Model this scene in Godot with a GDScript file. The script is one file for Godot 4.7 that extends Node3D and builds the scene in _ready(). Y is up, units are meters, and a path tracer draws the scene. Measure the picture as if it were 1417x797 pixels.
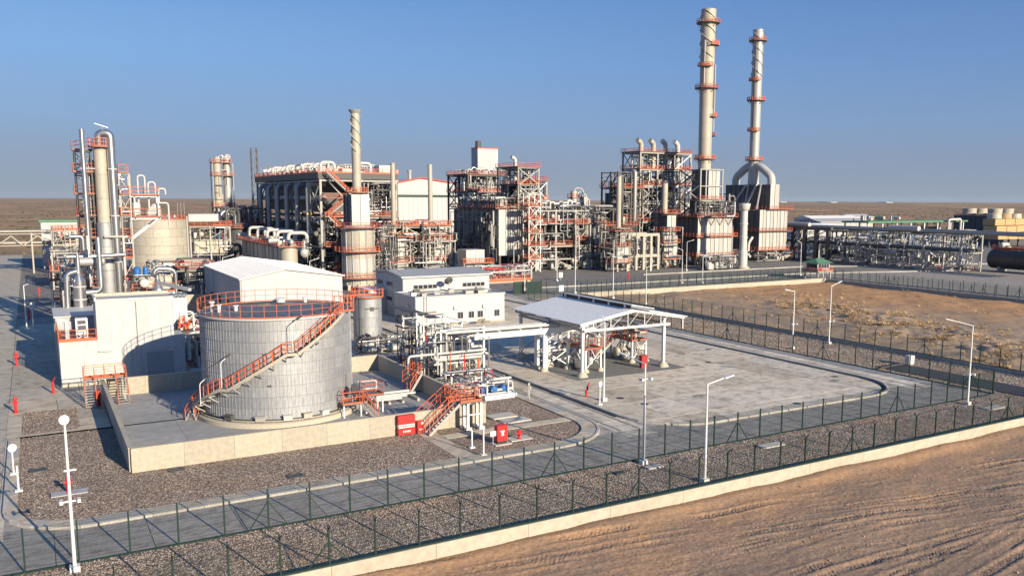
extends Node3D
# A gas processing plant in a desert. World axes follow the plant grid: x along the near fence, -z into the plant. Metres, y up.

var taken := {}
var tints := 0
var M := {}
var rng := RandomNumberGenerator.new()
var noise := FastNoiseLite.new()


# ---------------------------------------------------------------- mesh builder
class Mb:
	var v := PackedVector3Array()
	var n := PackedVector3Array()
	var c := PackedColorArray()
	var i := PackedInt32Array()

	func quad(a: Vector3, b: Vector3, cc: Vector3, d: Vector3, nn: Vector3) -> void:
		var k := v.size()
		v.append(a); v.append(b); v.append(cc); v.append(d)
		for _q in 4: n.append(nn)
		i.append_array(PackedInt32Array([k, k + 2, k + 1, k, k + 3, k + 2]))

	func flat(a: Vector3, b: Vector3, cc: Vector3, d: Vector3) -> void:
		quad(a, b, cc, d, (b - a).cross(d - a).normalized())

	func tri(a: Vector3, b: Vector3, cc: Vector3) -> void:
		var k := v.size()
		var nn := (b - a).cross(cc - a).normalized()
		v.append(a); v.append(b); v.append(cc)
		for _q in 3: n.append(nn)
		i.append_array(PackedInt32Array([k, k + 2, k + 1]))

	func box(at: Vector3, size: Vector3, b := Basis()) -> Mb:
		var ax := [b.x * size.x * 0.5, b.y * size.y * 0.5, b.z * size.z * 0.5]
		var un := [b.x, b.y, b.z]
		for k in 3:
			for s in [-1.0, 1.0]:
				var w: Vector3 = ax[k] * s
				var p: Vector3 = ax[(k + 1) % 3]
				var q: Vector3 = ax[(k + 2) % 3] * s
				quad(at + w - p - q, at + w + p - q, at + w + p + q, at + w - p + q, un[k] * s)
		return self

	func span(lo: Vector3, hi: Vector3) -> Mb:
		return box((lo + hi) * 0.5, (hi - lo).abs())

	func beam(a: Vector3, b: Vector3, w: float, h := -1.0) -> Mb:
		var d := b - a
		var l := d.length()
		if l < 0.001: return self
		d /= l
		var up := Vector3.UP if absf(d.y) < 0.97 else Vector3.RIGHT
		var s := d.cross(up).normalized()
		return box((a + b) * 0.5, Vector3(w, w if h < 0.0 else h, l), Basis(s, (-d).cross(s), -d))

	func wire(a: Vector3, b: Vector3, r: float) -> Mb:
		var d := (b - a).normalized()
		var up := Vector3.UP if absf(d.y) < 0.9 else Vector3.RIGHT
		var s := d.cross(up).normalized()
		var t := d.cross(s)
		var e := []
		for k in 3:
			e.append(s * cos(TAU * k / 3.0) + t * sin(TAU * k / 3.0))
		for k in 3:
			var p: Vector3 = e[k]
			var q: Vector3 = e[(k + 1) % 3]
			quad(a + p * r, a + q * r, b + q * r, b + p * r, (p + q).normalized())
		return self

	func tube(pts: Array, r: float, sides := 8, caps := true, r1 := -1.0) -> Mb:
		var m := pts.size()
		var s := Vector3.ZERO
		var first := v.size()
		for k in m:
			var t: Vector3
			if k == 0: t = pts[1] - pts[0]
			elif k == m - 1: t = pts[k] - pts[k - 1]
			else: t = (pts[k + 1] - pts[k]).normalized() + (pts[k] - pts[k - 1]).normalized()
			t = t.normalized()
			if k == 0:
				s = t.cross(Vector3.UP if absf(t.y) < 0.9 else Vector3.RIGHT).normalized()
			else:
				s = (s - t * s.dot(t)).normalized()
			var u := t.cross(s)
			var rr := r if r1 < 0.0 else lerpf(r, r1, float(k) / (m - 1))
			for a in sides:
				var e := s * cos(TAU * a / sides) + u * sin(TAU * a / sides)
				v.append(pts[k] + e * rr)
				n.append(e)
		for k in m - 1:
			for a in sides:
				var p := first + k * sides + a
				var q := first + k * sides + (a + 1) % sides
				i.append_array(PackedInt32Array([p, p + sides, q, q, p + sides, q + sides]))
		if caps:
			for e in [0, m - 1]:
				var nn: Vector3 = (pts[0] - pts[1]).normalized() if e == 0 else (pts[m - 1] - pts[m - 2]).normalized()
				var k := v.size()
				for a in sides:
					v.append(v[first + e * sides + a]); n.append(nn)
				for a in range(1, sides - 1):
					if e == 0: i.append_array(PackedInt32Array([k, k + a, k + a + 1]))
					else: i.append_array(PackedInt32Array([k, k + a + 1, k + a]))
		return self

	# profile of (radius, height) from the bottom up, turned about a vertical axis (or about b.y)
	func lathe(prof: Array, sides := 24, at := Vector3.ZERO, b := Basis(), a0 := 0.0, a1 := TAU) -> Mb:
		for k in prof.size() - 1:
			var p: Vector2 = prof[k]
			var q: Vector2 = prof[k + 1]
			var d := (q - p).normalized()
			var nr := Vector2(d.y, -d.x)
			var first := v.size()
			for a in sides + 1:
				var an := lerpf(a0, a1, float(a) / sides)
				var e := Vector3(cos(an), 0, sin(an))
				var nn := (b * (e * nr.x + Vector3.UP * nr.y)).normalized()
				v.append(at + b * (e * p.x + Vector3.UP * p.y)); n.append(nn)
				v.append(at + b * (e * q.x + Vector3.UP * q.y)); n.append(nn)
			for a in sides:
				var w := first + a * 2
				i.append_array(PackedInt32Array([w, w + 2, w + 1, w + 1, w + 2, w + 3]))
		return self

	func prism(poly: Array, y0: float, y1: float) -> Mb:   # poly of Vector2(x, z), convex or not
		var pv := PackedVector2Array(poly)
		var tr := Geometry2D.triangulate_polygon(pv)
		var k := v.size()
		for p in pv:
			v.append(Vector3(p.x, y1, p.y)); n.append(Vector3.UP)
		for t in range(0, tr.size(), 3):
			var a := pv[tr[t]]
			var b := pv[tr[t + 1]]
			var d := pv[tr[t + 2]]
			if (b - a).cross(d - a) > 0.0: i.append_array(PackedInt32Array([k + tr[t], k + tr[t + 1], k + tr[t + 2]]))
			else: i.append_array(PackedInt32Array([k + tr[t], k + tr[t + 2], k + tr[t + 1]]))
		if y1 - y0 > 0.0:
			var area := 0.0
			for q in pv.size(): area += pv[q].cross(pv[(q + 1) % pv.size()])
			for q in pv.size():
				var a := pv[q]
				var b := pv[(q + 1) % pv.size()]
				if area > 0.0:
					var t := a; a = b; b = t
				flat(Vector3(a.x, y0, a.y), Vector3(b.x, y0, b.y), Vector3(b.x, y1, b.y), Vector3(a.x, y1, a.y))
		return self

	func mesh() -> ArrayMesh:
		var arr := []
		arr.resize(Mesh.ARRAY_MAX)
		arr[Mesh.ARRAY_VERTEX] = v
		arr[Mesh.ARRAY_NORMAL] = n
		if c.size() == v.size() and c.size() > 0: arr[Mesh.ARRAY_COLOR] = c
		arr[Mesh.ARRAY_INDEX] = i
		var m := ArrayMesh.new()
		if v.size() > 0: m.add_surface_from_arrays(Mesh.PRIMITIVE_TRIANGLES, arr)
		return m


func V(x: float, y: float, z: float) -> Vector3: return Vector3(x, y, z)


# rounds the corners of a pipe run
func bend(pts: Array, rad: float, seg := 4) -> Array:
	var out := [pts[0]]
	for k in range(1, pts.size() - 1):
		var a: Vector3 = pts[k - 1] - pts[k]
		var b: Vector3 = pts[k + 1] - pts[k]
		var r := minf(rad, minf(a.length(), b.length()) * 0.48)
		var p: Vector3 = pts[k] + a.normalized() * r
		var q: Vector3 = pts[k] + b.normalized() * r
		for s in seg + 1:
			var t := float(s) / seg
			out.append(p.lerp(pts[k], t).lerp(pts[k].lerp(q, t), t))
	out.append(pts[-1])
	return out


# ---------------------------------------------------------------- scene tree
func numbered(called: String) -> String:
	if not taken.has(called):
		taken[called] = 0
		return called
	taken[called] += 1
	return "%s_%03d" % [called, taken[called]]


func tag(o: Node, label: String, category := "", group := "", kind := "") -> void:
	if label: o.set_meta("label", label)
	if category: o.set_meta("category", category)
	if group: o.set_meta("group", group)
	if kind: o.set_meta("kind", kind)


func thing(called: String, label: String, category: String, at := Vector3.ZERO, group := "", turn := 0.0) -> Node3D:
	var o := Node3D.new()
	o.name = numbered(called)
	add_child(o)
	o.position = at
	o.rotation.y = turn
	tag(o, label, category, group)
	return o


func part(called: String, mb, m, parent: Node, at := Vector3.ZERO, turn := 0.0) -> MeshInstance3D:
	var o := MeshInstance3D.new()
	o.name = called
	o.mesh = mb.mesh() if mb is Mb else mb
	if m is String and m == "orange":
		tints += 1
		m = ["orange", "orange1", "orange", "orange2", "orange1"][tints % 5]
	o.material_override = M[m] if m is String else m
	parent.add_child(o, true)
	o.position = at
	o.rotation.y = turn
	return o


func solo(called: String, mb, m, label: String, category: String, group := "", at := Vector3.ZERO) -> MeshInstance3D:
	var o := part(numbered(called), mb, m, self, at)
	tag(o, label, category, group)
	return o


func struct(called: String, mb, m, label: String) -> MeshInstance3D:
	var o := part(numbered(called), mb, m, self)
	tag(o, label, "", "", "structure")
	return o


func dup(src: Node3D, at: Vector3, label: String, turn := 0.0) -> Node3D:
	var base := String(src.name)
	var cut := base.rfind("_")
	if cut > 0 and base.substr(cut + 1).is_valid_int(): base = base.substr(0, cut)
	var o: Node3D = src.duplicate()
	o.name = numbered(base)
	add_child(o)
	o.position = at
	o.rotation.y = turn
	o.set_meta("label", label)
	return o


# ---------------------------------------------------------------- materials
func lin(r: float, g: float, b: float) -> Color: return Color(r, g, b).linear_to_srgb()


func ntex(kind: int, freq: float, lo: Color, hi: Color, size := 512, oct := 4, seed_ := 1, mid := 0.5) -> NoiseTexture2D:
	var f := FastNoiseLite.new()
	f.noise_type = kind
	f.frequency = freq
	f.fractal_octaves = oct
	f.fractal_type = FastNoiseLite.FRACTAL_FBM if oct > 1 else FastNoiseLite.FRACTAL_NONE
	f.seed = seed_
	f.cellular_return_type = FastNoiseLite.RETURN_CELL_VALUE
	var t := NoiseTexture2D.new()
	t.width = size; t.height = size
	t.seamless = true
	t.noise = f
	var g := Gradient.new()
	g.set_color(0, lo); g.set_color(1, hi)
	g.add_point(mid, lo.lerp(hi, 0.5))
	t.color_ramp = g
	return t


func nbump(kind: int, freq: float, strength: float, size := 512, oct := 4, seed_ := 1) -> NoiseTexture2D:
	var t := ntex(kind, freq, Color.BLACK, Color.WHITE, size, oct, seed_)
	t.color_ramp = null
	t.as_normal_map = true
	t.bump_strength = strength
	return t


func mat(key: String, col: Color, rough := 0.7, metal := 0.0, tex: Texture2D = null, tile := 4.0, bump: Texture2D = null, bump_scale := 1.0, vcol := false) -> StandardMaterial3D:
	var m := StandardMaterial3D.new()
	m.resource_name = key
	m.albedo_color = col
	m.roughness = rough
	m.metallic = metal
	if vcol: m.vertex_color_use_as_albedo = true
	if tex or bump:
		m.uv1_triplanar = true
		m.uv1_world_triplanar = true
		m.uv1_scale = Vector3.ONE / tile
	if tex: m.albedo_texture = tex
	if bump:
		m.normal_enabled = true
		m.normal_texture = bump
		m.normal_scale = bump_scale
	M[key] = m
	return m


func materials() -> void:
	var S := FastNoiseLite.TYPE_SIMPLEX_SMOOTH
	var P := FastNoiseLite.TYPE_PERLIN
	var CL := FastNoiseLite.TYPE_CELLULAR
	var grime := ntex(S, 0.012, Color(0.885, 0.88, 0.87), Color(1, 1, 1), 512, 5, 3, 0.45)
	var clean := ntex(S, 0.012, Color(0.93, 0.93, 0.925), Color(1, 1, 1), 512, 5, 33, 0.45)
	var fine := ntex(P, 0.05, Color(0.86, 0.86, 0.86), Color(1, 1, 1), 512, 4, 8)
	var patch := ntex(S, 0.006, Color(0.88, 0.875, 0.87), Color(1, 1, 1), 1024, 6, 21)
	var streak := ntex(P, 0.03, Color(0.74, 0.745, 0.76), Color(1, 1, 1), 512, 4, 44)
	var stain := ntex(S, 0.011, Color(0.80, 0.79, 0.78), Color(1, 1, 1), 1024, 7, 61)
	var sg := Gradient.new()
	sg.offsets = PackedFloat32Array([0.0, 0.26, 0.36, 0.55, 1.0])
	sg.colors = PackedColorArray([Color(0.76, 0.745, 0.73), Color(0.86, 0.85, 0.84), Color(0.94, 0.935, 0.93), Color(0.97, 0.97, 0.965), Color(1, 1, 1)])
	stain.color_ramp = sg
	var rough_b := nbump(P, 0.06, 4.0, 512, 5, 5)
	M["_grime"] = grime; M["_fine"] = fine; M["_patch"] = patch
	# concrete in several casts
	for k in 5:
		var w: float = [0.57, 0.64, 0.60, 0.68, 0.52][k]
		mat("slab%d" % k, lin(w, w * [0.885, 0.89, 0.905, 0.895, 0.87][k], w * [0.715, 0.73, 0.765, 0.745, 0.69][k]), 0.85, 0.0, stain, 19.0 + k * 3.7, rough_b, 0.25)
	for k in 3:
		var w: float = [0.345, 0.38, 0.36][k]
		mat("lane%d" % k, lin(w, w * 0.915, w * 0.84), 0.85, 0.0, stain, 16.0 + k * 3.1, rough_b, 0.3)
	for k in 2:
		var w: float = [0.40, 0.45][k]
		mat("old_slab%d" % k, lin(w, w * 0.91, w * 0.76), 0.85, 0.0, stain, 15.0 + k * 4.0, rough_b, 0.3)
	mat("joint", lin(0.10, 0.095, 0.09), 0.9)
	mat("drain", lin(0.045, 0.045, 0.05), 0.75)  # covers and asphalt, and the strips that paint in the kerb's shade
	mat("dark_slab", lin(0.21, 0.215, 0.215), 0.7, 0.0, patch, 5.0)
	mat("kerb0", lin(0.50, 0.48, 0.44), 0.85, 0.0, grime, 3.0)
	mat("kerb1", lin(0.44, 0.42, 0.385), 0.85, 0.0, grime, 2.6)
	mat("kerb2", lin(0.55, 0.525, 0.48), 0.85, 0.0, grime, 3.4)
	mat("wall", lin(0.49, 0.445, 0.37), 0.85, 0.0, grime, 4.0, rough_b, 0.3)
	mat("wall1", lin(0.465, 0.42, 0.345), 0.85, 0.0, grime, 4.7, rough_b, 0.3)
	mat("dike", lin(0.47, 0.43, 0.35), 0.85, 0.0, grime, 3.1, rough_b, 0.35)
	mat("dike1", lin(0.43, 0.395, 0.325), 0.85, 0.0, grime, 3.7, rough_b, 0.35)
	mat("dike_floor", lin(0.34, 0.345, 0.35), 0.8, 0.0, patch, 9.0)
	mat("dike_floor1", lin(0.38, 0.38, 0.38), 0.8, 0.0, patch, 7.0)
	mat("footing", lin(0.5, 0.46, 0.38), 0.9, 0.0, grime, 2.0)
	mat("asphalt", lin(0.21, 0.20, 0.19), 0.9, 0.0, patch, 47.0, rough_b, 0.3)
	mat("gravel", lin(0.33, 0.265, 0.22), 0.95, 0.0, ntex(CL, 0.05, Color(0.55, 0.5, 0.46), Color(1, 1, 1), 512, 2, 4), 4.0, nbump(CL, 0.05, 12.0, 512, 1, 4), 1.0)
	mat("stones", Color.WHITE, 0.95, 0.0, null, 1.0, null, 1.0, true)
	mat("earth", lin(0.9, 0.9, 0.9), 0.95, 0.0, ntex(P, 0.02, Color(0.76, 0.75, 0.74), Color(1, 1, 1), 512, 5, 14), 3.0, nbump(P, 0.03, 6.0, 512, 5, 15), 0.6, true)
	mat("plant_ground", lin(0.30, 0.27, 0.235), 0.95, 0.0, patch, 14.0)
	# paints and metals
	mat("white", lin(0.485, 0.49, 0.51), 0.6, 0.0, clean, 6.0)
	mat("white1", lin(0.465, 0.47, 0.49), 0.6, 0.0, clean, 5.0)
	mat("roof", lin(0.86, 0.85, 0.83), 0.55, 0.0, clean, 7.0)
	mat("roof_grey", lin(0.42, 0.43, 0.45), 0.6, 0.0, grime, 7.0)
	mat("door", lin(0.36, 0.375, 0.39), 0.6, 0.0, fine, 3.0)
	mat("door_pale", lin(0.63, 0.62, 0.58), 0.6, 0.0, fine, 3.0)
	mat("trim", lin(0.5, 0.5, 0.49), 0.6)
	mat("glass", lin(0.03, 0.035, 0.045), 0.12)
	mat("steel", lin(0.43, 0.42, 0.40), 0.6, 0.0, fine, 3.0)
	mat("steel_tan", lin(0.47, 0.435, 0.37), 0.65, 0.0, fine, 3.0)
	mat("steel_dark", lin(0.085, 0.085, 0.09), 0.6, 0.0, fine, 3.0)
	mat("grating", lin(0.13, 0.13, 0.125), 0.7, 0.2)
	mat("orange", lin(0.60, 0.115, 0.04), 0.55)
	mat("orange1", lin(0.52, 0.135, 0.06), 0.65, 0.0, grime, 2.5)
	mat("orange2", lin(0.46, 0.095, 0.045), 0.7, 0.0, grime, 1.8)
	mat("tyre_mark", lin(0.27, 0.255, 0.235), 0.8, 0.0, stain, 5.0)
	mat("oil", lin(0.13, 0.12, 0.11), 0.45, 0.0, stain, 3.0)
	mat("lamp_white", lin(0.66, 0.66, 0.65), 0.45)
	mat("pipe", lin(0.42, 0.415, 0.405), 0.42, 0.35, fine, 2.0)
	mat("pipe_white", lin(0.58, 0.575, 0.56), 0.5, 0.0, fine, 2.0)
	mat("pipe_dark", lin(0.10, 0.10, 0.105), 0.45, 0.4, fine, 2.0)
	mat("silver", lin(0.60, 0.60, 0.61), 0.3, 0.9, fine, 2.0)
	mat("clad", lin(0.46, 0.455, 0.44), 0.5, 0.3, grime, 5.0)
	mat("cream", lin(0.47, 0.435, 0.37), 0.6, 0.1, grime, 5.0)
	mat("cream1", lin(0.44, 0.405, 0.345), 0.6, 0.1, grime, 4.0)
	mat("cream2", lin(0.50, 0.46, 0.39), 0.6, 0.1, grime, 6.0)
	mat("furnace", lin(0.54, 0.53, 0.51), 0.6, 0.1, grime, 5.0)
	mat("furnace_shaded", lin(0.13, 0.13, 0.14), 0.6, 0.1, grime, 5.0)  # darker copy of the furnace cladding, shade put into the colour
	for k in 4:
		var w: float = [0.53, 0.55, 0.54, 0.565][k]
		var tm := mat("tank%d" % k, lin(w, w * 1.02, w * 1.045), [0.66, 0.7, 0.64, 0.72][k], 0.72, streak, 1.7 + k * 0.3)
		tm.uv1_scale = Vector3(0.9 + 0.1 * k, 0.07, 0.9 + 0.1 * k)
	mat("tank_roof", lin(0.13, 0.14, 0.165), 0.55, 0.0, grime, 4.0)
	mat("red", lin(0.55, 0.02, 0.02), 0.45)
	mat("red_dark", lin(0.32, 0.02, 0.02), 0.5)
	mat("blue", lin(0.02, 0.12, 0.36), 0.45)
	mat("green", lin(0.008, 0.032, 0.026), 0.5, 0.2)
	mat("green_roof", lin(0.10, 0.25, 0.14), 0.6, 0.0, grime, 6.0)
	mat("black", lin(0.02, 0.02, 0.022), 0.6)
	mat("yellow", lin(0.65, 0.42, 0.03), 0.5)
	mat("timber", lin(0.60, 0.40, 0.19), 0.7, 0.0, grime, 4.0)
	mat("timber1", lin(0.52, 0.34, 0.17), 0.7, 0.0, grime, 4.0)
	mat("red_roof", lin(0.42, 0.06, 0.04), 0.6)
	mat("shrub", Color.WHITE, 0.95, 0.0, null, 1.0, null, 1.0, true)


# ---------------------------------------------------------------- kit of plant pieces
func rail(mb: Mb, pts: Array, h := 1.1, t := 0.05, step := 1.5, toe := 0.16) -> Mb:
	for k in pts.size() - 1:
		var a: Vector3 = pts[k]
		var b: Vector3 = pts[k + 1]
		var l := a.distance_to(b)
		if l < 0.05: continue
		var up := Vector3.UP
		mb.beam(a + up * h, b + up * h, t)
		mb.beam(a + up * h * 0.55, b + up * h * 0.55, t * 0.8)
		if toe > 0.0: mb.beam(a + up * toe * 0.5, b + up * toe * 0.5, t * 0.6, toe)
		var m := maxi(1, int(round(l / step)))
		for s in m + (1 if k == pts.size() - 2 else 0):
			var p := a.lerp(b, float(s) / m)
			mb.beam(p, p + up * h, t)
	return mb


func ring_pts(at: Vector3, r: float, a0: float, a1: float, seg: int) -> Array:
	var out := []
	for k in seg + 1:
		var an := lerpf(a0, a1, float(k) / seg)
		out.append(at + Vector3(cos(an) * r, 0, sin(an) * r))
	return out


func rect_pts(x0: float, x1: float, z0: float, z1: float, y: float) -> Array:
	return [V(x0, y, z0), V(x1, y, z0), V(x1, y, z1), V(x0, y, z1), V(x0, y, z0)]


# a platform with an orange edge and a railing as sub-part
func deck(par: Node, x0: float, x1: float, z0: float, z1: float, y: float, t := 0.07, fat := 0.07) -> Node:
	fat = minf(fat, 0.09)
	var o := part("platform", Mb.new().span(V(x0, y - 0.12, z0), V(x1, y, z1)), "grating", par)
	part("railing", rail(Mb.new(), rect_pts(x0, x1, z0, z1, y + 0.001), 1.1, fat, 1.6, 0.17 if fat > 0.075 else 0.13), "orange", o)
	return o


# ring platform round a vertical vessel
func ring_deck(par: Node, at: Vector3, r0: float, r1: float, a0: float, a1: float, fat := 0.07, seg := 14) -> Node:
	var mb := Mb.new().lathe([Vector2(r0, -0.1), Vector2(r1, -0.1), Vector2(r1, 0.02), Vector2(r0, 0.02)], seg, at, Basis(), a0, a1)
	var o := part("platform", mb, "grating", par)
	part("railing", rail(Mb.new(), ring_pts(at + Vector3(0, 0.02, 0), r1, a0, a1, seg), 1.1, fat, 1.5, 0.2 if fat > 0.075 else 0.16), "orange", o)
	return o


func ladder(par: Node, a: Vector3, h: float, side: Vector3, m := "steel") -> Node:
	var mb := Mb.new()
	var s := side.normalized() * 0.25
	mb.beam(a - s, a - s + V(0, h, 0), 0.06)
	mb.beam(a + s, a + s + V(0, h, 0), 0.06)
	var k := 0.3
	while k < h:
		mb.beam(a - s + V(0, k, 0), a + s + V(0, k, 0), 0.035)
		k += 0.35
	return part("ladder", mb, m, par)


# straight stair from a (bottom) to b (top): white stringers, treads and orange handrails
func stair(par: Node, a: Vector3, b: Vector3, w: float, fat := 0.05) -> Node:
	var d := b - a
	var flatd := Vector3(d.x, 0, d.z).normalized()
	var s := flatd.cross(Vector3.UP) * w * 0.5
	var st := Mb.new()
	st.beam(a - s, b - s, 0.06, 0.24)
	st.beam(a + s, b + s, 0.06, 0.24)
	var o := part("stringer", st, "steel", par)
	var m := maxi(2, int(round(d.y / 0.22)))
	var tr := Mb.new().box(Vector3.ZERO, Vector3(w - 0.07, 0.04, 0.26)).mesh()
	for k in m:
		var t := part("tread", tr, "steel", o, a + d * (float(k) + 0.5) / m)
		t.rotation.y = atan2(flatd.x, flatd.z)
	var r := Mb.new()
	rail(r, [a - s + V(0, 0.1, 0), b - s + V(0, 0.1, 0)], 1.0, fat, 1.0, 0.0)
	part("handrail", r, "orange", o)
	r = Mb.new()
	rail(r, [a + s + V(0, 0.1, 0), b + s + V(0, 0.1, 0)], 1.0, fat, 1.0, 0.0)
	part("handrail", r, "orange", o)
	return o


func dome(r: float, y: float, up: bool, flat_ := 0.5, seg := 5) -> Array:
	var out := []
	for k in seg + 1:
		var a := PI / 2 * k / seg
		if up: out.append(Vector2(maxf(r * cos(a), 0.001), y + r * flat_ * sin(a)))
		else: out.append(Vector2(maxf(r * sin(a), 0.001), y - r * flat_ * cos(a)))
	return out


func vessel_prof(r: float, y0: float, y1: float) -> Array:
	var p := dome(r, y0 + r * 0.5, false)
	p.append_array(dome(r, y1 - r * 0.5, true))
	return p


# steel frame: columns, beams, braces, decks. xs, zs column lines (local), ys beam levels; decks is an array of levels that get a floor
func frame(o: Node, xs: Array, zs: Array, ys: Array, m := "steel", w := 0.4, decks := [], braces := true, seed_ := 1, fat := 0.08) -> void:
	var r := RandomNumberGenerator.new()
	r.seed = seed_
	var top: float = ys[-1]
	var col := Mb.new().box(V(0, top * 0.5, 0), V(w, top, w)).mesh()
	for x in xs:
		for z in zs:
			part("column", col, m, o, V(x, 0, z))
	for y in ys:
		for z in zs:
			part("beam", Mb.new().span(V(xs[0] + w * 0.5, y - w * 0.9, z - w * 0.36), V(xs[-1] - w * 0.5, y - 0.1, z + w * 0.36)), m, o)
		for x in xs:
			part("beam", Mb.new().span(V(x - w * 0.34, y - w * 0.85, zs[0] + w * 0.5), V(x + w * 0.34, y - 0.15, zs[-1] - w * 0.5)), m, o)
	for y in decks:
		deck(o, xs[0] - 0.5, xs[-1] + 0.5, zs[0] - 0.5, zs[-1] + 0.5, y + 0.14, 0.07, fat)
	if braces:
		for k in ys.size():
			var y0: float = 0.0 if k == 0 else ys[k - 1]
			var y1: float = ys[k]
			for b in xs.size() - 1:
				if r.randf() < 0.55:
					var mb := Mb.new()
					var flip := r.randf() < 0.5
					var xa: float = xs[b] if flip else xs[b + 1]
					var xb: float = xs[b + 1] if flip else xs[b]
					mb.beam(V(xa, y0 + 0.2, zs[-1]), V(xb, y1 - 0.3, zs[-1]), w * 0.5)
					if r.randf() < 0.5: mb.beam(V(xb, y0 + 0.2, zs[-1] - 0.14), V(xa, y1 - 0.3, zs[-1] - 0.14), w * 0.45)
					part("brace", mb, m, o)
			for b in zs.size() - 1:
				if r.randf() < 0.5:
					var mb := Mb.new()
					mb.beam(V(xs[0], y0 + 0.2, zs[b]), V(xs[0], y1 - 0.3, zs[b + 1]), w * 0.5)
					if r.randf() < 0.6: mb.beam(V(xs[0] + 0.14, y0 + 0.2, zs[b + 1]), V(xs[0] + 0.14, y1 - 0.3, zs[b]), w * 0.45)
					part("brace", mb, m, o)


# pipe runs, valves, drums and exchangers filling a box of a process unit (local coordinates)
func pipework(o: Node, lo: Vector3, hi: Vector3, runs: int, seed_: int, big := 0.3, mats := ["pipe", "pipe_white", "pipe_dark", "silver", "pipe_dark", "steel", "steel_dark", "pipe_dark"]) -> void:  # extra dark metals put the shade of unit interiors into the colour
	var r := RandomNumberGenerator.new()
	r.seed = seed_
	var far_ := big >= 0.4
	for k in int(runs * (2.9 if far_ else 2.1)):
		var p := V(r.randf_range(lo.x, hi.x), r.randf_range(lo.y, hi.y), r.randf_range(lo.z, hi.z))
		var pts := [p]
		var ax := r.randi_range(0, 2)
		for s in r.randi_range(1, 4):
			var q: Vector3 = pts[-1]
			var pick := r.randf()
			var want := 1 if pick < 0.45 else (0 if pick < 0.8 else 2)
			if s > 0 and want == ax: want = (ax + 1) % 3
			ax = want
			var span_: float = hi[ax] - lo[ax]
			var l := minf(span_, r.randf_range(1.5, 7.0)) * (1.0 if r.randf() < 0.5 else -1.0)
			q[ax] = clampf(q[ax] + l, lo[ax], hi[ax])
			if q.distance_to(pts[-1]) > 0.6: pts.append(q)
		if pts.size() < 2: continue
		var rad: float = [0.06, 0.07, 0.09, 0.12, 0.16, 0.25][r.randi_range(0, 5)] * (big / (0.46 if far_ else 0.3))
		var pm: String = mats[r.randi_range(0, mats.size() - 1)]
		part("pipe", Mb.new().tube(bend(pts, rad * 3.0, 3), rad, 7), pm, o)


func equip(o: Node, lo: Vector3, hi: Vector3, count: int, seed_: int) -> void:
	var r := RandomNumberGenerator.new()
	r.seed = seed_
	for k in count:
		var x := r.randf_range(lo.x, hi.x)
		var z := r.randf_range(lo.z, hi.z)
		var h := hi.y - lo.y
		var kind := r.randf()
		if kind < 0.35:
			var rad := r.randf_range(0.4, 0.9)
			var t := r.randf_range(0.4, 0.95) * h
			part("vessel", Mb.new().lathe(vessel_prof(rad, 0, t), 12, V(x, lo.y, z)), ["clad", "pipe_white", "cream", "silver"][r.randi_range(0, 3)], o)
		elif kind < 0.65:
			var rad := r.randf_range(0.4, 0.8)
			var l := r.randf_range(2.5, 5.0)
			var b := Basis(Vector3.UP, Vector3.RIGHT, Vector3.FORWARD) if r.randf() < 0.6 else Basis(Vector3.RIGHT, Vector3.BACK, Vector3.DOWN)
			var p := V(x, lo.y + rad + 0.5 + r.randf() * maxf(0.0, h - 2.5), z) - b.y * l * 0.5
			part("drum", Mb.new().lathe(vessel_prof(rad, 0, l), 12, p, b), ["clad", "pipe_white", "pipe_dark", "cream"][r.randi_range(0, 3)], o)
		elif kind < 0.85:
			var s := V(r.randf_range(0.6, 2.2), r.randf_range(0.6, 1.8), r.randf_range(0.6, 1.6))
			part("cabinet", Mb.new().box(V(x, lo.y + s.y * 0.5 + 0.1, z), s), ["white1", "steel_dark", "clad", "steel_dark"][r.randi_range(0, 3)], o)
		else:
			var mb := Mb.new()
			mb.tube([V(x, lo.y, z), V(x, lo.y + 1.1, z)], 0.12, 7)
			mb.lathe([Vector2(0.35, 0), Vector2(0.38, 0.08), Vector2(0.35, 0.16)], 10, V(x, lo.y + 1.1, z))
			mb.tube([V(x - 0.6, lo.y + 0.45, z), V(x + 0.6, lo.y + 0.45, z)], 0.2, 8)
			part("valve", mb, ["red", "blue", "steel", "pipe_white"][r.randi_range(0, 3)], o)


# curved lamp or straight street lamp: pole, base, arm, head
func lamp(at: Vector3, h: float, arm: Vector3, label: String, cams := 0.0) -> Node3D:
	var o := thing("street_lamp", label, "street lamp", at, "white lamp posts of the plant")
	part("pole", Mb.new().tube([V(0, 0.1, 0), V(0, h, 0)], 0.105, 10, true, 0.06), "lamp_white", o)
	part("base_plate", Mb.new().box(V(0, 0.16, 0), V(0.5, 0.32, 0.5)), "lamp_white", o)
	if arm.length() > 0.1:
		var e := V(0, h - 0.03, 0) + arm
		part("arm", Mb.new().tube([V(0, h - 0.05, 0), e], 0.05, 7), "lamp_white", o)
		part("lamp_head", Mb.new().beam(e - arm.normalized() * 0.25, e + arm.normalized() * 0.55, 0.3, 0.1), "lamp_white", o)
	if cams > 0.0:
		var c := part("camera_bracket", Mb.new().box(V(0, cams, 0), V(0.9, 0.08, 0.08)), "lamp_white", o)
		for s in [-0.42, 0.42]:
			part("camera", Mb.new().box(V(s, cams + 0.04, 0.12), V(0.16, 0.18, 0.42)), "lamp_white", c)
	return o


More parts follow.
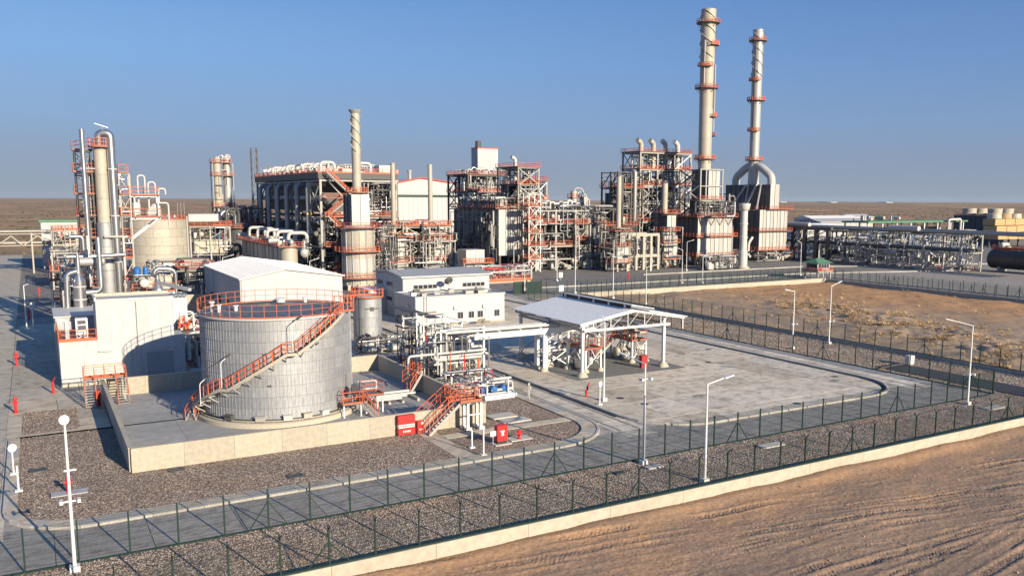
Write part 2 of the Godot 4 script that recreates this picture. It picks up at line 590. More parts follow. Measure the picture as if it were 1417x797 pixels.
func helix_strakes(o: Node, at: Vector3, r: float, y0: float, y1: float, pitch: float, m: String) -> void:
	for s in 3:
		var mb := Mb.new()
		var seg := int((y1 - y0) / 0.7)
		var prev := Vector3.ZERO
		for k in seg + 1:
			var y := lerpf(y0, y1, float(k) / seg)
			var a := TAU * (y / pitch + s / 3.0)
			var p := at + V(cos(a) * (r + 0.14), y, sin(a) * (r + 0.14))
			if k > 0: mb.beam(prev, p, 0.24, 0.06)
			prev = p
		part("strake", mb, m, o)


# ---------------------------------------------------------------- the setting
func round_rect(x0: float, x1: float, z0: float, z1: float, r: Array) -> Array:   # corner radii: x0z0, x1z0, x1z1, x0z1
	var out := []
	var cs := [[x0, z0, PI, r[0], 1, 1], [x1, z0, 1.5 * PI, r[1], -1, 1], [x1, z1, 0.0, r[2], -1, -1], [x0, z1, 0.5 * PI, r[3], 1, -1]]
	for c in cs:
		var rr: float = c[3]
		for k in 9:
			var a: float = c[2] + PI / 2 * k / 8
			out.append(Vector2(c[0] + c[4] * rr + cos(a) * rr, c[1] + c[5] * rr + sin(a) * rr))
	return out


# concrete slabs on a grid, clipped to `keep` and cut round `cut`; every slab is a piece of its own
func slabs(par: Node, x0: float, x1: float, z0: float, z1: float, dx: float, dz: float, mats: Array, cut: Array, seed_: int, y := 0.0) -> void:
	var r := RandomNumberGenerator.new()
	r.seed = seed_
	var g := 0.026
	var whole := Mb.new().span(V(-dx / 2 + g, -0.05, -dz / 2 + g), V(dx / 2 - g, 0, dz / 2 - g)).mesh()
	var nx := int(ceil((x1 - x0) / dx - 0.01))
	var nz := int(ceil((z1 - z0) / dz - 0.01))
	for a in nx:
		var strip: String = mats[r.randi_range(0, mats.size() - 1)]
		for b in nz:
			var xa := x0 + a * dx
			var za := z0 + b * dz
			var xb := minf(xa + dx, x1)
			var zb := minf(za + dz, z1)
			var cell := PackedVector2Array([Vector2(xa + g, za + g), Vector2(xb - g, za + g), Vector2(xb - g, zb - g), Vector2(xa + g, zb - g)])
			var left := [cell]
			for c in cut:
				var nxt := []
				for q in left: nxt.append_array(Geometry2D.clip_polygons(q, PackedVector2Array(c)))
				left = nxt
			var m: String = strip if r.randf() < 0.55 else mats[r.randi_range(0, mats.size() - 1)]
			var dy := r.randf_range(-0.004, 0.004)
			if left.size() == 1 and left[0].size() == 4 and xb - xa > dx - 0.01 and zb - za > dz - 0.01 and absf((left[0][2] - left[0][0]).length() - (cell[2] - cell[0]).length()) < 0.01:
				part("slab", whole, m, par, V((xa + xb) / 2, y + dy, (za + zb) / 2))
			else:
				for q in left:
					if q.size() > 2 and not Geometry2D.is_polygon_clockwise(q):
						part("slab", Mb.new().prism(Array(q), y + dy - 0.05, y + dy), m, par)


func kerb(par: Node, pts: Array, w := 0.2, h := 0.2, piece := 2.5, y := 0.0) -> void:
	# walks along the line and sets stones of a given length
	var k := 0
	for s in pts.size() - 1:
		var a: Vector2 = pts[s]
		var b: Vector2 = pts[s + 1]
		var l := a.distance_to(b)
		if l < 0.05: continue
		var m := maxi(1, int(round(l / piece)))
		for q in m:
			var p := a.lerp(b, float(q) / m)
			var e := a.lerp(b, float(q + 1) / m)
			var d := (e - p).normalized() * 0.012
			part("kerbstone", Mb.new().beam(V(p.x + d.x, y + h / 2 - 0.05, p.y + d.y), V(e.x - d.x, y + h / 2 - 0.05, e.y - d.y), w, h + 0.1), "kerb%d" % ((k * 7 + s * 3) % 3), par)
			k += 1


func scatter(called: String, shape: Mesh, m: String, places: Array, label: String) -> void:
	var mm := MultiMesh.new()
	mm.transform_format = MultiMesh.TRANSFORM_3D
	mm.use_colors = true
	mm.mesh = shape
	mm.instance_count = places.size()
	for k in places.size():
		mm.set_instance_transform(k, places[k][0])
		mm.set_instance_color(k, places[k][1])
	var o := MultiMeshInstance3D.new()
	o.name = numbered(called)
	o.multimesh = mm
	o.material_override = M[m]
	add_child(o)
	tag(o, label, "", "", "stuff")


func pebble(seed_: int) -> Mesh:
	var r := RandomNumberGenerator.new()
	r.seed = seed_
	var mb := Mb.new()
	var ring := []
	for k in 5:
		var a := TAU * k / 5.0 + r.randf_range(-0.3, 0.3)
		ring.append(V(cos(a) * r.randf_range(0.4, 0.6), r.randf_range(-0.05, 0.12), sin(a) * r.randf_range(0.4, 0.6)))
	var top := V(r.randf_range(-0.15, 0.15), 0.42, r.randf_range(-0.15, 0.15))
	for k in 5:
		mb.tri(ring[(k + 1) % 5], ring[k], top)
		mb.tri(ring[k], ring[(k + 1) % 5], V(0, -0.3, 0))
	for k in mb.v.size(): mb.c.append(Color.WHITE)
	return mb.mesh()


func gravel_stones(area: Array, density: float, seed_: int, called: String, label: String, size := 0.1) -> void:
	var r := RandomNumberGenerator.new()
	r.seed = seed_
	var poly := PackedVector2Array(area)
	var lo := poly[0]
	var hi := poly[0]
	for p in poly:
		lo = lo.min(p); hi = hi.max(p)
	var places := []
	for k in int((hi.x - lo.x) * (hi.y - lo.y) * density):
		var p := Vector2(r.randf_range(lo.x, hi.x), r.randf_range(lo.y, hi.y))
		if not Geometry2D.is_point_in_polygon(p, poly): continue
		var s := size * r.randf_range(0.6, 1.6)
		var b := Basis.from_euler(V(r.randf_range(-0.5, 0.5), r.randf() * TAU, r.randf_range(-0.5, 0.5))).scaled(V(s, s * 0.8, s))
		var t := r.randf()
		var w := r.randf_range(0.14, 0.46) * (1.0 + 0.35 * noise.get_noise_2d(p.x * 3.0, p.y * 3.0))
		var dusty := clampf(noise.get_noise_2d(p.x * 2.0 + 40.0, p.y * 2.0) * 2.0, 0.0, 1.0)
		var col := Color(w, w * 0.88, w * 0.79).lerp(Color(w * 1.06, w * 0.8, w * 0.66), t * t).lerp(Color(0.46, 0.32, 0.22), dusty * 0.45)
		places.append([Transform3D(b, V(p.x, 0.0, p.y)), col])
	scatter(called, pebble(seed_), "stones", places, label)


var tracks := []
func sand_height(x: float, z: float) -> float:
	var h := noise.get_noise_2d(x * 2.0, z * 2.0) * 0.16 + noise.get_noise_2d(x * 7.0, z * 14.0) * 0.022 + noise.get_noise_2d(x * 34.0, z * 46.0) * 0.02
	for t in tracks:
		if x < t[5] or x > t[6]: continue
		var zt: float = t[0] + t[1] * x + t[2] * sin(x * t[3] + t[4])
		var d := absf(z - zt)
		if d > 0.75: continue
		var fade := clampf(minf(x - t[5], t[6] - x) * 0.4, 0.0, 1.0) * (0.12 + 0.88 * clampf(noise.get_noise_2d(x * 1.6, z * 1.2 + t[0] * 40.0) * 3.2 + 0.25, 0.0, 1.0))
		if d < 0.3:
			var s := fposmod((x + d * 1.1 * t[7]) / 0.3, 1.0)
			h += fade * t[8] * (-0.062 + (0.056 if s < 0.45 else 0.0))
		else:
			h += fade * t[8] * 0.04 * sin(PI * clampf((d - 0.3) / 0.4, 0.0, 1.0))
	# a low windrow of sand heaped along the foot of the wall
	var w := -43.2 - z
	h += 0.2 * exp(-w * w * 1.6)
	return -0.42 + h


func sheet(x0: float, x1: float, z0: float, z1: float, dx: float, dz: float, height: Callable, tint: Callable) -> Mb:
	var mb := Mb.new()
	var nx := int((x1 - x0) / dx)
	var nz := int((z1 - z0) / dz)
	var hh := PackedFloat32Array()
	for b in nz + 1:
		for a in nx + 1:
			hh.append(height.call(x0 + a * dx, z0 + b * dz))
	for b in nz + 1:
		for a in nx + 1:
			var k := b * (nx + 1) + a
			var x := x0 + a * dx
			var z := z0 + b * dz
			mb.v.append(V(x, hh[k], z))
			var hx := hh[b * (nx + 1) + mini(a + 1, nx)] - hh[b * (nx + 1) + maxi(a - 1, 0)]
			var hz := hh[mini(b + 1, nz) * (nx + 1) + a] - hh[maxi(b - 1, 0) * (nx + 1) + a]
			mb.n.append(V(-hx / (2 * dx), 1, -hz / (2 * dz)).normalized())
			mb.c.append(tint.call(x, z, hh[k]))
			if a < nx and b < nz:
				mb.i.append_array(PackedInt32Array([k, k + 1, k + nx + 1, k + 1, k + nx + 2, k + nx + 1]))
	return mb


func sand_tint(x: float, z: float, _h: float) -> Color:
	var near_wall := clampf((z + 43.8 + noise.get_noise_2d(x * 3.0, z * 5.0) * 7.0) / 9.0, 0.0, 1.0)
	var damp := clampf(noise.get_noise_2d(x * 1.3 + 300.0, z * 3.5) * 1.8 + 0.35, 0.0, 1.0) * near_wall
	var c := Color(0.62, 0.375, 0.215).lerp(Color(0.46, 0.315, 0.22), near_wall * 0.85)
	return c.lerp(Color(0.34, 0.24, 0.175), damp * 0.7) * (1.0 + noise.get_noise_2d(x * 30.0, z * 30.0) * 0.12)


func lot_height(x: float, z: float) -> float:
	var h := noise.get_noise_2d(x * 1.6, z * 1.6) * 0.35 + noise.get_noise_2d(x * 12.0, z * 12.0) * 0.09
	# a rough berm of heaped earth and grass that crosses the lot
	var d := (x - 112.0) * 0.62 + (z + 96.0) * 0.06 - 0.0
	var bx := 128.0 + (z + 110.0) * -0.35 + noise.get_noise_2d(z * 2.0, 9.0) * 5.0
	d = (x - bx) / 7.0
	h += exp(-d * d) * 0.7 * clampf((z + 138.0) / 20.0, 0.0, 1.0) * (0.7 + noise.get_noise_2d(x * 7.0, z * 7.0))
	return -0.45 + h


func lot_tint(x: float, z: float, _h: float) -> Color:
	var t := clampf(noise.get_noise_2d(x * 2.2, z * 2.2 + 70.0) * 1.6 + 0.45, 0.0, 1.0)
	var back := clampf((x + z * -0.35 - 165.0) / 25.0 + noise.get_noise_2d(x * 3.0, z * 3.0) * 0.6, 0.0, 1.0)
	var c := Color(0.54, 0.39, 0.265).lerp(Color(0.41, 0.315, 0.235), t)
	return c.lerp(Color(0.64, 0.36, 0.17), back) * (1.0 + noise.get_noise_2d(x * 16.0, z * 16.0) * 0.2)


func desert() -> void:
	var mb := Mb.new()
	var seg := 240
	var rings := 110
	for k in rings + 1:
		var r := 60.0 * pow(14000.0 / 60.0, float(k) / rings)
		for a in seg:
			var an := TAU * a / seg
			var x := cos(an) * r
			var z := sin(an) * r
			var far_ := clampf((r - 480.0) / 500.0, 0.0, 1.0)
			var h := -0.9 + far_ * (noise.get_noise_2d(x * 0.03, z * 0.03) * 4.0 + noise.get_noise_2d(x * 0.15, z * 0.15) * 1.6) * minf(1.0, 3000.0 / r)
			mb.v.append(V(x, h, z))
			mb.n.append(Vector3.UP)
			var t := clampf(noise.get_noise_2d(x * 0.12 + 50.0, z * 0.12) * 1.5 + 0.5, 0.0, 1.0)
			var u := clampf(noise.get_noise_2d(x * 0.5, z * 0.5) * 1.5 + 0.4, 0.0, 1.0)
			mb.c.append(Color(0.66, 0.41, 0.215).lerp(Color(0.42, 0.27, 0.15), t).lerp(Color(0.25, 0.175, 0.10), u * 0.75))
			if k < rings:
				var p := k * seg + a
				var q := k * seg + (a + 1) % seg
				mb.i.append_array(PackedInt32Array([p, p + seg, q, q, p + seg, q + seg]))
	mb.n.clear()
	mb.n.resize(mb.v.size())
	mb.n.fill(Vector3.ZERO)
	for t in range(0, mb.i.size(), 3):
		var a := mb.v[mb.i[t]]
		var nn := (mb.v[mb.i[t + 2]] - a).cross(mb.v[mb.i[t + 1]] - a)
		if nn.y < 0.0: nn = -nn
		nn = nn.normalized()
		for s in 3: mb.n[mb.i[t + s]] += nn
	for k in mb.n.size(): mb.n[k] = mb.n[k].normalized()
	struct("desert", mb, "earth", "brown scrub desert running out to the horizon")
	# scrub bushes
	var r := RandomNumberGenerator.new()
	r.seed = 77
	var places := []
	while places.size() < 23000:
		var rad := 330.0 * pow(3600.0 / 330.0, pow(r.randf(), 0.8))
		var an := deg_to_rad(r.randf_range(-104.0, 8.0))
		var x := cos(an) * rad
		var z := sin(an) * rad
		if z > -345.0 and x < 470.0 and x > -60.0: continue
		if noise.get_noise_2d(x * 0.25 + 9.0, z * 0.25) + r.randf_range(-0.35, 0.35) < 0.0: continue
		var far_ := clampf((rad - 480.0) / 500.0, 0.0, 1.0)
		var h := -0.9 + far_ * (noise.get_noise_2d(x * 0.03, z * 0.03) * 4.0 + noise.get_noise_2d(x * 0.15, z * 0.15) * 1.6) * minf(1.0, 3000.0 / rad)
		var s := r.randf_range(0.8, 2.6)
		var w := r.randf_range(0.06, 0.16)
		places.append([Transform3D(Basis(Vector3.UP, r.randf() * TAU).scaled(V(s * 1.4, s * 1.2, s * 1.4)), V(x, h - 0.1, z)), Color(w, w * 0.82, w * 0.48)])
	scatter("scrub_bushes", pebble(5), "shrub", places, "low dark scrub bushes dotted over the desert")


func grass_tuft() -> Mesh:
	var mb := Mb.new()
	var r := RandomNumberGenerator.new()
	r.seed = 31
	for k in 16:
		var a := r.randf() * TAU
		var d := V(cos(a), 0, sin(a))
		var s := V(-d.z, 0, d.x) * 0.035
		var b := d * r.randf_range(0.0, 0.2)
		var t := b + d * r.randf_range(0.15, 0.5) + V(0, r.randf_range(0.35, 0.9), 0)
		mb.tri(b - s, b + s, t)
	for k in mb.v.size(): mb.c.append(Color.WHITE)
	return mb.mesh()


const PAD_X0 := 45.8
const PAD_X1 := 80.3
var pad_poly := []
var island_poly := []
var island_kerb := []

func ground() -> void:
	desert()
	# compacted ground under the whole plant
	struct("ground", Mb.new().prism([Vector2(-230, -44.35), Vector2(97.5, -44.35), Vector2(97.5, -151.9), Vector2(172.0, -151.9), Vector2(172.0, 60), Vector2(470, 60), Vector2(470, -352), Vector2(-230, -352)], -0.9, -0.06), "plant_ground", "compacted grey brown earth under the plant")
	tracks = []
	var r := RandomNumberGenerator.new()
	r.seed = 12
	var spec := [[-46.5, 0.135, 0.5, 0.07, 0.4, 8.0, 70.0], [-41.8, 0.11, 0.35, 0.09, 1.4, 10.0, 84.0], [-44.0, 0.165, 0.8, 0.05, 2.2, 22.0, 95.0], [-38.6, 0.06, 0.4, 0.11, 0.2, 12.0, 60.0], [-36.6, 0.09, 0.6, 0.08, 3.0, 18.0, 78.0], [-47.6, 0.2, 0.6, 0.06, 5.1, 34.0, 92.0], [-33.4, 0.05, 0.7, 0.09, 1.0, 20.0, 80.0], [-40.6, 0.19, 0.4, 0.12, 4.0, 36.0, 90.0], [-31.0, 0.02, 0.9, 0.06, 2.0, 24.0, 80.0], [-36.0, 0.02, 0.7, 0.09, 5.5, 10.0, 46.0], [-58.0, 0.42, 0.9, 0.1, 0.6, 42.0, 74.0], [-18.0, -0.22, 1.2, 0.08, 1.8, 34.0, 78.0], [-52.0, 0.33, 1.0, 0.12, 3.3, 40.0, 66.0], [-29.0, -0.04, 1.4, 0.13, 2.6, 30.0, 70.0], [-45.5, 0.24, 1.1, 0.1, 0.1, 44.0, 88.0], [-24.0, -0.1, 0.9, 0.15, 4.4, 26.0, 62.0]]
	for s in spec:
		for side in [0.0, 1.9]:
			tracks.append([s[0] + side, s[1], s[2], s[3], s[4], s[5], s[6], 1.0 if side > 0.0 else -1.0, r.randf_range(0.35, 1.0)])
	struct("sand_ground", sheet(-4.0, 97.6, -43.92, -14.0, 0.14, 0.11, sand_height, sand_tint), "earth", "brown sand with tyre tracks outside the perimeter wall")
	struct("sand_lot", sheet(97.85, 171.9, -151.7, -20.0, 0.7, 0.7, lot_height, lot_tint), "earth", "rough orange brown earth lot between the fences")
	var places := []
	r.seed = 41
	while places.size() < 2300:
		var z := r.randf_range(-150.0, -40.0)
		var x := r.randf_range(98.5, 171.0)
		var bx := 128.0 + (z + 110.0) * -0.35 + noise.get_noise_2d(z * 2.0, 9.0) * 5.0
		var near := exp(-pow((x - bx) / 8.0, 2.0)) * clampf((z + 138.0) / 20.0, 0.0, 1.0)
		if r.randf() > near * clampf(noise.get_noise_2d(x * 2.0, z * 2.0 + 33.0) * 2.5 + 0.3, 0.0, 1.0) + 0.05 * clampf(noise.get_noise_2d(x * 3.0, z * 3.0) * 3.0, 0.0, 1.0): continue
		var s := r.randf_range(0.5, 1.15)
		var w := r.randf_range(0.7, 1.25)
		places.append([Transform3D(Basis(Vector3.UP, r.randf() * TAU).scaled(V(s * 1.5, s * r.randf_range(0.35, 0.8), s * 1.5)), V(x, lot_height(x, z) - 0.04, z)), Color(0.50 * w, 0.35 * w, 0.19 * w)])
	scatter("dry_grass", grass_tuft(), "shrub", places, "dry yellow grass tufts on the rough earth lot")

	places = []
	r.seed = 47
	while places.size() < 3800:
		var x := r.randf_range(2.0, 97.0)
		var z := r.randf_range(-43.6, -15.0)
		if noise.get_noise_2d(x * 1.5 + 90.0, z * 2.5) + r.randf_range(-0.3, 0.3) < 0.05: continue
		var q := 0.022 * exp(r.randf() * r.randf() * 1.9)
		var w := r.randf_range(0.18, 0.5)
		places.append([Transform3D(Basis(Vector3.UP, r.randf() * TAU).scaled(V(q, q, q) * 1.6), V(x, sand_height(x, z) + q * 0.2, z)), Color(w, w * 0.74, w * 0.54)])
	scatter("sand_stones", pebble(9), "stones", places, "small stones and clods strewn over the sand")
	# ---- concrete yard
	pad_poly = round_rect(PAD_X0, PAD_X1, -157.9, -57.9, [0.5, 0.5, 7.0, 6.2])
	island_poly = round_rect(-2.6, 42.5, -83.0, -58.15, [0.5, 0.5, 6.5, 5.0])
	var joints := struct("pavement_base", Mb.new().prism([Vector2(-60, -52.55), Vector2(85.3, -52.55), Vector2(85.3, -158), Vector2(-60, -158)], -0.05, -0.03), "joint", "dark joints between the concrete slabs")
	joints.set_meta("label", "dark filler in the joints between concrete slabs")
	var pad := struct("concrete_pad", Mb.new().prism(round_rect(PAD_X0 + 0.4, PAD_X1 - 0.4, -157.5, -58.4, [0.3, 0.3, 6, 5]), -0.028, -0.026), "joint", "pale concrete truck loading pad of large cast slabs")
	var frame_cut := [pad_corner(0), pad_corner(1), pad_corner(2), pad_corner(3)]
	slabs(pad, PAD_X0, PAD_X1, -157.9, -57.9, 4.32, 6.41, ["slab0", "slab1", "slab2", "slab3", "slab1", "slab4"], frame_cut, 3)
	var near := struct("road", Mb.new().prism([Vector2(-60, -58.1), Vector2(45.7, -58.1), Vector2(45.7, -58.0), Vector2(-60, -58.0)], -0.026, -0.024), "joint", "grey concrete service road along the inner fence")
	slabs(near, -60.0, 85.3, -58.15, -52.6, 5.0, 5.55, ["lane0", "lane1", "lane2"], [island_poly, pad_poly], 5)
	var yard := struct("pavement", Mb.new().prism([Vector2(42.5, -90), Vector2(45.7, -90), Vector2(45.7, -89.9), Vector2(42.5, -89.9)], -0.026, -0.024), "joint", "pale concrete yard paving round the buildings")
	slabs(yard, 42.5, 45.8, -158.0, -58.15, 3.3, 5.0, ["slab0", "slab1", "slab2", "slab4"], [pad_poly, island_poly], 6)
	slabs(yard, 34.3, 42.5, -158.0, -78.0, 4.1, 5.0, ["slab0", "slab1", "slab2", "slab4"], [island_poly, PackedVector2Array([Vector2(30, -104), Vector2(39.6, -104), Vector2(39.6, -70), Vector2(30, -70)])], 16)
	slabs(yard, 80.3, 85.3, -157.9, -58.15, 5.0, 5.8, ["slab1", "slab3", "slab2"], [pad_poly], 8)
	# the corners of the pad's grid belong to the road
	var left := struct("road", Mb.new().prism([Vector2(-30, -70), Vector2(-3, -70), Vector2(-3, -69.9), Vector2(-30, -69.9)], -0.026, -0.024), "joint", "pale concrete road along the left edge of the plant")
	slabs(left, -26.0, -2.9, -158.0, -58.15, 5.8, 5.5, ["old_slab0", "old_slab1", "old_slab1"], [], 9)
	slabs(left, -2.9, 34.0, -158.0, -98.0, 6.15, 6.0, ["old_slab0", "old_slab1"], [], 10)
	slabs(left, -2.9, 5.0, -98.0, -83.0, 4.0, 5.0, ["old_slab1", "slab4", "old_slab0"], [PackedVector2Array([Vector2(-1.8, -93.0), Vector2(2.6, -93.0), Vector2(2.6, -84.2), Vector2(-1.8, -84.2)])], 11)
	for c in 4: pad_fill(near, c)
	part("slab", Mb.new().prism(Array(corner_of(island_poly, 2, 42.5, -58.15)), -0.05, -0.002), "lane1", near)
	part("slab", Mb.new().prism(Array(corner_of(island_poly, 3, -2.6, -58.15)), -0.05, -0.002), "lane2", near)
	part("slab", Mb.new().span(V(-2.9, -0.05, -98), V(-2.6, -0.002, -58.15)), "slab1", left)
	var k := struct("kerb", Mb.new().box(V(60, -0.2, -57.9), V(1, 0.05, 0.1)), "kerb0", "pale concrete kerb round the truck loading pad")
	var loop := pad_poly.duplicate()
	loop.append(loop[0])
	kerb(k, loop, 0.24, 0.2, 2.6)
	# tyre marks and oil drips on the concrete
	var tm := struct("tyre_marks", Mb.new().box(V(60, -0.2, -80), V(1, 0.02, 0.1)), "tyre_mark", "faint dark tyre marks on the pad and the service road")
	var runs := [[Vector2(-30, -55.9), Vector2(30, -55.7), Vector2(44, -55.9), Vector2(85, -55.6)], [Vector2(44.0, -60), Vector2(44.1, -80), Vector2(43.9, -110), Vector2(44.2, -150)], [Vector2(82.6, -58), Vector2(82.8, -90), Vector2(82.6, -150)]]
	for q in runs:
		for off in [-0.95, 0.95]:
			var mk := Mb.new()
			for s in q.size() - 1:
				var d: Vector2 = (q[s + 1] - q[s]).normalized()
				var nn: Vector2 = Vector2(-d.y, d.x) * float(off)
				var a: Vector2 = q[s] + nn
				var b: Vector2 = q[s + 1] + nn
				mk.beam(V(a.x, 0.009, a.y), V(b.x, 0.009, b.y), 0.26, 0.004)
			part("tyre_mark", mk, "tyre_mark", tm)
	r.seed = 91
	for q in 9:
		var cx := r.randf_range(52, 78)
		var cz := r.randf_range(-100, -60)
		var poly := []
		for s in 12:
			var rr := r.randf_range(0.25, 0.7)
			poly.append(Vector2(cx + cos(TAU * s / 12) * rr * 1.6, cz + sin(TAU * s / 12) * rr))
		part("oil_stain", Mb.new().prism(poly, 0.005, 0.0135), "tyre_mark", tm)
	# dark gutter strips along the pad's long sides, with the kerb's shade painted in
	var shade_strips := struct("gutter_shade", Mb.new().box(V(60, -0.2, -58.3), V(1, 0.04, 0.1)), "drain", "dark gutter strips with kerb shade painted in along the loading pad")
	part("shade_strip", Mb.new().span(V(PAD_X0 - 0.5, -0.02, -157), V(PAD_X0 - 0.13, 0.012, -64.2)), "drain", shade_strips)
	part("shade_strip", Mb.new().span(V(PAD_X1 - 0.42, -0.02, -157), V(PAD_X1 - 0.13, 0.012, -65.0)), "drain", shade_strips)
	part("shade_strip", Mb.new().lathe([Vector2(6.35, 0.012), Vector2(6.85, 0.012)], 16, V(PAD_X1 - 7.0, 0, -64.9), Basis(), 0.0, PI / 2 * 0.8), "drain", shade_strips)
	# ---- gravel island in front of the dike
	var bed := struct("gravel_bed", Mb.new().prism(round_rect(-1.9, 41.2, -83.0, -59.5, [0.1, 0.1, 5.6, 4.0]), -0.02, 0.02), "gravel", "brown gravel bed in front of the tank dike")
	gravel_stones(round_rect(-1.9, 41.2, -83.0, -59.5, [0.1, 0.1, 5.6, 4.0]), 75.0, 3, "gravel_stones", "loose brown stones of the gravel bed before the dike")
	struct("gravel_bed", Mb.new().prism([Vector2(-1.8, -93.0), Vector2(2.6, -93.0), Vector2(2.6, -84.2), Vector2(-1.8, -84.2)], -0.02, 0.02), "gravel", "small gravel square beside the white machine building")
	gravel_stones([Vector2(-1.8, -93.0), Vector2(2.6, -93.0), Vector2(2.6, -84.2), Vector2(-1.8, -84.2)], 60.0, 4, "gravel_stones", "loose stones of the small gravel square by the machine building")
	struct("gravel_bed", Mb.new().prism([Vector2(34.3, -104), Vector2(39.6, -104), Vector2(39.6, -83.0), Vector2(34.3, -83.0)], -0.03, 0.015), "gravel", "gravel strip between the dike and the pump rack")
	gravel_stones([Vector2(34.3, -104), Vector2(39.6, -104), Vector2(39.6, -83.0), Vector2(34.3, -83.0)], 45.0, 6, "gravel_stones", "loose stones under the pump rack beside the dike")
	# pavement ring with its kerb
	var ringk := struct("kerb", Mb.new().box(V(20, -0.2, -58.4), V(1, 0.05, 0.1)), "kerb1", "pale kerb stones edging the gravel bed along the road")
	var isl := round_rect(-2.6, 42.5, -83.0, -58.15, [0.5, 0.5, 6.5, 5.0])
	var inn := round_rect(-1.9, 41.2, -83.0, -59.5, [0.1, 0.1, 5.6, 4.0])
	var isl_line := isl.slice(9)
	isl_line.append(isl[0])
	kerb(ringk, isl_line, 0.22, 0.18, 3.0)
	for q in range(8, 36):
		var a: Vector2 = isl[q]
		var b: Vector2 = isl[q + 1] if q + 1 < 36 else isl[0]
		var c: Vector2 = inn[q + 1] if q + 1 < 36 else inn[0]
		var d: Vector2 = inn[q]
		if a.distance_to(b) < 0.1: continue
		var l := a.distance_to(b)
		var m := maxi(1, int(round(l / 3.0)))
		for s in m:
			var f0 := float(s) / m
			var f1 := float(s + 1) / m - 0.012 / m
			part("footpath_slab", Mb.new().prism([a.lerp(b, f0), a.lerp(b, f1), d.lerp(c, f1), d.lerp(c, f0)], 0.0, 0.13), ["kerb1", "slab0", "slab4"][(q + s) % 3], ringk)
	var p1 := struct("path", Mb.new().span(V(27.3, 0.0, -67.9), V(28.8, 0.045, -59.6)), "slab4", "narrow concrete path from the kerb to the dike stairs")
	p1.set_meta("label", "narrow concrete path from the kerb to the dike stairs")
	struct("path", Mb.new().span(V(28.85, 0.0, -66.3), V(41.6, 0.05, -65.1)), "slab0", "narrow concrete path crossing the gravel behind the red cabinet")
	# ---- the two gravel strips between the fences and the asphalt track in them
	struct("gravel_strip", Mb.new().prism([Vector2(-60, -52.3), Vector2(85.6, -52.3), Vector2(85.6, -151.6), Vector2(97.4, -151.6), Vector2(97.4, -44.3), Vector2(-60, -44.3)], -0.06, 0.0), "gravel", "gravel strip between the inner fence and the perimeter wall")
	gravel_stones([Vector2(-8, -52.3), Vector2(88.0, -52.3), Vector2(88.0, -44.4), Vector2(-8, -44.4)], 75.0, 7, "gravel_stones", "loose stones between the near fences")
	gravel_stones([Vector2(85.8, -151.6), Vector2(97.3, -151.6), Vector2(97.3, -52.3), Vector2(85.8, -52.3)], 32.0, 8, "gravel_stones", "loose stones between the right hand fences", 0.14)
	struct("asphalt_track", Mb.new().span(V(86.9, -0.02, -68.5), V(91.2, 0.1, -44.6)), "drain", "dark asphalt track crossing the gravel between the right fences")
	# ---- far roads and process area
	var far_ := struct("process_yard", Mb.new().prism([Vector2(-26, -350), Vector2(470, -350), Vector2(470, -168), Vector2(-26, -168)], -0.058, -0.02), "asphalt", "grey yard under the process units")
	far_.set_meta("label", "grey paved yard under the process units")
	struct("road", Mb.new().prism([Vector2(60, -168), Vector2(180, -168), Vector2(250, -150), Vector2(300, -120), Vector2(300, -90), Vector2(173, -90), Vector2(173, -160.0), Vector2(60, -160.0)], -0.058, -0.016), "lane0", "far grey road in front of the process units")
	struct("road", Mb.new().prism([Vector2(-26, -352), Vector2(-3, -352), Vector2(-3, -158.2), Vector2(-26, -158.2)], -0.05, -0.01), "old_slab1", "far end of the pale concrete road on the left")
	var fk := struct("kerb", Mb.new().box(V(100, -0.2, -168.4), V(1, 0.05, 0.1)), "kerb1", "thin pale kerb between the far road and the process yard")
	kerb(fk, [Vector2(92, -170), Vector2(110, -168.5), Vector2(180, -168.5), Vector2(236, -153)], 0.3, 0.2, 6.0)
	kerb(fk, [Vector2(140, -186), Vector2(200, -186), Vector2(215, -180), Vector2(262, -168), Vector2(340, -130)], 0.4, 0.2, 6.0)
	kerb(fk, [Vector2(86.5, -175), Vector2(64, -172), Vector2(46, -160)], 0.3, 0.2, 4.0)


func corner_of(poly: Array, c: int, cx: float, cz: float) -> PackedVector2Array:
	var out := [Vector2(cx, cz)]
	for k in 9: out.append(poly[c * 9 + 8 - k])
	var p := PackedVector2Array(out)
	if Geometry2D.is_polygon_clockwise(p): p.reverse()
	return p


func pad_corner(c: int) -> PackedVector2Array:
	# the piece of the bounding rectangle that lies outside a rounded corner of the pad
	var cx: float = [PAD_X0, PAD_X1, PAD_X1, PAD_X0][c]
	var cz: float = [-157.9, -157.9, -57.9, -57.9][c]
	var out := [Vector2(cx, cz)]
	for k in 9: out.append(pad_poly[c * 9 + 8 - k])
	var p := PackedVector2Array(out)
	if Geometry2D.is_polygon_clockwise(p): p.reverse()
	return p


func pad_fill(par: Node, c: int) -> void:
	part("slab", Mb.new().prism(Array(pad_corner(c)), -0.05, -0.003), "lane%d" % (c % 3) if c > 1 else "slab%d" % c, par)


# ---------------------------------------------------------------- walls and fences
func perimeter_wall(label: String, a: Vector3, b: Vector3, h_in: float, depth: float, panel: float, m := ["wall", "wall1"]) -> void:
	var o := thing("perimeter_wall", label, "wall", a)
	var l := a.distance_to(b)
	var d := (b - a) / l
	var c := int(round(l / panel))
	var mb := Mb.new().beam(-d * 0.0 + V(0, (h_in - depth) / 2, 0), d * (l / c - 0.02) + V(0, (h_in - depth) / 2, 0), 0.3, h_in + depth)
	var me := mb.mesh()
	for k in c:
		part("wall_section", me, m[(k * 5 + k / 3) % m.size()], o, d * (l / c) * k)


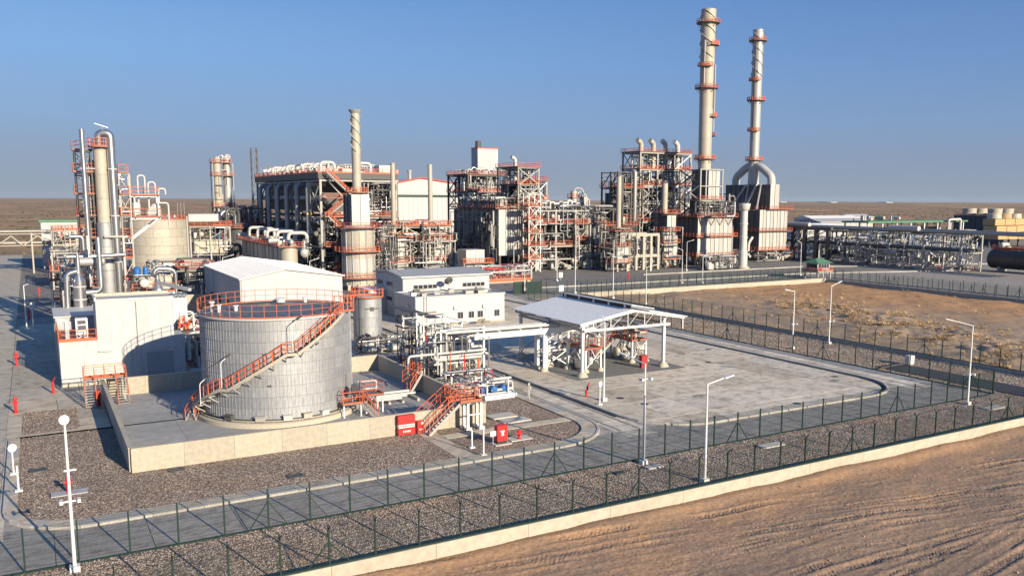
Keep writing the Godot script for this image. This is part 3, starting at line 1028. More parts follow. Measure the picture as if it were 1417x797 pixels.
func fence(label: String, a: Vector3, b: Vector3, step: float, h: float, braces: Array, arms: bool, cell := 0.06, r := 0.0045, plinth := true) -> void:
	var o := thing("fence", label, "fence", a)
	var l := a.distance_to(b)
	var d := (b - a) / l
	var s := V(-d.z, 0, d.x)
	var m := int(round(l / step))
	var w := l / m
	var post := Mb.new().box(V(0, h / 2, 0), V(0.09, h, 0.09), Basis(d, Vector3.UP, s))
	if arms:
		post.beam(V(0, h, 0), V(0, h + 0.3, 0) + s * 0.24, 0.05)
		post.beam(V(0, h, 0), V(0, h + 0.3, 0) - s * 0.24, 0.05)
	var pm := post.mesh()
	var wires := Mb.new()
	var k := cell
	while k < w - 0.02:
		wires.wire(d * k + V(0, 0.06, 0), d * k + V(0, h - 0.06, 0), r)
		k += cell
	var y := 0.08
	while y < h:
		wires.wire(V(0, y, 0), d * w + V(0, y, 0), r * 1.2)
		y += cell * 3.0
	if arms:
		for q in [0.15, 0.3]:
			for e in [-1.0, 1.0]:
				wires.wire(V(0, h + q, 0) + s * 0.8 * q * e, d * w + V(0, h + q, 0) + s * 0.8 * q * e, 0.006)
	var wm := wires.mesh()
	var bm := Mb.new()
	for e in [-1.0, 1.0]:
		bm.beam(V(0, h * 0.68, 0), d * 1.15 * e + V(0, 0.05, 0), 0.06)
	var brm := bm.mesh()
	for q in m + 1:
		part("post", pm, "green", o, d * w * q)
		if q < m: part("mesh_panel", wm, "green", o, d * w * q)
		if q in braces: part("brace", brm, "green", o, d * w * q)
	if plinth:
		part("bottom_rail", Mb.new().beam(V(0, 0.03, 0), d * l + V(0, 0.03, 0), 0.12, 0.12), "green", o)


func fences() -> void:
	perimeter_wall("long pale concrete perimeter wall along the sand in front", V(-29.7, 0, -44.1), V(97.4, 0, -44.1), 0.45, 0.75, 6.05)
	perimeter_wall("concrete perimeter wall between gravel strip and earth lot on the right", V(97.55, 0, -43.95), V(97.55, 0, -151.4), 0.45, 0.9, 6.0)
	perimeter_wall("pale wall on the far edge of the earth lot facing the sun", V(97.75, 0, -151.85), V(171.8, 0, -151.85), 0.55, 0.9, 6.2)
	perimeter_wall("low dark wall under the fence on the right edge of the lot", V(172.0, 0, -151.6), V(172.0, 0, -60), 0.35, 0.9, 6.0)
	fence("green inner fence along the service road in front, straight posts", V(-29.5, 0, -52.4), V(85.25, 0, -52.4), 2.55, 2.5, [16, 24, 31, 39], false)
	fence("green outer fence on the front perimeter wall, Y-shaped post tops", V(-28.55, 0.45, -44.1), V(98.95 - 1.5, 0.45, -44.1), 2.55, 2.0, [16, 24, 32, 40, 48], true)
	fence("green inner fence along the loading pad's right side", V(85.4, 0, -52.4), V(85.4, 0, -151.85), 2.55, 2.5, [1, 9, 16, 23, 31], false, 0.09, 0.005)
	fence("green outer fence on the right perimeter wall above the earth lot", V(97.6, 0.45, -46.6), V(97.6, 0.45, -151.15), 2.55, 2.0, [2, 9, 16, 23, 31], true, 0.09, 0.005)
	fence("far green fence on the sunlit wall behind the earth lot", V(98.0, 0.55, -151.85), V(171.5, 0.55, -151.85), 2.6, 2.2, [8, 16, 24], false, 0.14, 0.008, false)
	fence("second far fence between the far road and the earth lot", V(86.5, 0, -159.6), V(172.5, 0, -159.6), 2.6, 2.5, [9, 18, 27], false, 0.14, 0.008)
	fence("far fence on the right edge of the lot, nearest row of posts", V(172.0, 0.35, -149.0), V(172.0, 0.35, -62.0), 2.6, 2.2, [6, 14, 15, 22, 30], false, 0.12, 0.007, false)
	fence("far fence on the right edge of the lot, row beyond the gap", V(178.0, 0, -157.0), V(178.0, 0, -66.0), 2.6, 2.4, [7, 8, 20], false, 0.12, 0.007)


# ---------------------------------------------------------------- storage tank in its dike
func dike() -> void:
	var floor_ := struct("dike_floor", Mb.new().span(V(5.2, -0.03, -96.5), V(34.1, 0.02, -68.3)), "joint", "grey concrete floor inside the tank dike")
	var r := RandomNumberGenerator.new()
	r.seed = 9
	for a in 6:
		for b in 6:
			var x0 := 5.25 + a * 4.8
			var z0 := -96.45 + b * 4.68
			part("slab", Mb.new().span(V(x0 + 0.01, 0.0, z0 + 0.01), V(x0 + 4.79, 0.05 + r.randf() * 0.006, z0 + 4.67)), ["dike_floor", "dike_floor", "dike_floor1"][r.randi_range(0, 2)], floor_)
	var o := thing("dike_wall", "beige concrete wall enclosing the big silver tank", "wall", V(5.2, 0, -68.4))
	var runs := [[V(0, 0, 0), V(28.85, 0, 0), "dike"], [V(28.85, 0, -0.15), V(28.85, 0, -28.0), "dike1"], [V(28.85, 0, -28.0), V(0.3, 0, -28.0), "dike"], [V(0, 0, -28.0), V(0, 0, -0.15), "dike1"]]
	for q in runs:
		var l: float = q[0].distance_to(q[1])
		var m := int(round(l / 3.6))
		for k in m:
			var a: Vector3 = q[0].lerp(q[1], float(k) / m)
			var b: Vector3 = q[0].lerp(q[1], (k + 1 - 0.004) / m)
			var mb := Mb.new().beam(a + V(0, 0.85, 0), b + V(0, 0.85, 0), 0.28, 1.9)
			mb.beam(a + V(0, 1.815, 0), b + V(0, 1.815, 0), 0.34, 0.06)
			part("wall_section", mb, ["dike", "dike1"][(k + int(l)) % 2], o)


func every(pts: Array, n: int) -> Array:
	var out := []
	for k in pts.size():
		if k % n == 0 or k == pts.size() - 1: out.append(pts[k])
	return out


const TC := Vector3(19.3, 0, -82.6)
const TR := 6.75
func tank() -> void:
	var o := thing("storage_tank", "big silver clad storage tank with orange spiral stair", "storage tank", TC)
	part("footing", Mb.new().lathe([Vector2(7.35, 0), Vector2(7.35, 0.42), Vector2(7.2, 0.5), Vector2(5.0, 0.5)], 48), "footing", o)
	var pipe_ring := ring_pts(V(0, 0.62, 0), TR + 0.32, 0, TAU, 40)
	part("ring_pipe", Mb.new().tube(pipe_ring, 0.06, 6, false), "cream", o)
	var stands := Mb.new()
	for k in 20:
		var a := TAU * k / 20
		stands.box(V(cos(a) * (TR + 0.32), 0.55, sin(a) * (TR + 0.32)), V(0.06, 0.14, 0.06))
	part("pipe_supports", stands, "cream", o)
	part("shell_core", Mb.new().lathe([Vector2(TR - 0.05, 0.5), Vector2(TR - 0.05, 9.55)], 64), "steel_dark", o)
	# cladding sheets
	var r := RandomNumberGenerator.new()
	r.seed = 6
	var rows := 9
	var cols := 32
	var y0 := 0.72
	var hh := (9.5 - y0) / rows
	var shapes := []
	for q in 2:
		var w := TAU / cols
		var bulge: float = [0.0, 0.008][q]
		var mb := Mb.new().lathe([Vector2(TR - 0.02, 0.008), Vector2(TR + 0.012, 0.012), Vector2(TR + bulge + 0.004, hh * 0.5), Vector2(TR, hh - 0.012), Vector2(TR - 0.03, hh - 0.004)], 4, Vector3.ZERO, Basis(), 0.003 / TR, w - 0.003 / TR)
		for k in 4:
			var an := w * (k + 0.5) / 4.0
			mb.box(V(cos(an) * (TR + bulge), hh * 0.5, sin(an) * (TR + bulge)), V(0.05, hh - 0.06, 0.07), Basis(Vector3.UP, -an))
		shapes.append(mb.mesh())
	for a in rows:
		for b in cols:
			part("cladding_sheet", shapes[r.randi_range(0, 1)], "tank%d" % r.randi_range(0, 3), o, V(0, y0 + a * hh, 0), TAU * b / cols)
	part("rim", Mb.new().lathe([Vector2(TR, 9.46), Vector2(TR + 0.22, 9.48), Vector2(TR + 0.22, 9.62), Vector2(TR - 0.1, 9.66)], 64), "trim", o)
	var roof := part("roof", Mb.new().lathe([Vector2(TR - 0.1, 9.6), Vector2(TR * 0.5, 9.95), Vector2(0.01, 10.2)], 64), "tank_roof", o)
	var seams := Mb.new()
	for k in 16:
		var a := TAU * k / 16
		seams.beam(V(cos(a) * 0.6, 10.18, sin(a) * 0.6), V(cos(a) * 6.5, 9.645, sin(a) * 6.5), 0.05, 0.04)
	part("seam", seams, "tank_roof", roof)
	part("railing", rail(Mb.new(), ring_pts(V(0, 9.66, 0), TR + 0.12, deg_to_rad(60), deg_to_rad(60 + 344), 40), 1.15, 0.045, 1.3, 0.1), "orange", o)
	# roof fittings
	for k in 5:
		var p: Array = [[-5.6, -0.6, 0.9], [-5.2, 0.6, 0.75], [-3.9, 1.4, 0.7], [0.5, -2.4, 0.5], [3.2, -1.8, 0.7]][k]
		var mb := Mb.new().lathe([Vector2(0.16, 0), Vector2(0.16, p[2]), Vector2(0.27, p[2]), Vector2(0.27, p[2] + 0.12), Vector2(0.001, p[2] + 0.14)], 12, V(p[0], 9.6, p[1]))
		part("nozzle", mb, "lamp_white", o)
	part("manway", Mb.new().lathe([Vector2(0.42, 0), Vector2(0.42, 0.4), Vector2(0.55, 0.4), Vector2(0.55, 0.5), Vector2(0.001, 0.52)], 16, V(0.8, 9.95, -1.6)), "lamp_white", o)
	# shell fittings low down
	for k in 5:
		var a := deg_to_rad([141.0, 117.0, 98.0, 84.0, 70.0][k])
		var b := Basis(Vector3.UP, -(a - PI / 2))
		var mb := Mb.new()
		mb.box(V(0, 0, 0), V(0.75, 0.42, 0.5))
		mb.box(V(0, 0.24, 0.1), V(0.85, 0.06, 0.62))
		var q := part("outlet_hood", mb, ["steel_dark", "steel", "pipe_white", "cream", "trim"][k], o, V(cos(a) * (TR + 0.2), 0.85, sin(a) * (TR + 0.2)))
		q.basis = b
	for k in 26:
		var a := r.randf_range(20, 195)
		var y := r.randf_range(1.5, 9.0)
		if absf(y - lerpf(0.5, 9.6, (190.0 - a) / 136.0)) > 1.8: continue
		var e := V(cos(deg_to_rad(a)), 0, sin(deg_to_rad(a)))
		part("bracket", Mb.new().beam(e * TR + V(0, y - 0.9, 0), e * (TR + 0.5) + V(0, y - 0.6, 0), 0.07), "steel_dark", o)
	# spiral stair with two landings
	var st := thing("spiral_stair", "orange railed stair winding up the side of the big tank", "stair", TC)
	var ri := TR + 0.15
	var ro := TR + 0.95
	var a0 := 191.0
	var pts := []   # (angle, height)
	var plan := [[191.0, 0.55], [143.0, 3.45], [137.0, 3.45], [98.0, 6.55], [91.0, 6.55], [55.0, 9.66]]
	for s in plan.size() - 1:
		var n := 18 if plan[s + 1][1] > plan[s][1] else 2
		for k in n:
			var t := float(k) / n
			pts.append(Vector2(lerpf(plan[s][0], plan[s + 1][0], t), lerpf(plan[s][1], plan[s + 1][1], t)))
	pts.append(Vector2(plan[-1][0], plan[-1][1]))
	var inner := []
	var outer := []
	for p in pts:
		var e := V(cos(deg_to_rad(p.x)), 0, sin(deg_to_rad(p.x)))
		inner.append(e * ri + V(0, p.y, 0))
		outer.append(e * ro + V(0, p.y, 0))
	var s1 := Mb.new()
	var s2 := Mb.new()
	for k in pts.size() - 1:
		s1.beam(inner[k], inner[k + 1], 0.06, 0.26)
		s2.beam(outer[k], outer[k + 1], 0.06, 0.26)
	part("stringer", s1, "steel", st)
	part("stringer", s2, "steel_tan", st)
	for k in pts.size() - 1:
		var flat_: bool = absf(pts[k + 1].y - pts[k].y) < 0.01
		var mb := Mb.new()
		mb.beam(inner[k].lerp(inner[k + 1], 0.5) + V(0, 0.06, 0), outer[k].lerp(outer[k + 1], 0.5) + V(0, 0.06, 0), 0.3 if not flat_ else 0.42, 0.05)
		part("tread" if not flat_ else "landing", mb, "grating", st)
	part("handrail", rail(Mb.new(), every(outer, 2), 1.05, 0.06, 2.0, 0.0), "orange", st)
	part("handrail", rail(Mb.new(), every(inner.slice(10), 3), 1.05, 0.05, 3.0, 0.0), "orange", st)
	var bl := Mb.new()
	for k in range(2, pts.size() - 1, 4):
		var e := V(cos(deg_to_rad(pts[k].x)), 0, sin(deg_to_rad(pts[k].x)))
		bl.beam(e * (TR) + V(0, pts[k].y - 0.8, 0), e * ro + V(0, pts[k].y - 0.15, 0), 0.08)
		bl.beam(e * (TR) + V(0, pts[k].y - 0.15, 0), e * ro + V(0, pts[k].y - 0.15, 0), 0.08)
	part("support_bracket", bl, "steel", st)
	# foot of the stair
	stair(st, V(cos(deg_to_rad(191)) * (TR + 0.55), 0.55, sin(deg_to_rad(191)) * (TR + 0.55)) + V(-0.9, -0.5, 1.9), V(cos(deg_to_rad(191)) * (TR + 0.55), 0.75, sin(deg_to_rad(191)) * (TR + 0.55)), 0.85, 0.06)
	for p in [[178.0, 0.0, 1.6], [163.0, 1.4, 2.0], [141.0, 3.4, 2.2], [94.0, 6.5, 2.4]]:
		var e := V(cos(deg_to_rad(p[0])), 0, sin(deg_to_rad(p[0])))
		var q: Vector3 = e * (ro + 0.03) + V(0, p[1] + 0.3, 0)
		var l := part("lamp_pole", Mb.new().tube(bend([q, q + V(0, p[2], 0), q + V(0.55, p[2] + 0.35, -0.3)], 0.2), 0.04, 6), "lamp_white", st)
		part("lamp_head", Mb.new().beam(q + V(0.45, p[2] + 0.3, -0.25), q + V(0.95, p[2] + 0.6, -0.5), 0.18, 0.1), "steel_dark", l)
	part("gate", rail(Mb.new(), [V(cos(deg_to_rad(55)) * TR, 9.66, sin(deg_to_rad(55)) * TR), V(cos(deg_to_rad(40)) * (TR + 0.9), 9.66, sin(deg_to_rad(40)) * (TR + 0.9)), V(cos(deg_to_rad(30)) * (TR + 0.2), 9.66, sin(deg_to_rad(30)) * (TR + 0.2))], 1.5, 0.07, 0.6, 0.2), "orange", st)
	# manhole platform with its round cover on the right
	var pf := thing("access_platform", "small orange access platform at the tank's manhole cover", "platform", V(24.6, 0, -76.9))
	deck(pf, -1.2, 0.6, -0.7, 0.9, 1.3, 0.07, 0.055)
	deck(pf, 1.1, 2.9, -1.4, 0.3, 1.75, 0.07, 0.055)
	for p in [[-1.1, 0.8], [0.5, 0.8], [-1.1, -0.6], [1.2, 0.2], [2.8, 0.2], [2.8, -1.3]]:
		part("leg", Mb.new().box(V(p[0], 0.62, p[1]), V(0.12, 1.24, 0.12)), "lamp_white", pf)
	stair(pf, V(1.7, 0.05, 1.7), V(0.7, 1.3, 0.5), 0.7, 0.05)
	var mh := part("manhole_cover", Mb.new().lathe([Vector2(0.001, 0), Vector2(0.52, 0), Vector2(0.52, 0.12), Vector2(0.001, 0.14)], 20, V(0.1, 2.5, 0.1), Basis(Vector3(0.8, 0, -0.6), Vector3(0.6, 0, 0.8), Vector3(0, -1, 0)).orthonormalized()), "steel_dark", pf)
	part("davit", Mb.new().tube(bend([V(0.0, 1.3, -0.1), V(0, 3.9, -0.1), V(0.1, 4.1, 0.1)], 0.2), 0.04, 6), "steel", mh)
	# small mixers and cable trays low on the shell
	# white pipes on the dike floor to the right of the tank
	var wp := thing("floor_pipes", "white pipe run on low sleepers across the dike floor", "pipes", V(26, 0, -80))
	for k in 4:
		var z: float = [-2.4, -1.1, -0.2, 0.7][k]
		var x1: float = [6.2, 6.4, 5.2, 4.3][k]
		var zz := z * 0.9
		part("pipe", Mb.new().tube(bend([V(0.3 + k * 0.2, 0.95, -3.0 + k * 0.3), V(0.9 + k * 0.3, 0.55, -2.4 + zz), V(0.9 + k * 0.3, 0.5, zz), V(x1, 0.5, zz)], 0.35), [0.14, 0.12, 0.11, 0.13][k], 8), "pipe_white", wp)
	for x in [1.6, 3.0, 4.4, 6.0]:
		part("sleeper", Mb.new().span(V(x - 0.12, 0.05, -2.6), V(x + 0.12, 0.34, 0.9)), "cream", wp)
	part("pipe", Mb.new().tube(bend([V(0.2, 1.9, 1.1), V(1.7, 1.9, 1.1), V(1.7, 0.1, 1.1)], 0.3), 0.1, 8), "pipe_white", wp)
	part("pipe", Mb.new().tube(bend([V(0.3, 2.3, -0.6), V(2.2, 2.3, -0.6), V(2.2, 0.1, -0.6)], 0.3), 0.1, 8), "pipe_white", wp)
	var cab := thing("handrail_fence", "short orange railing and steps at the dike's right inner wall", "railing", V(32.3, 0, -84.6))
	stair(cab, V(0.2, 0.05, 1.6), V(1.5, 2.0, 1.6), 0.9, 0.055)
	part("railing", rail(Mb.new(), [V(0, 1.0, 0.4), V(1.4, 1.9, 0.4), V(1.4, 1.9, -3.0)], 1.1, 0.055, 0.7, 0.1), "orange", cab)
	# orange stair over the front wall
	var os := thing("crossover_stair", "orange railed crossover stair over the dike's front wall", "stair", V(29.9, 0, -68.4))
	deck(os, 0.4, 3.1, -0.65, 0.75, 2.55, 0.07, 0.055)
	stair(os, V(-2.0, 0.05, 1.35), V(0.9, 2.5, 1.35), 0.9, 0.055)
	stair(os, V(-2.4, 0.1, -0.95), V(0.8, 2.5, -0.95), 0.85, 0.055)
	part("railing", rail(Mb.new(), [V(0.9, 2.55, 1.85), V(2.9, 2.55, 1.85), V(2.9, 2.55, 0.6)], 1.1, 0.055, 0.8, 0.2), "orange", os)
	part("platform", Mb.new().span(V(0.85, 2.44, 0.8), V(2.9, 2.55, 1.9)), "grating", os)
	for p in [[1.6, 1.75], [2.85, 1.75], [1.6, 0.85], [2.85, 0.85], [0.6, -0.6], [2.9, -0.6]]:
		var l := part("leg", Mb.new().box(V(p[0], 1.25, p[1]), V(0.2, 2.4, 0.2)), "lamp_white", os)
		if p[1] > 0: part("foot", Mb.new().box(V(p[0], 0.16, p[1]), V(0.5, 0.24, 0.5)), "lamp_white", l)
	part("brace", Mb.new().beam(V(1.6, 1.4, 1.75), V(2.85, 1.4, 1.75), 0.1), "lamp_white", os)
	# orange crossover stair over the left wall near the white building
	var ls := thing("crossover_stair", "orange crossover stair over the dike wall by the white machine building", "stair", V(5.2, 0, -95.0))
	deck(ls, -1.7, 1.9, -0.6, 0.6, 2.4, 0.07, 0.055)
	stair(ls, V(-1.3, 0.05, 3.1), V(-1.3, 2.4, 0.6), 0.95, 0.055)
	stair(ls, V(1.5, 0.05, 3.1), V(1.5, 2.4, 0.6), 0.95, 0.055)
	for p in [[-1.6, 0.5], [-1.6, -0.5], [1.8, 0.5], [1.8, -0.5]]:
		part("leg", Mb.new().box(V(p[0], 1.2, p[1]), V(0.12, 2.35, 0.12)), "steel", ls)


# ---------------------------------------------------------------- white machine building
func ribbed(mb: Mb, x0: float, x1: float, y0: float, y1: float, z: float, n: int, out := 0.03) -> void:
	# narrow upright ribs of a clad wall that faces +z
	for k in n:
		var x := lerpf(x0, x1, (k + 0.5) / n)
		mb.span(V(x - 0.03, y0, z), V(x + 0.03, y1, z + out))


func wall_panels(o: Node, x0: float, x1: float, y0: float, y1: float, z: float, w: float, m1: String, m2: String, seed_: int) -> void:
	var r := RandomNumberGenerator.new()
	r.seed = seed_
	var n := maxi(1, int(round((x1 - x0) / w)))
	for k in n:
		var a := lerpf(x0, x1, float(k) / n)
		var b := lerpf(x0, x1, float(k + 1) / n)
		part("wall_panel", Mb.new().span(V(a + 0.005, y0, z), V(b - 0.005, y1, z + 0.045)), m1 if r.randf() < 0.8 else m2, o)


func roller_door(o: Node, x0: float, x1: float, y0: float, y1: float, z: float, m: String, slats := 10) -> void:
	var d := part("door", Mb.new().span(V(x0, y0, z - 0.05), V(x1, y1, z + 0.03)), m, o)
	for k in slats:
		var a := lerpf(y0, y1, float(k) / slats)
		var b := lerpf(y0, y1, (k + 0.93) / slats)
		part("slat", Mb.new().span(V(x0 + 0.02, a + 0.01, z + 0.03), V(x1 - 0.02, b, z + 0.055)), m, d)
	var fr := Mb.new()
	fr.span(V(x0 - 0.12, y0, z), V(x0, y1 + 0.12, z + 0.09))
	fr.span(V(x1, y0, z), V(x1 + 0.12, y1 + 0.12, z + 0.09))
	fr.span(V(x0, y1, z), V(x1, y1 + 0.12, z + 0.09))
	part("door_frame", fr, "trim", d)


func machine_building() -> void:
	var o := thing("machine_building", "white windowless machine building with stepped roof beside the tank dike", "building", V(1.75, 0, -103.5))
	# local: x 0..12.3, front at z 0
	part("wall", Mb.new().span(V(0, 0, -9.0), V(3.6, 4.85, -0.05)), "white", o)
	part("wall", Mb.new().span(V(3.6, 0, -4.2), V(11.2, 9.0, -0.05)), "white", o)
	part("wall", Mb.new().span(V(11.2, 0, -3.6), V(12.25, 4.8, -0.05)), "white1", o)
	wall_panels(o, 0.0, 3.58, 0.35, 4.85, -0.05, 1.25, "white", "white1", 1)
	wall_panels(o, 3.62, 11.2, 4.9, 9.0, -0.05, 1.27, "white", "white1", 2)
	wall_panels(o, 3.62, 11.2, 0.35, 4.87, -0.05, 1.27, "white", "white1", 3)
	wall_panels(o, 11.22, 12.25, 0.35, 4.8, -0.05, 1.0, "white1", "white", 4)
	part("plinth", Mb.new().span(V(-0.04, 0, -0.04), V(12.3, 0.34, 0.06)), "footing", o)
	part("parapet", Mb.new().span(V(3.5, 9.0, -0.2), V(11.3, 9.18, 0.08)), "trim", o)
	part("parapet", Mb.new().span(V(3.5, 9.0, -4.4), V(3.72, 9.35, -0.2)), "white", o)
	part("parapet", Mb.new().span(V(3.5, 9.0, -4.6), V(11.3, 9.4, -4.2)), "wall", o)
	part("roof", Mb.new().span(V(3.72, 9.0, -4.2), V(11.2, 9.06, -0.2)), "roof_grey", o)
	part("deck", Mb.new().span(V(-0.05, 4.85, -9.05), V(3.62, 4.95, 0.07)), "orange", o)
	part("railing", rail(Mb.new(), [V(3.5, 4.95, 0.0), V(0, 4.95, 0), V(0, 4.95, -8.9)], 1.1, 0.06, 0.9, 0.2), "orange", o)
	roller_door(o, 2.35, 6.6, 0.4, 3.35, 0.0, "door_pale", 9)
	part("door_seam", Mb.new().span(V(4.05, 0.4, 0.05), V(4.11, 3.35, 0.075)), "trim", o)
	roller_door(o, 8.3, 11.1 - 0.05, 0.4, 3.1, 0.0, "door", 9)
	part("downpipe", Mb.new().tube([V(7.55, 0.4, 0.12), V(7.55, 8.8, 0.12)], 0.07, 7), "trim", o)
	part("downpipe", Mb.new().tube([V(11.9, 0.4, 0.12), V(11.9, 4.6, 0.12)], 0.07, 7), "trim", o)
	for p in [[1.4, 3.3, 0.7, 0.45], [4.8, 7.3, 0.45, 0.4]]:
		part("vent", Mb.new().box(V(p[0], p[1], 0.02), V(p[2], p[3], 0.06)), "door_pale", o)
	for p in [[4.3, 3.62, 1.3], [9.7, 3.42, 1.3]]:
		part("door_light", Mb.new().box(V(p[0], p[1], 0.2), V(p[2], 0.1, 0.25)), "trim", o)
	# plant standing on the low roof
	var ac := thing("air_handler", "white air handling box on a stand on the building's low roof", "air conditioner", V(4.0, 4.95, -105.2))
	part("casing", Mb.new().box(V(0, 1.3, 0), V(1.15, 1.7, 1.1)), "lamp_white", ac)
	part("grille", Mb.new().box(V(0, 1.15, 0.56), V(0.8, 0.5, 0.04)), "steel_dark", ac)
	part("grille", Mb.new().box(V(0, 1.75, 0.56), V(0.8, 0.4, 0.04)), "steel_dark", ac)
	var lg := Mb.new()
	lg.beam(V(-0.5, 0, 0.5), V(0.5, 0.5, 0.5), 0.08); lg.beam(V(0.5, 0, 0.5), V(-0.5, 0.5, 0.5), 0.08)
	for sx in [-0.5, 0.5]:
		for sz in [-0.5, 0.5]:
			lg.box(V(sx, 0.24, sz), V(0.08, 0.48, 0.08))
	part("stand", lg, "lamp_white", ac)
	var ac2 := thing("duct_cowl", "narrow white duct cowl left of the air handling box", "duct", V(2.6, 4.95, -104.9))
	part("duct", Mb.new().tube(bend([V(0, 0, 0), V(0, 2.0, 0), V(-0.5, 2.0, 0)], 0.4), 0.22, 8), "lamp_white", ac2)
	part("cowl", Mb.new().box(V(-0.6, 2.0, 0), V(0.3, 0.6, 0.5)), "trim", ac2)
	# blue grey annex in shade behind
	var an := thing("annex_building", "shaded blue grey annex behind the machine building's left end", "building", V(1.7, 0, -122))
	part("wall", Mb.new().span(V(0, 0, 0), V(4.5, 6.3, 9.0)), "roof_grey", an)
	part("roof", Mb.new().span(V(-0.15, 6.3, -0.15), V(4.65, 6.45, 9.15)), "trim", an)
	var wp := Mb.new()
	for k in 7: wp.span(V(-0.05, 0.2, 0.6 + k * 1.25), V(0, 6.2, 0.68 + k * 1.25))
	part("rib", wp, "trim", an)
	part("ladder", Mb.new().beam(V(-0.12, 0.4, 8.6), V(-0.12, 5.6, 8.6), 0.06), "steel", an)


# ---------------------------------------------------------------- gabled hall, office and workshop
func gable_hall() -> void:
	var o := thing("gabled_hall", "white hall with shallow gabled roof right behind the big tank", "building", V(25.2, 0, -128))
	var W := 14.6
	var H := 8.5
	var R := 9.75
	var D := 30.0
	var mid := W * 0.42
	var mb := Mb.new()
	mb.flat(V(0, 0, 0), V(W, 0, 0), V(W, H, 0), V(0, H, 0))
	mb.tri(V(0, H, 0), V(W, H, 0), V(mid, R, 0))
	mb.flat(V(0, 0, -D), V(0, 0, 0), V(0, H, 0), V(0, H, -D))
	mb.flat(V(W, 0, 0), V(W, 0, -D), V(W, H, -D), V(W, H, 0))
	mb.flat(V(W, 0, -D), V(0, 0, -D), V(0, H, -D), V(W, H, -D))
	mb.tri(V(W, H, -D), V(0, H, -D), V(mid, R, -D))
	part("wall", mb, "white", o)
	wall_panels(o, 0.02, W - 0.02, 0.3, H - 0.05, 0.0, 1.2, "white", "white1", 5)
	for k in 20:
		var z := -D + k * D / 20.0
		part("wall_panel", Mb.new().span(V(-0.05, 0.3, z + 0.015), V(0, H - 0.05, z + D / 20.0 - 0.015)), "white1" if k % 3 else "white", o)
	for s in 2:
		var rf := part("roof", Mb.new(), "roof", o)
		var m2 := Mb.new()
		if s == 0: m2.flat(V(-0.3, H + 0.0, 0.3), V(mid, R + 0.06, 0.3), V(mid, R + 0.06, -D - 0.3), V(-0.3, H, -D - 0.3))
		else: m2.flat(V(mid, R + 0.06, 0.3), V(W + 0.3, H + 0.0, 0.3), V(W + 0.3, H, -D - 0.3), V(mid, R + 0.06, -D - 0.3))
		rf.mesh = m2.mesh()
		for k in 22:
			var z := 0.3 - (k + 0.5) * (D + 0.6) / 22.0
			if s == 0: part("sheet_seam", Mb.new().beam(V(-0.3, H + 0.015, z), V(mid, R + 0.075, z), 0.05, 0.04), "roof", rf)
			else: part("sheet_seam", Mb.new().beam(V(mid, R + 0.075, z), V(W + 0.3, H + 0.015, z), 0.05, 0.04), "roof", rf)
	part("eave", Mb.new().beam(V(-0.34, H - 0.06, 0.3), V(-0.34, H - 0.06, -D - 0.3), 0.12, 0.18), "trim", o)
	part("verge", Mb.new().beam(V(-0.3, H - 0.05, 0.34), V(mid, R + 0.0, 0.34), 0.07, 0.2), "trim", o)
	part("verge", Mb.new().beam(V(mid, R + 0.0, 0.34), V(W + 0.3, H - 0.05, 0.34), 0.07, 0.2), "trim", o)
	for k in 4:
		var z := -4.0 - k * 6.5
		var w := part("window", Mb.new().span(V(-0.1, 3.4, z - 1.2), V(-0.05, 4.6, z + 1.2)), "trim", o)
		for q in 3: part("pane", Mb.new().span(V(-0.13, 3.5, z - 1.1 + q * 0.76), V(-0.1, 4.5, z - 0.42 + q * 0.76)), "glass", w)
	part("downpipe", Mb.new().tube([V(-0.2, 0.2, 0.12), V(-0.2, H - 0.2, 0.12)], 0.08, 7), "trim", o)
	ladder(o, V(-0.4, 0.2, -20), H, V(0, 0, 1))


func window(o: Node, x: float, y: float, w: float, h: float, z: float, panes := 2) -> void:
	var f := part("window", Mb.new().span(V(x - w / 2, y - h / 2, z), V(x + w / 2, y + h / 2, z + 0.07)), "white1", o)
	for k in panes:
		var a := lerpf(x - w / 2 + 0.05, x + w / 2, float(k) / panes)
		part("pane", Mb.new().span(V(a, y - h / 2 + 0.07, z + 0.07), V(a + w / panes - 0.07, y + h / 2 - 0.07, z + 0.085)), "glass", f)


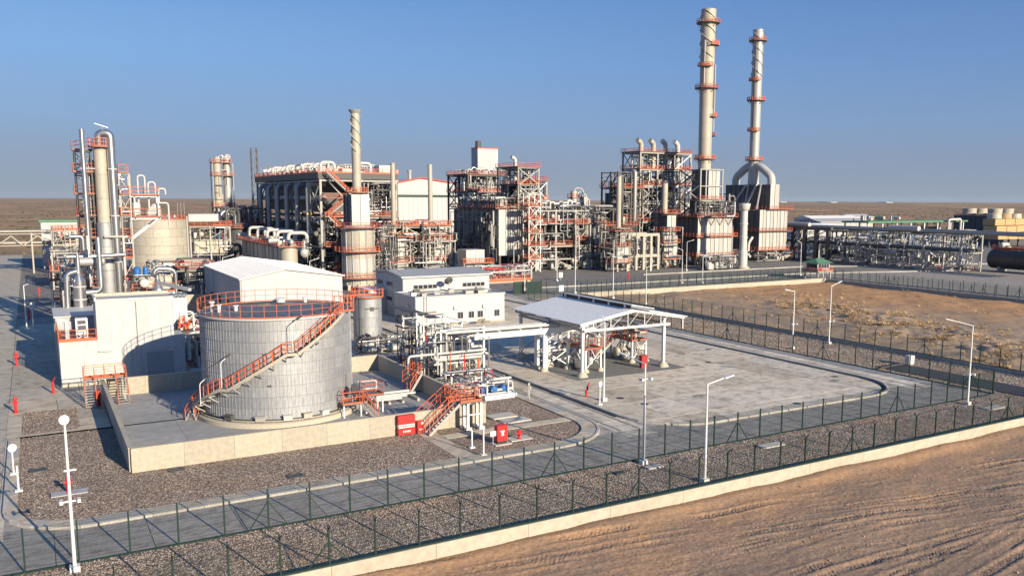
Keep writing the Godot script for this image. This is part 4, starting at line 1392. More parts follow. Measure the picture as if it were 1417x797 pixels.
func offices() -> void:
	# flat roofed office
	var o := thing("office_building", "small white flat roofed office with four dark windows", "building", V(50.85, 0, -126.3))
	var W := 15.7
	var D := 9.0
	part("wall", Mb.new().span(V(0, 0, -D), V(W, 4.55, -0.05)), "white", o)
	wall_panels(o, 0.02, W - 0.02, 0.22, 4.5, -0.05, 1.18, "white", "white1", 8)
	for k in 7:
		var z := -D + k * D / 7.0
		part("wall_panel", Mb.new().span(V(-0.045, 0.22, z + 0.015), V(0, 4.5, z + D / 7.0 - 0.015)), "white1", o)
	part("plinth", Mb.new().span(V(-0.06, 0, -D - 0.02), V(W + 0.05, 0.2, 0.05)), "footing", o)
	part("parapet", Mb.new().span(V(-0.12, 4.5, -0.25), V(W + 0.12, 4.72, 0.1)), "white", o)
	part("parapet", Mb.new().span(V(-0.12, 4.5, -D - 0.1), V(0.2, 4.72, -0.25)), "white", o)
	part("parapet", Mb.new().span(V(W - 0.2, 4.5, -D - 0.1), V(W + 0.12, 4.72, -0.25)), "white", o)
	part("parapet", Mb.new().span(V(0.2, 4.5, -D - 0.1), V(W - 0.2, 4.72, -D + 0.25)), "white", o)
	part("roof", Mb.new().span(V(0.2, 4.5, -D + 0.25), V(W - 0.2, 4.58, -0.25)), "roof_grey", o)
	for x in [7.65, 9.6, 11.2, 14.25]: window(o, x, 1.4, 1.0, 1.15, 0.0, 2)
	for x in [6.85, 11.95]: part("air_conditioner", Mb.new().box(V(x, 2.65, 0.16), V(0.75, 0.5, 0.32)), "trim", o)
	part("door", Mb.new().span(V(12.75, 0.2, 0.0), V(13.55, 2.3, 0.035)), "door_pale", o)
	part("vent", Mb.new().box(V(4.6, 3.3, 0.02), V(0.5, 0.4, 0.06)), "door_pale", o)
	part("door_light", Mb.new().box(V(5.4, 1.0, 0.02), V(0.1, 0.1, 0.05)), "trim", o)
	var lad := ladder(o, V(1.6, 0.3, 0.2), 4.6, V(1, 0, 0))
	for p in [[-0.12, 2.2, -2.6], [-0.12, 1.5, -4.6]]:
		part("air_conditioner", Mb.new().box(V(-0.2, p[1] + 0.7, p[2]), V(0.35, 0.55, 0.8)), "trim", o)
		var w := part("window", Mb.new().box(V(-0.06, p[1] - 0.5, p[2] + 0.9), V(0.05, 1.2, 0.9)), "white1", o)
		part("pane", Mb.new().box(V(-0.1, p[1] - 0.5, p[2] + 0.9), V(0.03, 1.05, 0.75)), "glass", w)
	var r := RandomNumberGenerator.new()
	r.seed = 2
	for k in 14:
		var p := V(1.0 + k * 1.02, 4.58, r.randf_range(-7.5, -1.5))
		part("roof_duct", Mb.new().box(p + V(0, 0.25, 0), V(r.randf_range(0.5, 1.5), 0.5, r.randf_range(0.4, 1.4))), ["trim", "steel", "steel_dark", "cream"][k % 4], o)
	part("roof_pipe", Mb.new().tube([V(1.0, 4.95, -3.0), V(W - 1.0, 4.95, -3.0)], 0.09, 7), "steel", o)
	part("roof_pipe", Mb.new().tube([V(3.0, 4.85, -5.5), V(W - 1.0, 4.85, -5.5)], 0.11, 7), "pipe_dark", o)
	var dish := thing("satellite_dish", "grey satellite dish on the roof edge of the small office", "satellite dish", V(59.6, 4.6, -133.0))
	part("bowl", Mb.new().lathe([Vector2(0.02, 0), Vector2(0.45, 0.08), Vector2(0.75, 0.26), Vector2(0.78, 0.29)], 18, V(0, 1.6, 0), Basis(Vector3(1, 0, 0), Vector3(0.0, 0.55, -0.83), Vector3(0, 0.83, 0.55))), "steel_dark", dish)
	part("mast", Mb.new().tube([V(0, 0, 0), V(0, 1.6, 0)], 0.07, 7), "steel", dish)
	var canopy_box := thing("leaning_sheets", "tilted pale sheets leaning by the office's front wall", "panels", V(61.2, 0, -124.3))
	part("sheet", Mb.new().box(V(0, 0.55, 0), V(1.3, 0.06, 1.3), Basis(Vector3(1, 0, 0), -0.7)), "cream", canopy_box)
	part("sheet", Mb.new().box(V(0.9, 0.4, 0.2), V(1.2, 0.06, 1.1), Basis(Vector3(1, 0, 0.2).normalized(), -0.5)), "door_pale", canopy_box)
	# workshop
	var w := thing("workshop_building", "white workshop with grey roof and two roller doors behind the office", "building", V(52.4, 0, -135.5))
	W = 16.0
	D = 13.0
	var H := 7.1
	part("wall", Mb.new().span(V(0, 0, -D), V(W, H, -0.05)), "white", w)
	wall_panels(w, 0.02, W - 0.02, 0.2, H - 0.02, -0.05, 1.3, "white", "white1", 11)
	for k in 10:
		var z := -D + k * D / 10.0
		part("wall_panel", Mb.new().span(V(-0.045, 0.2, z + 0.015), V(0, H - 0.02, z + D / 10.0 - 0.015)), "white1", w)
	var rf := Mb.new()
	rf.flat(V(-0.4, H + 0.05, 0.4), V(W + 0.4, H + 0.05, 0.4), V(W + 0.4, H + 0.75, -D * 0.5), V(-0.4, H + 0.75, -D * 0.5))
	rf.flat(V(-0.4, H + 0.75, -D * 0.5), V(W + 0.4, H + 0.75, -D * 0.5), V(W + 0.4, H + 0.05, -D - 0.4), V(-0.4, H + 0.05, -D - 0.4))
	rf.tri(V(0, H, 0), V(0, H + 0.72, -D * 0.5), V(0, H, -D))
	rf.tri(V(W, H, 0), V(W, H, -D), V(W, H + 0.72, -D * 0.5))
	var roof := part("roof", rf, "roof_grey", w)
	for k in 17:
		var x := -0.4 + (k + 0.5) * (W + 0.8) / 17.0
		part("sheet_seam", Mb.new().beam(V(x, H + 0.07, 0.4), V(x, H + 0.77, -D * 0.5), 0.05, 0.04), "roof_grey", roof)
	part("eave", Mb.new().span(V(-0.45, H - 0.22, 0.36), V(W + 0.45, H + 0.06, 0.48)), "white", w)
	part("eave", Mb.new().beam(V(-0.44, H - 0.02, 0.4), V(-0.44, H + 0.68, -D * 0.5), 0.08, 0.24), "white", w)
	part("eave", Mb.new().beam(V(-0.44, H + 0.68, -D * 0.5), V(-0.44, H - 0.02, -D - 0.4), 0.08, 0.24), "white", w)
	for b in [[1.6, 3.6], [10.6, 3.6]]:
		for k in 5: window(w, b[0] + 0.6 + k * 0.86, 5.3, 0.78, 0.75, 0.0, 1)
	for k in 2:
		var z0: float = -4.6 - k * 4.7
		var d := part("door", Mb.new().span(V(-0.1, 0.1, z0 - 3.2), V(-0.045, 4.0, z0)), "roof_grey", w)
		for q in 9: part("slat", Mb.new().span(V(-0.125, 0.15 + q * 0.43, z0 - 3.15), V(-0.1, 0.55 + q * 0.43, z0 - 0.05)), "roof_grey", d)
		part("window_strip", Mb.new().span(V(-0.14, 2.6, z0 - 2.9), V(-0.125, 3.25, z0 - 0.3)), "glass", d)
		var wn := part("window", Mb.new().span(V(-0.09, 5.0, z0 - 3.0), V(-0.045, 5.9, z0 - 0.2)), "trim", w)
		for q in 3: part("pane", Mb.new().span(V(-0.115, 5.08, z0 - 2.93 + q * 0.92), V(-0.09, 5.82, z0 - 2.1 + q * 0.92)), "glass", wn)
	var an := thing("annex_building", "low white annex against the workshop's left wall", "building", V(49.2, 0, -149.5))
	part("wall", Mb.new().span(V(0, 0, 0), V(3.1, 4.3, 6.0)), "white1", an)
	part("roof", Mb.new().span(V(-0.1, 4.3, -0.1), V(3.1, 4.42, 6.1)), "roof", an)
	part("downpipe", Mb.new().tube([V(0.2, 0.1, 6.1), V(0.2, 4.2, 6.1)], 0.07, 6), "trim", an)
	var tr := thing("bench_table", "low grey steel table in the shade before the workshop doors", "table", V(51.4, 0, -133.2))
	part("table_top", Mb.new().box(V(0, 0.95, 0), V(2.4, 0.1, 0.8)), "steel_dark", tr)
	for sx in [-1.1, 1.1]:
		for sz in [-0.33, 0.33]: part("leg", Mb.new().box(V(sx, 0.45, sz), V(0.08, 0.9, 0.08)), "steel_dark", tr)


# ---------------------------------------------------------------- small silver tank by the dike
func small_tank() -> void:
	var o := thing("small_tank", "small silver tank with orange railed top right of the big tank", "storage tank", V(38.0, 0, -111.5))
	part("shell", Mb.new().lathe([Vector2(1.85, 0.4), Vector2(1.85, 6.85)], 28), "tank1", o)
	for k in 5:
		for q in 12:
			part("cladding_sheet", Mb.new().lathe([Vector2(1.86, 0.0), Vector2(1.885, 0.02), Vector2(1.88, 1.25), Vector2(1.86, 1.27)], 3, V(0, 0.5 + k * 1.27, 0), Basis(), TAU * q / 12 + 0.006, TAU * (q + 1) / 12 - 0.006), "tank%d" % ((k * 5 + q * 3) % 4), o)
	part("roof", Mb.new().lathe([Vector2(1.95, 6.8), Vector2(1.95, 6.92), Vector2(0.01, 7.2)], 28), "trim", o)
	part("footing", Mb.new().lathe([Vector2(2.2, 0), Vector2(2.2, 0.4), Vector2(1.0, 0.42)], 28), "footing", o)
	ring_deck(o, V(0, 6.95, 0), 1.0, 2.1, 0, TAU, 0.06, 18)
	ladder(o, V(-1.6, 0.4, 1.4), 6.8, V(1, 0, 1), "steel_dark")
	var em := Mb.new()
	em.box(V(0, 5.55, 1.9), V(1.6, 0.12, 0.1)); em.box(V(0.0, 5.5, 1.92), V(0.5, 0.5, 0.12))
	part("bracket_plate", em, "steel_dark", o)
	for k in 5:
		part("pipe", Mb.new().tube(bend([V(-1.2 + k * 0.55, 0.9 + 0.3 * (k % 2), 1.5), V(-1.2 + k * 0.55, 0.9 + 0.3 * (k % 2), 2.6), V(-1.2 + k * 0.55, 0.1, 2.6)], 0.25), 0.11, 7), ["pipe_white", "pipe", "pipe_white", "silver", "red"][k], o)
	equip(o, V(-2.6, 0.05, 2.4), V(3.5, 1.8, 4.4), 7, 31)
	pipework(o, V(-2.8, 0.2, 2.3), V(3.8, 2.2, 4.6), 14, 32, 0.25)
	var cb := thing("concrete_bund", "low tan concrete bund wall beside the small silver tank", "wall", V(43.5, 0, -111.0))
	part("wall_section", Mb.new().span(V(-2.4, 0, -0.1), V(2.4, 0.75, 0.1)), "dike", cb)
	part("wall_section", Mb.new().span(V(2.2, 0, -3.4), V(2.4, 0.75, -0.1)), "dike1", cb)
	part("bund_floor", Mb.new().span(V(-2.4, 0, -3.4), V(2.2, 0.03, -0.1)), "joint", cb)


# ---------------------------------------------------------------- truck loading canopy
func canopy() -> void:
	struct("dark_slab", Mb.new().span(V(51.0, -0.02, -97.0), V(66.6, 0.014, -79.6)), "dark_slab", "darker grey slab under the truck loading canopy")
	var o := thing("loading_canopy", "white roofed truck loading canopy on tall columns", "canopy", V(52.3, 0, -96.0))
	# local x 0..14.6, z 0..15.4 (front at 15.4)
	var D := 15.4
	var cols := [[0.3, 15.0], [12.2, 14.6], [0.3, 7.6], [12.2, 7.6], [0.3, 0.6], [12.2, 0.6]]
	for c in cols:
		var h := part("column", Mb.new().box(V(c[0], 3.0, c[1]), V(0.32, 6.0, 0.32)), "lamp_white", o)
		part("footing", Mb.new().lathe([Vector2(0.75, 0), Vector2(0.42, 0.55), Vector2(0.001, 0.56)], 4, V(c[0], 0.01, c[1]), Basis(Vector3.UP, PI / 4)), "footing", h)
	var rx := 7.2
	var parts_ := [[V(-0.5, 6.15, 0), V(rx - 0.4, 7.4, 0)], [V(rx + 1.9, 7.1, 0), V(14.8, 6.1, 0)], [V(rx - 0.7, 7.95, 0), V(rx + 2.6, 7.35, 0)]]
	for p in parts_:
		var a: Vector3 = p[0]
		var b: Vector3 = p[1]
		var u := (b - a).normalized()
		var nrm := V(-u.y, u.x, 0)
		var l := a.distance_to(b)
		var rf := part("roof", Mb.new().box((a + b) / 2 + V(0, 0, D / 2), V(l, 0.08, D + 0.8), Basis(u, nrm, V(0, 0, 1))), "roof", o)
	part("vent_gap_shade", Mb.new().span(V(rx - 0.45, 7.35, 0.2), V(rx - 0.35, 7.8, D - 0.2)), "black", o)  # black strip paints the shade of the open gap under the ridge cap
	for k in 5: part("vent_post", Mb.new().box(V(rx - 0.5, 7.6, 1.0 + k * 3.3), V(0.14, 0.5, 0.3)), "lamp_white", o)
	for z in [0.2, 7.6, D + 0.1]:
		var t := Mb.new()
		t.beam(V(-0.3, 6.0, z), V(rx, 7.2, z), 0.12, 0.24)
		t.beam(V(rx, 7.2, z), V(14.6, 5.95, z), 0.12, 0.24)
		t.beam(V(0.2, 5.35, z), V(12.4, 5.35, z), 0.16, 0.26)
		var k := 1.4
		while k < 12.0:
			var top := lerpf(6.0, 7.2, k / rx) if k < rx else lerpf(7.2, 5.95, (k - rx) / (14.6 - rx))
			t.beam(V(k, 5.4, z), V(k, top, z), 0.08)
			t.beam(V(k, 5.4, z), V(minf(k + 1.5, 12.3), top - 0.05, z), 0.05)
			k += 2.4
		part("truss", t, "lamp_white", o)
	for x in [-0.2, 3.4, 10.6, 14.3]:
		var y := lerpf(5.95, 7.15, x / rx) if x < rx else lerpf(7.15, 5.9, (x - rx) / (14.6 - rx))
		part("purlin", Mb.new().span(V(x - 0.07, y - 0.18, 0.1), V(x + 0.07, y + 0.02, D)), "steel", o)
	part("downpipe", Mb.new().tube([V(14.5, 6.0, D - 0.1), V(14.5, 4.6, D - 0.1)], 0.09, 7), "lamp_white", o)
	for x in [0.3, 12.2]:
		part("side_girder", Mb.new().span(V(x - 0.1, 5.2, 0.6), V(x + 0.1, 5.5, 14.8)), "steel", o)
		var b := Mb.new()
		for z in [0.6, 7.6]:
			b.beam(V(x, 0.8, z), V(x, 4.8, z + 7.0), 0.1)
		if x < 1.0: part("brace", b, "steel", o)
	# loading platforms
	for s in 2:
		var nm: String = ["orange railed loading platform on the left under the canopy", "orange railed loading platform on the right under the canopy"][s]
		var p := thing("loading_platform", nm, "platform", [V(54.2, 0, -82.6), V(62.6, 0, -85.0)][s])
		deck(p, 0.0, 2.3, -5.0, -0.2, 2.75, 0.07, 0.055)
		for x in [0.1, 2.2]:
			for z in [-4.9, -0.3]:
				var l := part("leg", Mb.new().box(V(x, 1.35, z), V(0.2, 2.6, 0.2)), "lamp_white", p)
				part("footing", Mb.new().lathe([Vector2(0.5, 0), Vector2(0.32, 0.4), Vector2(0.001, 0.41)], 4, V(x, 0.02, z), Basis(Vector3.UP, PI / 4)), "footing", l)
			var b := Mb.new()
			b.beam(V(x, 0.3, -4.9), V(x, 2.5, -2.6), 0.1)
			b.beam(V(x, 2.5, -2.6), V(x, 0.3, -0.3), 0.1)
			b.beam(V(x, 1.3, -4.9), V(x, 1.3, -0.3), 0.1)
			part("brace", b, "lamp_white", p)
		part("brace", Mb.new().beam(V(0.1, 0.4, -0.3), V(2.2, 2.5, -0.3), 0.1), "lamp_white", p)
		if s == 1: stair(p, V(-3.2, 0.05, -4.0), V(0.0, 2.75, -4.0), 0.85, 0.055)
		else: stair(p, V(1.1, 0.05, -9.4), V(1.1, 2.75, -5.0), 0.85, 0.055)
		# loading arms
		for k in 3:
			var z := -4.2 + k * 1.5
			var d: float = [1.0, -1.0][s]
			part("loading_arm", Mb.new().tube(bend([V(1.1, 0.3, z), V(1.1, 4.3 + k * 0.3, z), V(1.1 + d * 1.6, 4.9, z + 0.3), V(1.1 + d * 2.6, 3.6 + k * 0.3, z + 0.5)], 0.3), 0.1, 8), "silver", p)
		pipework(p, V(0.2, 3.1, -4.8), V(2.2, 4.6, -0.4), 8, 61 + s, 0.2, ["pipe_white", "silver", "steel"])
		equip(p, V(0.3, 0.05, -4.5), V(2.0, 2.0, -0.8), 3, 71 + s)
	var rc := thing("hose_cabinet", "dark red hose cabinet under the right loading platform", "cabinet", V(62.0, 0, -82.0))
	part("casing", Mb.new().box(V(0, 0.95, 0), V(0.9, 1.2, 0.5)), "red_dark", rc)
	part("door", Mb.new().box(V(0, 0.95, 0.26), V(0.8, 1.08, 0.03)), "red_dark", rc)
	part("stand", Mb.new().box(V(0, 0.18, 0), V(0.8, 0.34, 0.4)), "red_dark", rc)


# ---------------------------------------------------------------- pump rack, pipe bridge and pump skid right of the dike
func pump_rack() -> void:
	var o := thing("pipe_bridge", "white pipe bridge from the pump rack to the loading canopy", "pipe bridge", V(36.2, 0, -86.0))
	for z in [0.0, -1.9]:
		part("girder", Mb.new().span(V(5.3, 4.45, z - 0.12), V(19.3, 5.1, z + 0.12)), "lamp_white", o)
	for k in 6:
		part("cross_beam", Mb.new().span(V(5.6 + k * 2.7, 5.1, -2.1), V(5.8 + k * 2.7, 5.24, 0.2)), "lamp_white", o)
	for k in 6:
		var r: float = [0.13, 0.1, 0.16, 0.09, 0.12, 0.14][k]
		part("pipe", Mb.new().tube(bend([V(1.8 + k * 0.25, 0.8, -0.3 - k * 0.33), V(1.8 + k * 0.25, 5.25 + r, -0.3 - k * 0.33), V(19.6, 5.25 + r, -0.3 - k * 0.33)], 0.4), r, 8), ["pipe_white", "silver", "pipe_white", "pipe", "silver", "pipe_white"][k], o)
	for p in [[14.4, 2.0], [14.3, 4.8], [18.9, 0.0], [18.9, -1.9]]:
		if p[1] > 0.5:
			continue
		var c := part("column", Mb.new().box(V(p[0] - 4.3, 2.2, p[1]), V(0.3, 4.4, 0.3)), "lamp_white", o)
	for p in [[14.3, 0.0], [14.3, -1.9], [17.6, 0.0], [17.6, -1.9]]:
		var c := part("column", Mb.new().box(V(p[0], 2.2, p[1]), V(0.27, 4.4, 0.27)), "lamp_white", o)
		part("footing", Mb.new().lathe([Vector2(0.6, 0), Vector2(0.4, 0.4), Vector2(0.001, 0.41)], 4, V(p[0], 0.01, p[1]), Basis(Vector3.UP, PI / 4)), "footing", c)
	for z in [0.0, -1.9]:
		var b := Mb.new()
		b.beam(V(14.3, 0.5, z), V(17.6, 2.4, z), 0.12)
		b.beam(V(14.3, 2.4, z), V(17.6, 0.5, z), 0.12)
		b.beam(V(14.3, 2.4, z), V(17.6, 4.3, z), 0.12)
		b.beam(V(14.3, 2.4, z), V(17.6, 2.4, z), 0.14)
		part("brace", b, "lamp_white", o)
	var f := thing("pump_rack", "white steel pipe rack with many risers beside the dike's right wall", "pipe rack", V(37.6, 0, -97.5))
	frame(f, [0.0, 5.2], [0.0, 5.4, 11.2], [2.9, 5.9], "lamp_white", 0.22, [], true, 5)
	for z in [8.0, 10.0]:
		part("post", Mb.new().box(V(-1.5, 3.7, z), V(0.13, 7.4, 0.13)), "lamp_white", f)
		part("arm", Mb.new().span(V(-1.8, 7.3, z - 0.05), V(0.9, 7.42, z + 0.05)), "steel_dark", f)
	part("cable_tray", Mb.new().span(V(-0.9, 7.0, -2.0), V(0.4, 7.08, 10.3)), "steel_dark", f)
	for k in 4: part("tray_bracket", Mb.new().span(V(-0.2, 5.3, 0.2 + k * 3.3), V(-0.1, 7.0, 0.3 + k * 3.3)), "steel", f)
	for k in 11:
		var z := 11.6 - k * 0.95
		var x := 0.5 + fmod(k * 1.37, 4.2)
		var h: float = [5.6, 4.6, 5.9, 3.2, 5.5, 5.2, 4.2, 5.7, 3.6, 5.3, 4.9][k]
		part("pipe", Mb.new().tube(bend([V(x - 1.4, 0.6, z), V(x, 0.6, z), V(x, h, z), V(x + (1.6 if k % 2 else -1.3), h, z), V(x + (1.6 if k % 2 else -1.3), h * 0.4, z)], 0.3), [0.09, 0.13, 0.1, 0.16][k % 4], 8), ["pipe_white", "silver", "pipe_white", "pipe_white"][k % 4], f)
	part("pipe", Mb.new().tube(bend([V(-4.2, 1.0, 12.2), V(-4.2, 3.4, 12.2), V(2.0, 3.4, 12.2), V(5.0, 3.4, 12.2)], 0.4), 0.14, 8), "pipe_white", f)
	part("pipe", Mb.new().tube(bend([V(-0.4, 2.9, 11.7), V(5.6, 2.9, 11.7), V(5.6, 0.4, 11.7)], 0.4), 0.12, 8), "pipe_white", f)
	pipework(f, V(-1.0, 0.3, 0.2), V(5.4, 5.0, 12.6), 34, 17, 0.24, ["pipe_white", "silver", "pipe_white", "pipe_dark"])
	equip(f, V(0.2, 0.05, 0.5), V(5.0, 1.6, 10.0), 7, 20)
	for k in 3:
		part("red_riser", Mb.new().tube([V(0.6 + k * 1.7, 0.2, 12.3), V(0.6 + k * 1.7, 3.6 - k * 0.5, 12.3)], 0.07, 6), "orange" if k != 1 else "red", f)
	var s := thing("pump_skid", "white pipe manifold skid with blue pump motors on the gravel edge", "pump skid", V(37.2, 0, -79.2))
	part("skid_base", Mb.new().span(V(-1.5, 0.0, -3.4), V(4.4, 0.3, 2.4)), "cream", s)
	part("plinth", Mb.new().span(V(0.6, 0.02, 1.5), V(4.2, 0.5, 3.3)), "lamp_white", s)
	for k in 3:
		var m := part("pump", Mb.new().lathe([Vector2(0.001, 0), Vector2(0.34, 0.02), Vector2(0.36, 0.9), Vector2(0.2, 1.0), Vector2(0.001, 1.02)], 14, V(0.9 + k * 1.15, 0.86, 1.6), Basis(Vector3.RIGHT, Vector3.BACK, Vector3.DOWN)), "blue", s)
		part("casing", Mb.new().lathe([Vector2(0.42, 0), Vector2(0.42, 0.3)], 12, V(0.9 + k * 1.15, 0.86, 1.2), Basis(Vector3.RIGHT, Vector3.BACK, Vector3.DOWN)), "pipe_white", m)
	for k in 5:
		part("manifold", Mb.new().tube(bend([V(-1.4, 0.7 + 0.12 * k, -2.8 + k * 1.1), V(3.6 - k * 0.3, 0.7 + 0.12 * k, -2.8 + k * 1.1), V(3.6 - k * 0.3, 0.3, -2.8 + k * 1.1)], 0.3), 0.15, 8), "pipe_white", s)
	pipework(s, V(-1.4, 0.4, -3.2), V(4.2, 2.0, 2.6), 22, 23, 0.26, ["pipe_white", "silver", "pipe_white"])
	for p in [[3.4, 2.9, 1.9], [1.0, 2.9, 1.5], [2.3, -1.0, 2.1]]:
		part("post", Mb.new().box(V(p[0], p[2] / 2, p[1]), V(0.12, p[2], 0.12)), "lamp_white", s)
	for k in 5: part("valve", Mb.new().lathe([Vector2(0.1, 0.3), Vector2(0.2, 0.6), Vector2(0.1, 0.9), Vector2(0.25, 0.95), Vector2(0.25, 1.0)], 10, V(-0.8 + k * 0.9, 0, -1.2 + 0.7 * (k % 3))), ["red", "pipe_white", "blue"][k % 3], s)
	var rc := thing("hose_cabinet", "red hose cabinet standing behind the pump skid", "cabinet", V(41.4, 0, -82.6))
	part("casing", Mb.new().box(V(0, 1.05, 0), V(0.9, 1.3, 0.7)), "red", rc)
	part("door", Mb.new().box(V(0, 1.05, 0.36), V(0.8, 1.16, 0.03)), "red", rc)
	part("stand", Mb.new().box(V(0, 0.2, 0), V(0.8, 0.4, 0.5)), "red_dark", rc)
	for p in [[42.35, -75.3], [41.7, -73.9]]:
		var b := thing("marker_post", ["thin grey instrument post at the road edge right of the skid", "second thin grey post at the gravel corner right of the skid"][0 if p[0] > 42 else 1], "post", V(p[0], 0, p[1]))
		part("post", Mb.new().box(V(0, 0.75, 0), V(0.08, 1.5, 0.08)), "steel", b)
		part("box", Mb.new().box(V(0.06, 1.35, 0.05), V(0.2, 0.3, 0.14)), "steel", b)


# ---------------------------------------------------------------- fire fighting gear, posts, covers, lamps
func hydrant(at: Vector3, label: String, h := 1.1) -> void:
	var o := thing("fire_hydrant", label, "hydrant", at, "red fire hydrants")
	part("barrel", Mb.new().lathe([Vector2(0.2, 0), Vector2(0.2, 0.08), Vector2(0.12, 0.1), Vector2(0.12, h * 0.75), Vector2(0.17, h * 0.78), Vector2(0.17, h * 0.85), Vector2(0.1, h * 0.97), Vector2(0.001, h)], 12), "red", o)
	part("outlet", Mb.new().tube([V(-0.28, h * 0.62, 0), V(0.28, h * 0.62, 0)], 0.08, 8), "red", o)
	part("outlet", Mb.new().tube([V(0, h * 0.5, 0), V(0, h * 0.5, 0.24)], 0.07, 8), "red", o)


func small_things() -> void:
	# red boxes on the dike wall
	var rb := thing("fire_cabinet", "red double fire hose box with white band on the dike's front wall", "cabinet", V(26.3, 0, -67.95))
	part("casing", Mb.new().box(V(0, 0.42, 0), V(1.5, 0.6, 0.45)), "red", rb)
	part("casing", Mb.new().box(V(0, 1.42, 0), V(1.5, 0.75, 0.45)), "red", rb)
	part("white_band", Mb.new().box(V(0, 0.87, 0), V(1.46, 0.28, 0.4)), "lamp_white", rb)
	part("band_rail", Mb.new().box(V(0, 0.88, 0.21), V(1.46, 0.06, 0.04)), "red", rb)
	for y in [0.42, 1.42]:
		part("door", Mb.new().box(V(-0.36, y, 0.235), V(0.68, 0.5, 0.02)), "red", rb)
		part("door", Mb.new().box(V(0.36, y, 0.235), V(0.68, 0.5, 0.02)), "red", rb)
	for k in 5:
		part("mark", Mb.new().box(V(-0.3 + k * 0.14, 0.42, 0.25), V(0.09, 0.16, 0.006)), "lamp_white", rb)
	var eb := thing("extinguisher_box", "small red extinguisher box right of the double hose box", "cabinet", V(27.55, 0, -67.85))
	part("casing", Mb.new().box(V(0, 0.65, 0), V(0.62, 1.0, 0.45)), "red", eb)
	part("sign_disc", Mb.new().lathe([Vector2(0.001, 0.0), Vector2(0.11, 0.0), Vector2(0.11, 0.01), Vector2(0.001, 0.012)], 14, V(0.1, 0.98, 0.226), Basis(Vector3.RIGHT, Vector3.BACK, Vector3.DOWN)), "lamp_white", eb)
	for k in 4: part("mark", Mb.new().box(V(-0.15 + k * 0.1, 0.45, 0.23), V(0.06, 0.1, 0.006)), "lamp_white", eb)
	# tall red cabinet on the gravel
	var fc := thing("fire_cabinet", "tall red fire cabinet with white emblem on the gravel in front", "cabinet", V(32.1, 0.02, -61.6))
	part("pad", Mb.new().box(V(0, 0.03, 0), V(1.5, 0.08, 1.1)), "kerb2", fc)
	part("casing", Mb.new().box(V(0, 0.95, 0), V(0.95, 1.3, 0.55)), "red", fc)
	part("door", Mb.new().box(V(0, 0.95, 0.285), V(0.86, 1.2, 0.02)), "red", fc)
	part("base", Mb.new().box(V(0, 0.17, 0), V(0.85, 0.26, 0.45)), "black", fc)
	var em := Mb.new()
	em.box(V(0, 1.12, 0.3), V(0.34, 0.14, 0.006)); em.box(V(0, 0.94, 0.3), V(0.22, 0.16, 0.006)); em.box(V(0, 0.78, 0.3), V(0.28, 0.06, 0.006)); em.box(V(-0.2, 1.14, 0.3), V(0.1, 0.05, 0.006))
	part("emblem", em, "lamp_white", fc)
	part("side_sign", Mb.new().box(V(-0.78, 0.98, 0.1), V(0.52, 0.42, 0.03)), "lamp_white", fc)
	part("sign_post", Mb.new().box(V(-0.78, 0.4, 0.08), V(0.05, 0.8, 0.04)), "steel", fc)
	hydrant(V(34.0, 0.02, -62.0), "short red hydrant right of the tall red fire cabinet", 0.85)
	solo("hydrant_pad", Mb.new().box(V(0, 0.03, 0), V(2.0, 0.08, 1.2)), "kerb2", "pale concrete pad under the short red hydrant", "concrete pad", "", V(34.1, 0.02, -62.2))
	hydrant(V(1.05, 0.02, -65.8), "red hydrant on the gravel behind the tall lamp at the left", 1.15)
	solo("hydrant_pad", Mb.new().box(V(0, 0.03, 0), V(2.2, 0.08, 1.0)), "roof_grey", "grey concrete pad under the hydrant behind the left lamp", "concrete pad", "", V(1.1, 0.02, -65.6))
	hydrant(V(-2.3, 0.0, -93.3), "red hydrant on the left road edge by the small gravel square", 1.6)
	hydrant(V(-2.5, 0.0, -120.3), "red hydrant on the left road farther back than the gravel square", 1.6)
	hydrant(V(-1.2, 0.0, -165.0), "red hydrant far back on the left road near the racks", 1.8)
	hydrant(V(0.6, 0.0, -203.0), "farthest red hydrant on the left road", 1.8)
	hydrant(V(46.6, 0.0, -112.0), "red hydrant on the kerb left of the small office", 1.8)
	hydrant(V(127.2, 0.0, -175.0), "red hydrant box before the far furnaces", 1.9)
	hydrant(V(264.0, 0.0, -186.0), "red hydrant among the far pipe racks on the right", 2.2)
	# the bent red monitor on the pad's left kerb
	var mo := thing("fire_monitor", "bent red fire monitor on the kerb of the loading pad", "fire monitor", V(47.6, 0, -72.5))
	part("riser", Mb.new().tube(bend([V(0, 0, 0), V(0, 0.65, 0), V(0.18, 0.8, 0), V(0.12, 1.0, 0)], 0.1), 0.11, 8), "red", mo)
	part("barrel", Mb.new().tube([V(0.1, 0.95, 0), V(0.35, 1.5, 0.05)], 0.09, 8, true, 0.06), "red", mo)
	part("handwheel", Mb.new().lathe([Vector2(0.1, 0), Vector2(0.17, 0.02), Vector2(0.1, 0.05)], 10, V(-0.1, 0.55, 0.1)), "red_dark", mo)
	var ym := thing("fire_monitor", "red fire monitor in the shade by the machine building's left corner", "fire monitor", V(0.9, 0, -101.0))
	part("riser", Mb.new().tube([V(0, 0, 0), V(0, 1.2, 0)], 0.12, 8), "red", ym)
	part("barrel", Mb.new().tube([V(0, 1.2, 0), V(0.2, 1.7, 0.5)], 0.1, 8, true, 0.06), "red", ym)
	var rs := thing("hose_reel", "dark red hose reel under the crossover stair at the left dike wall", "hose reel", V(4.5, 0, -92.6))
	part("drum", Mb.new().lathe([Vector2(0.4, 0), Vector2(0.4, 0.4)], 14, V(0, 0.9, -0.2), Basis(Vector3.RIGHT, Vector3.BACK, Vector3.DOWN)), "red_dark", rs)
	part("frame", Mb.new().box(V(0, 0.75, 0), V(0.5, 1.5, 0.1)), "red_dark", rs)
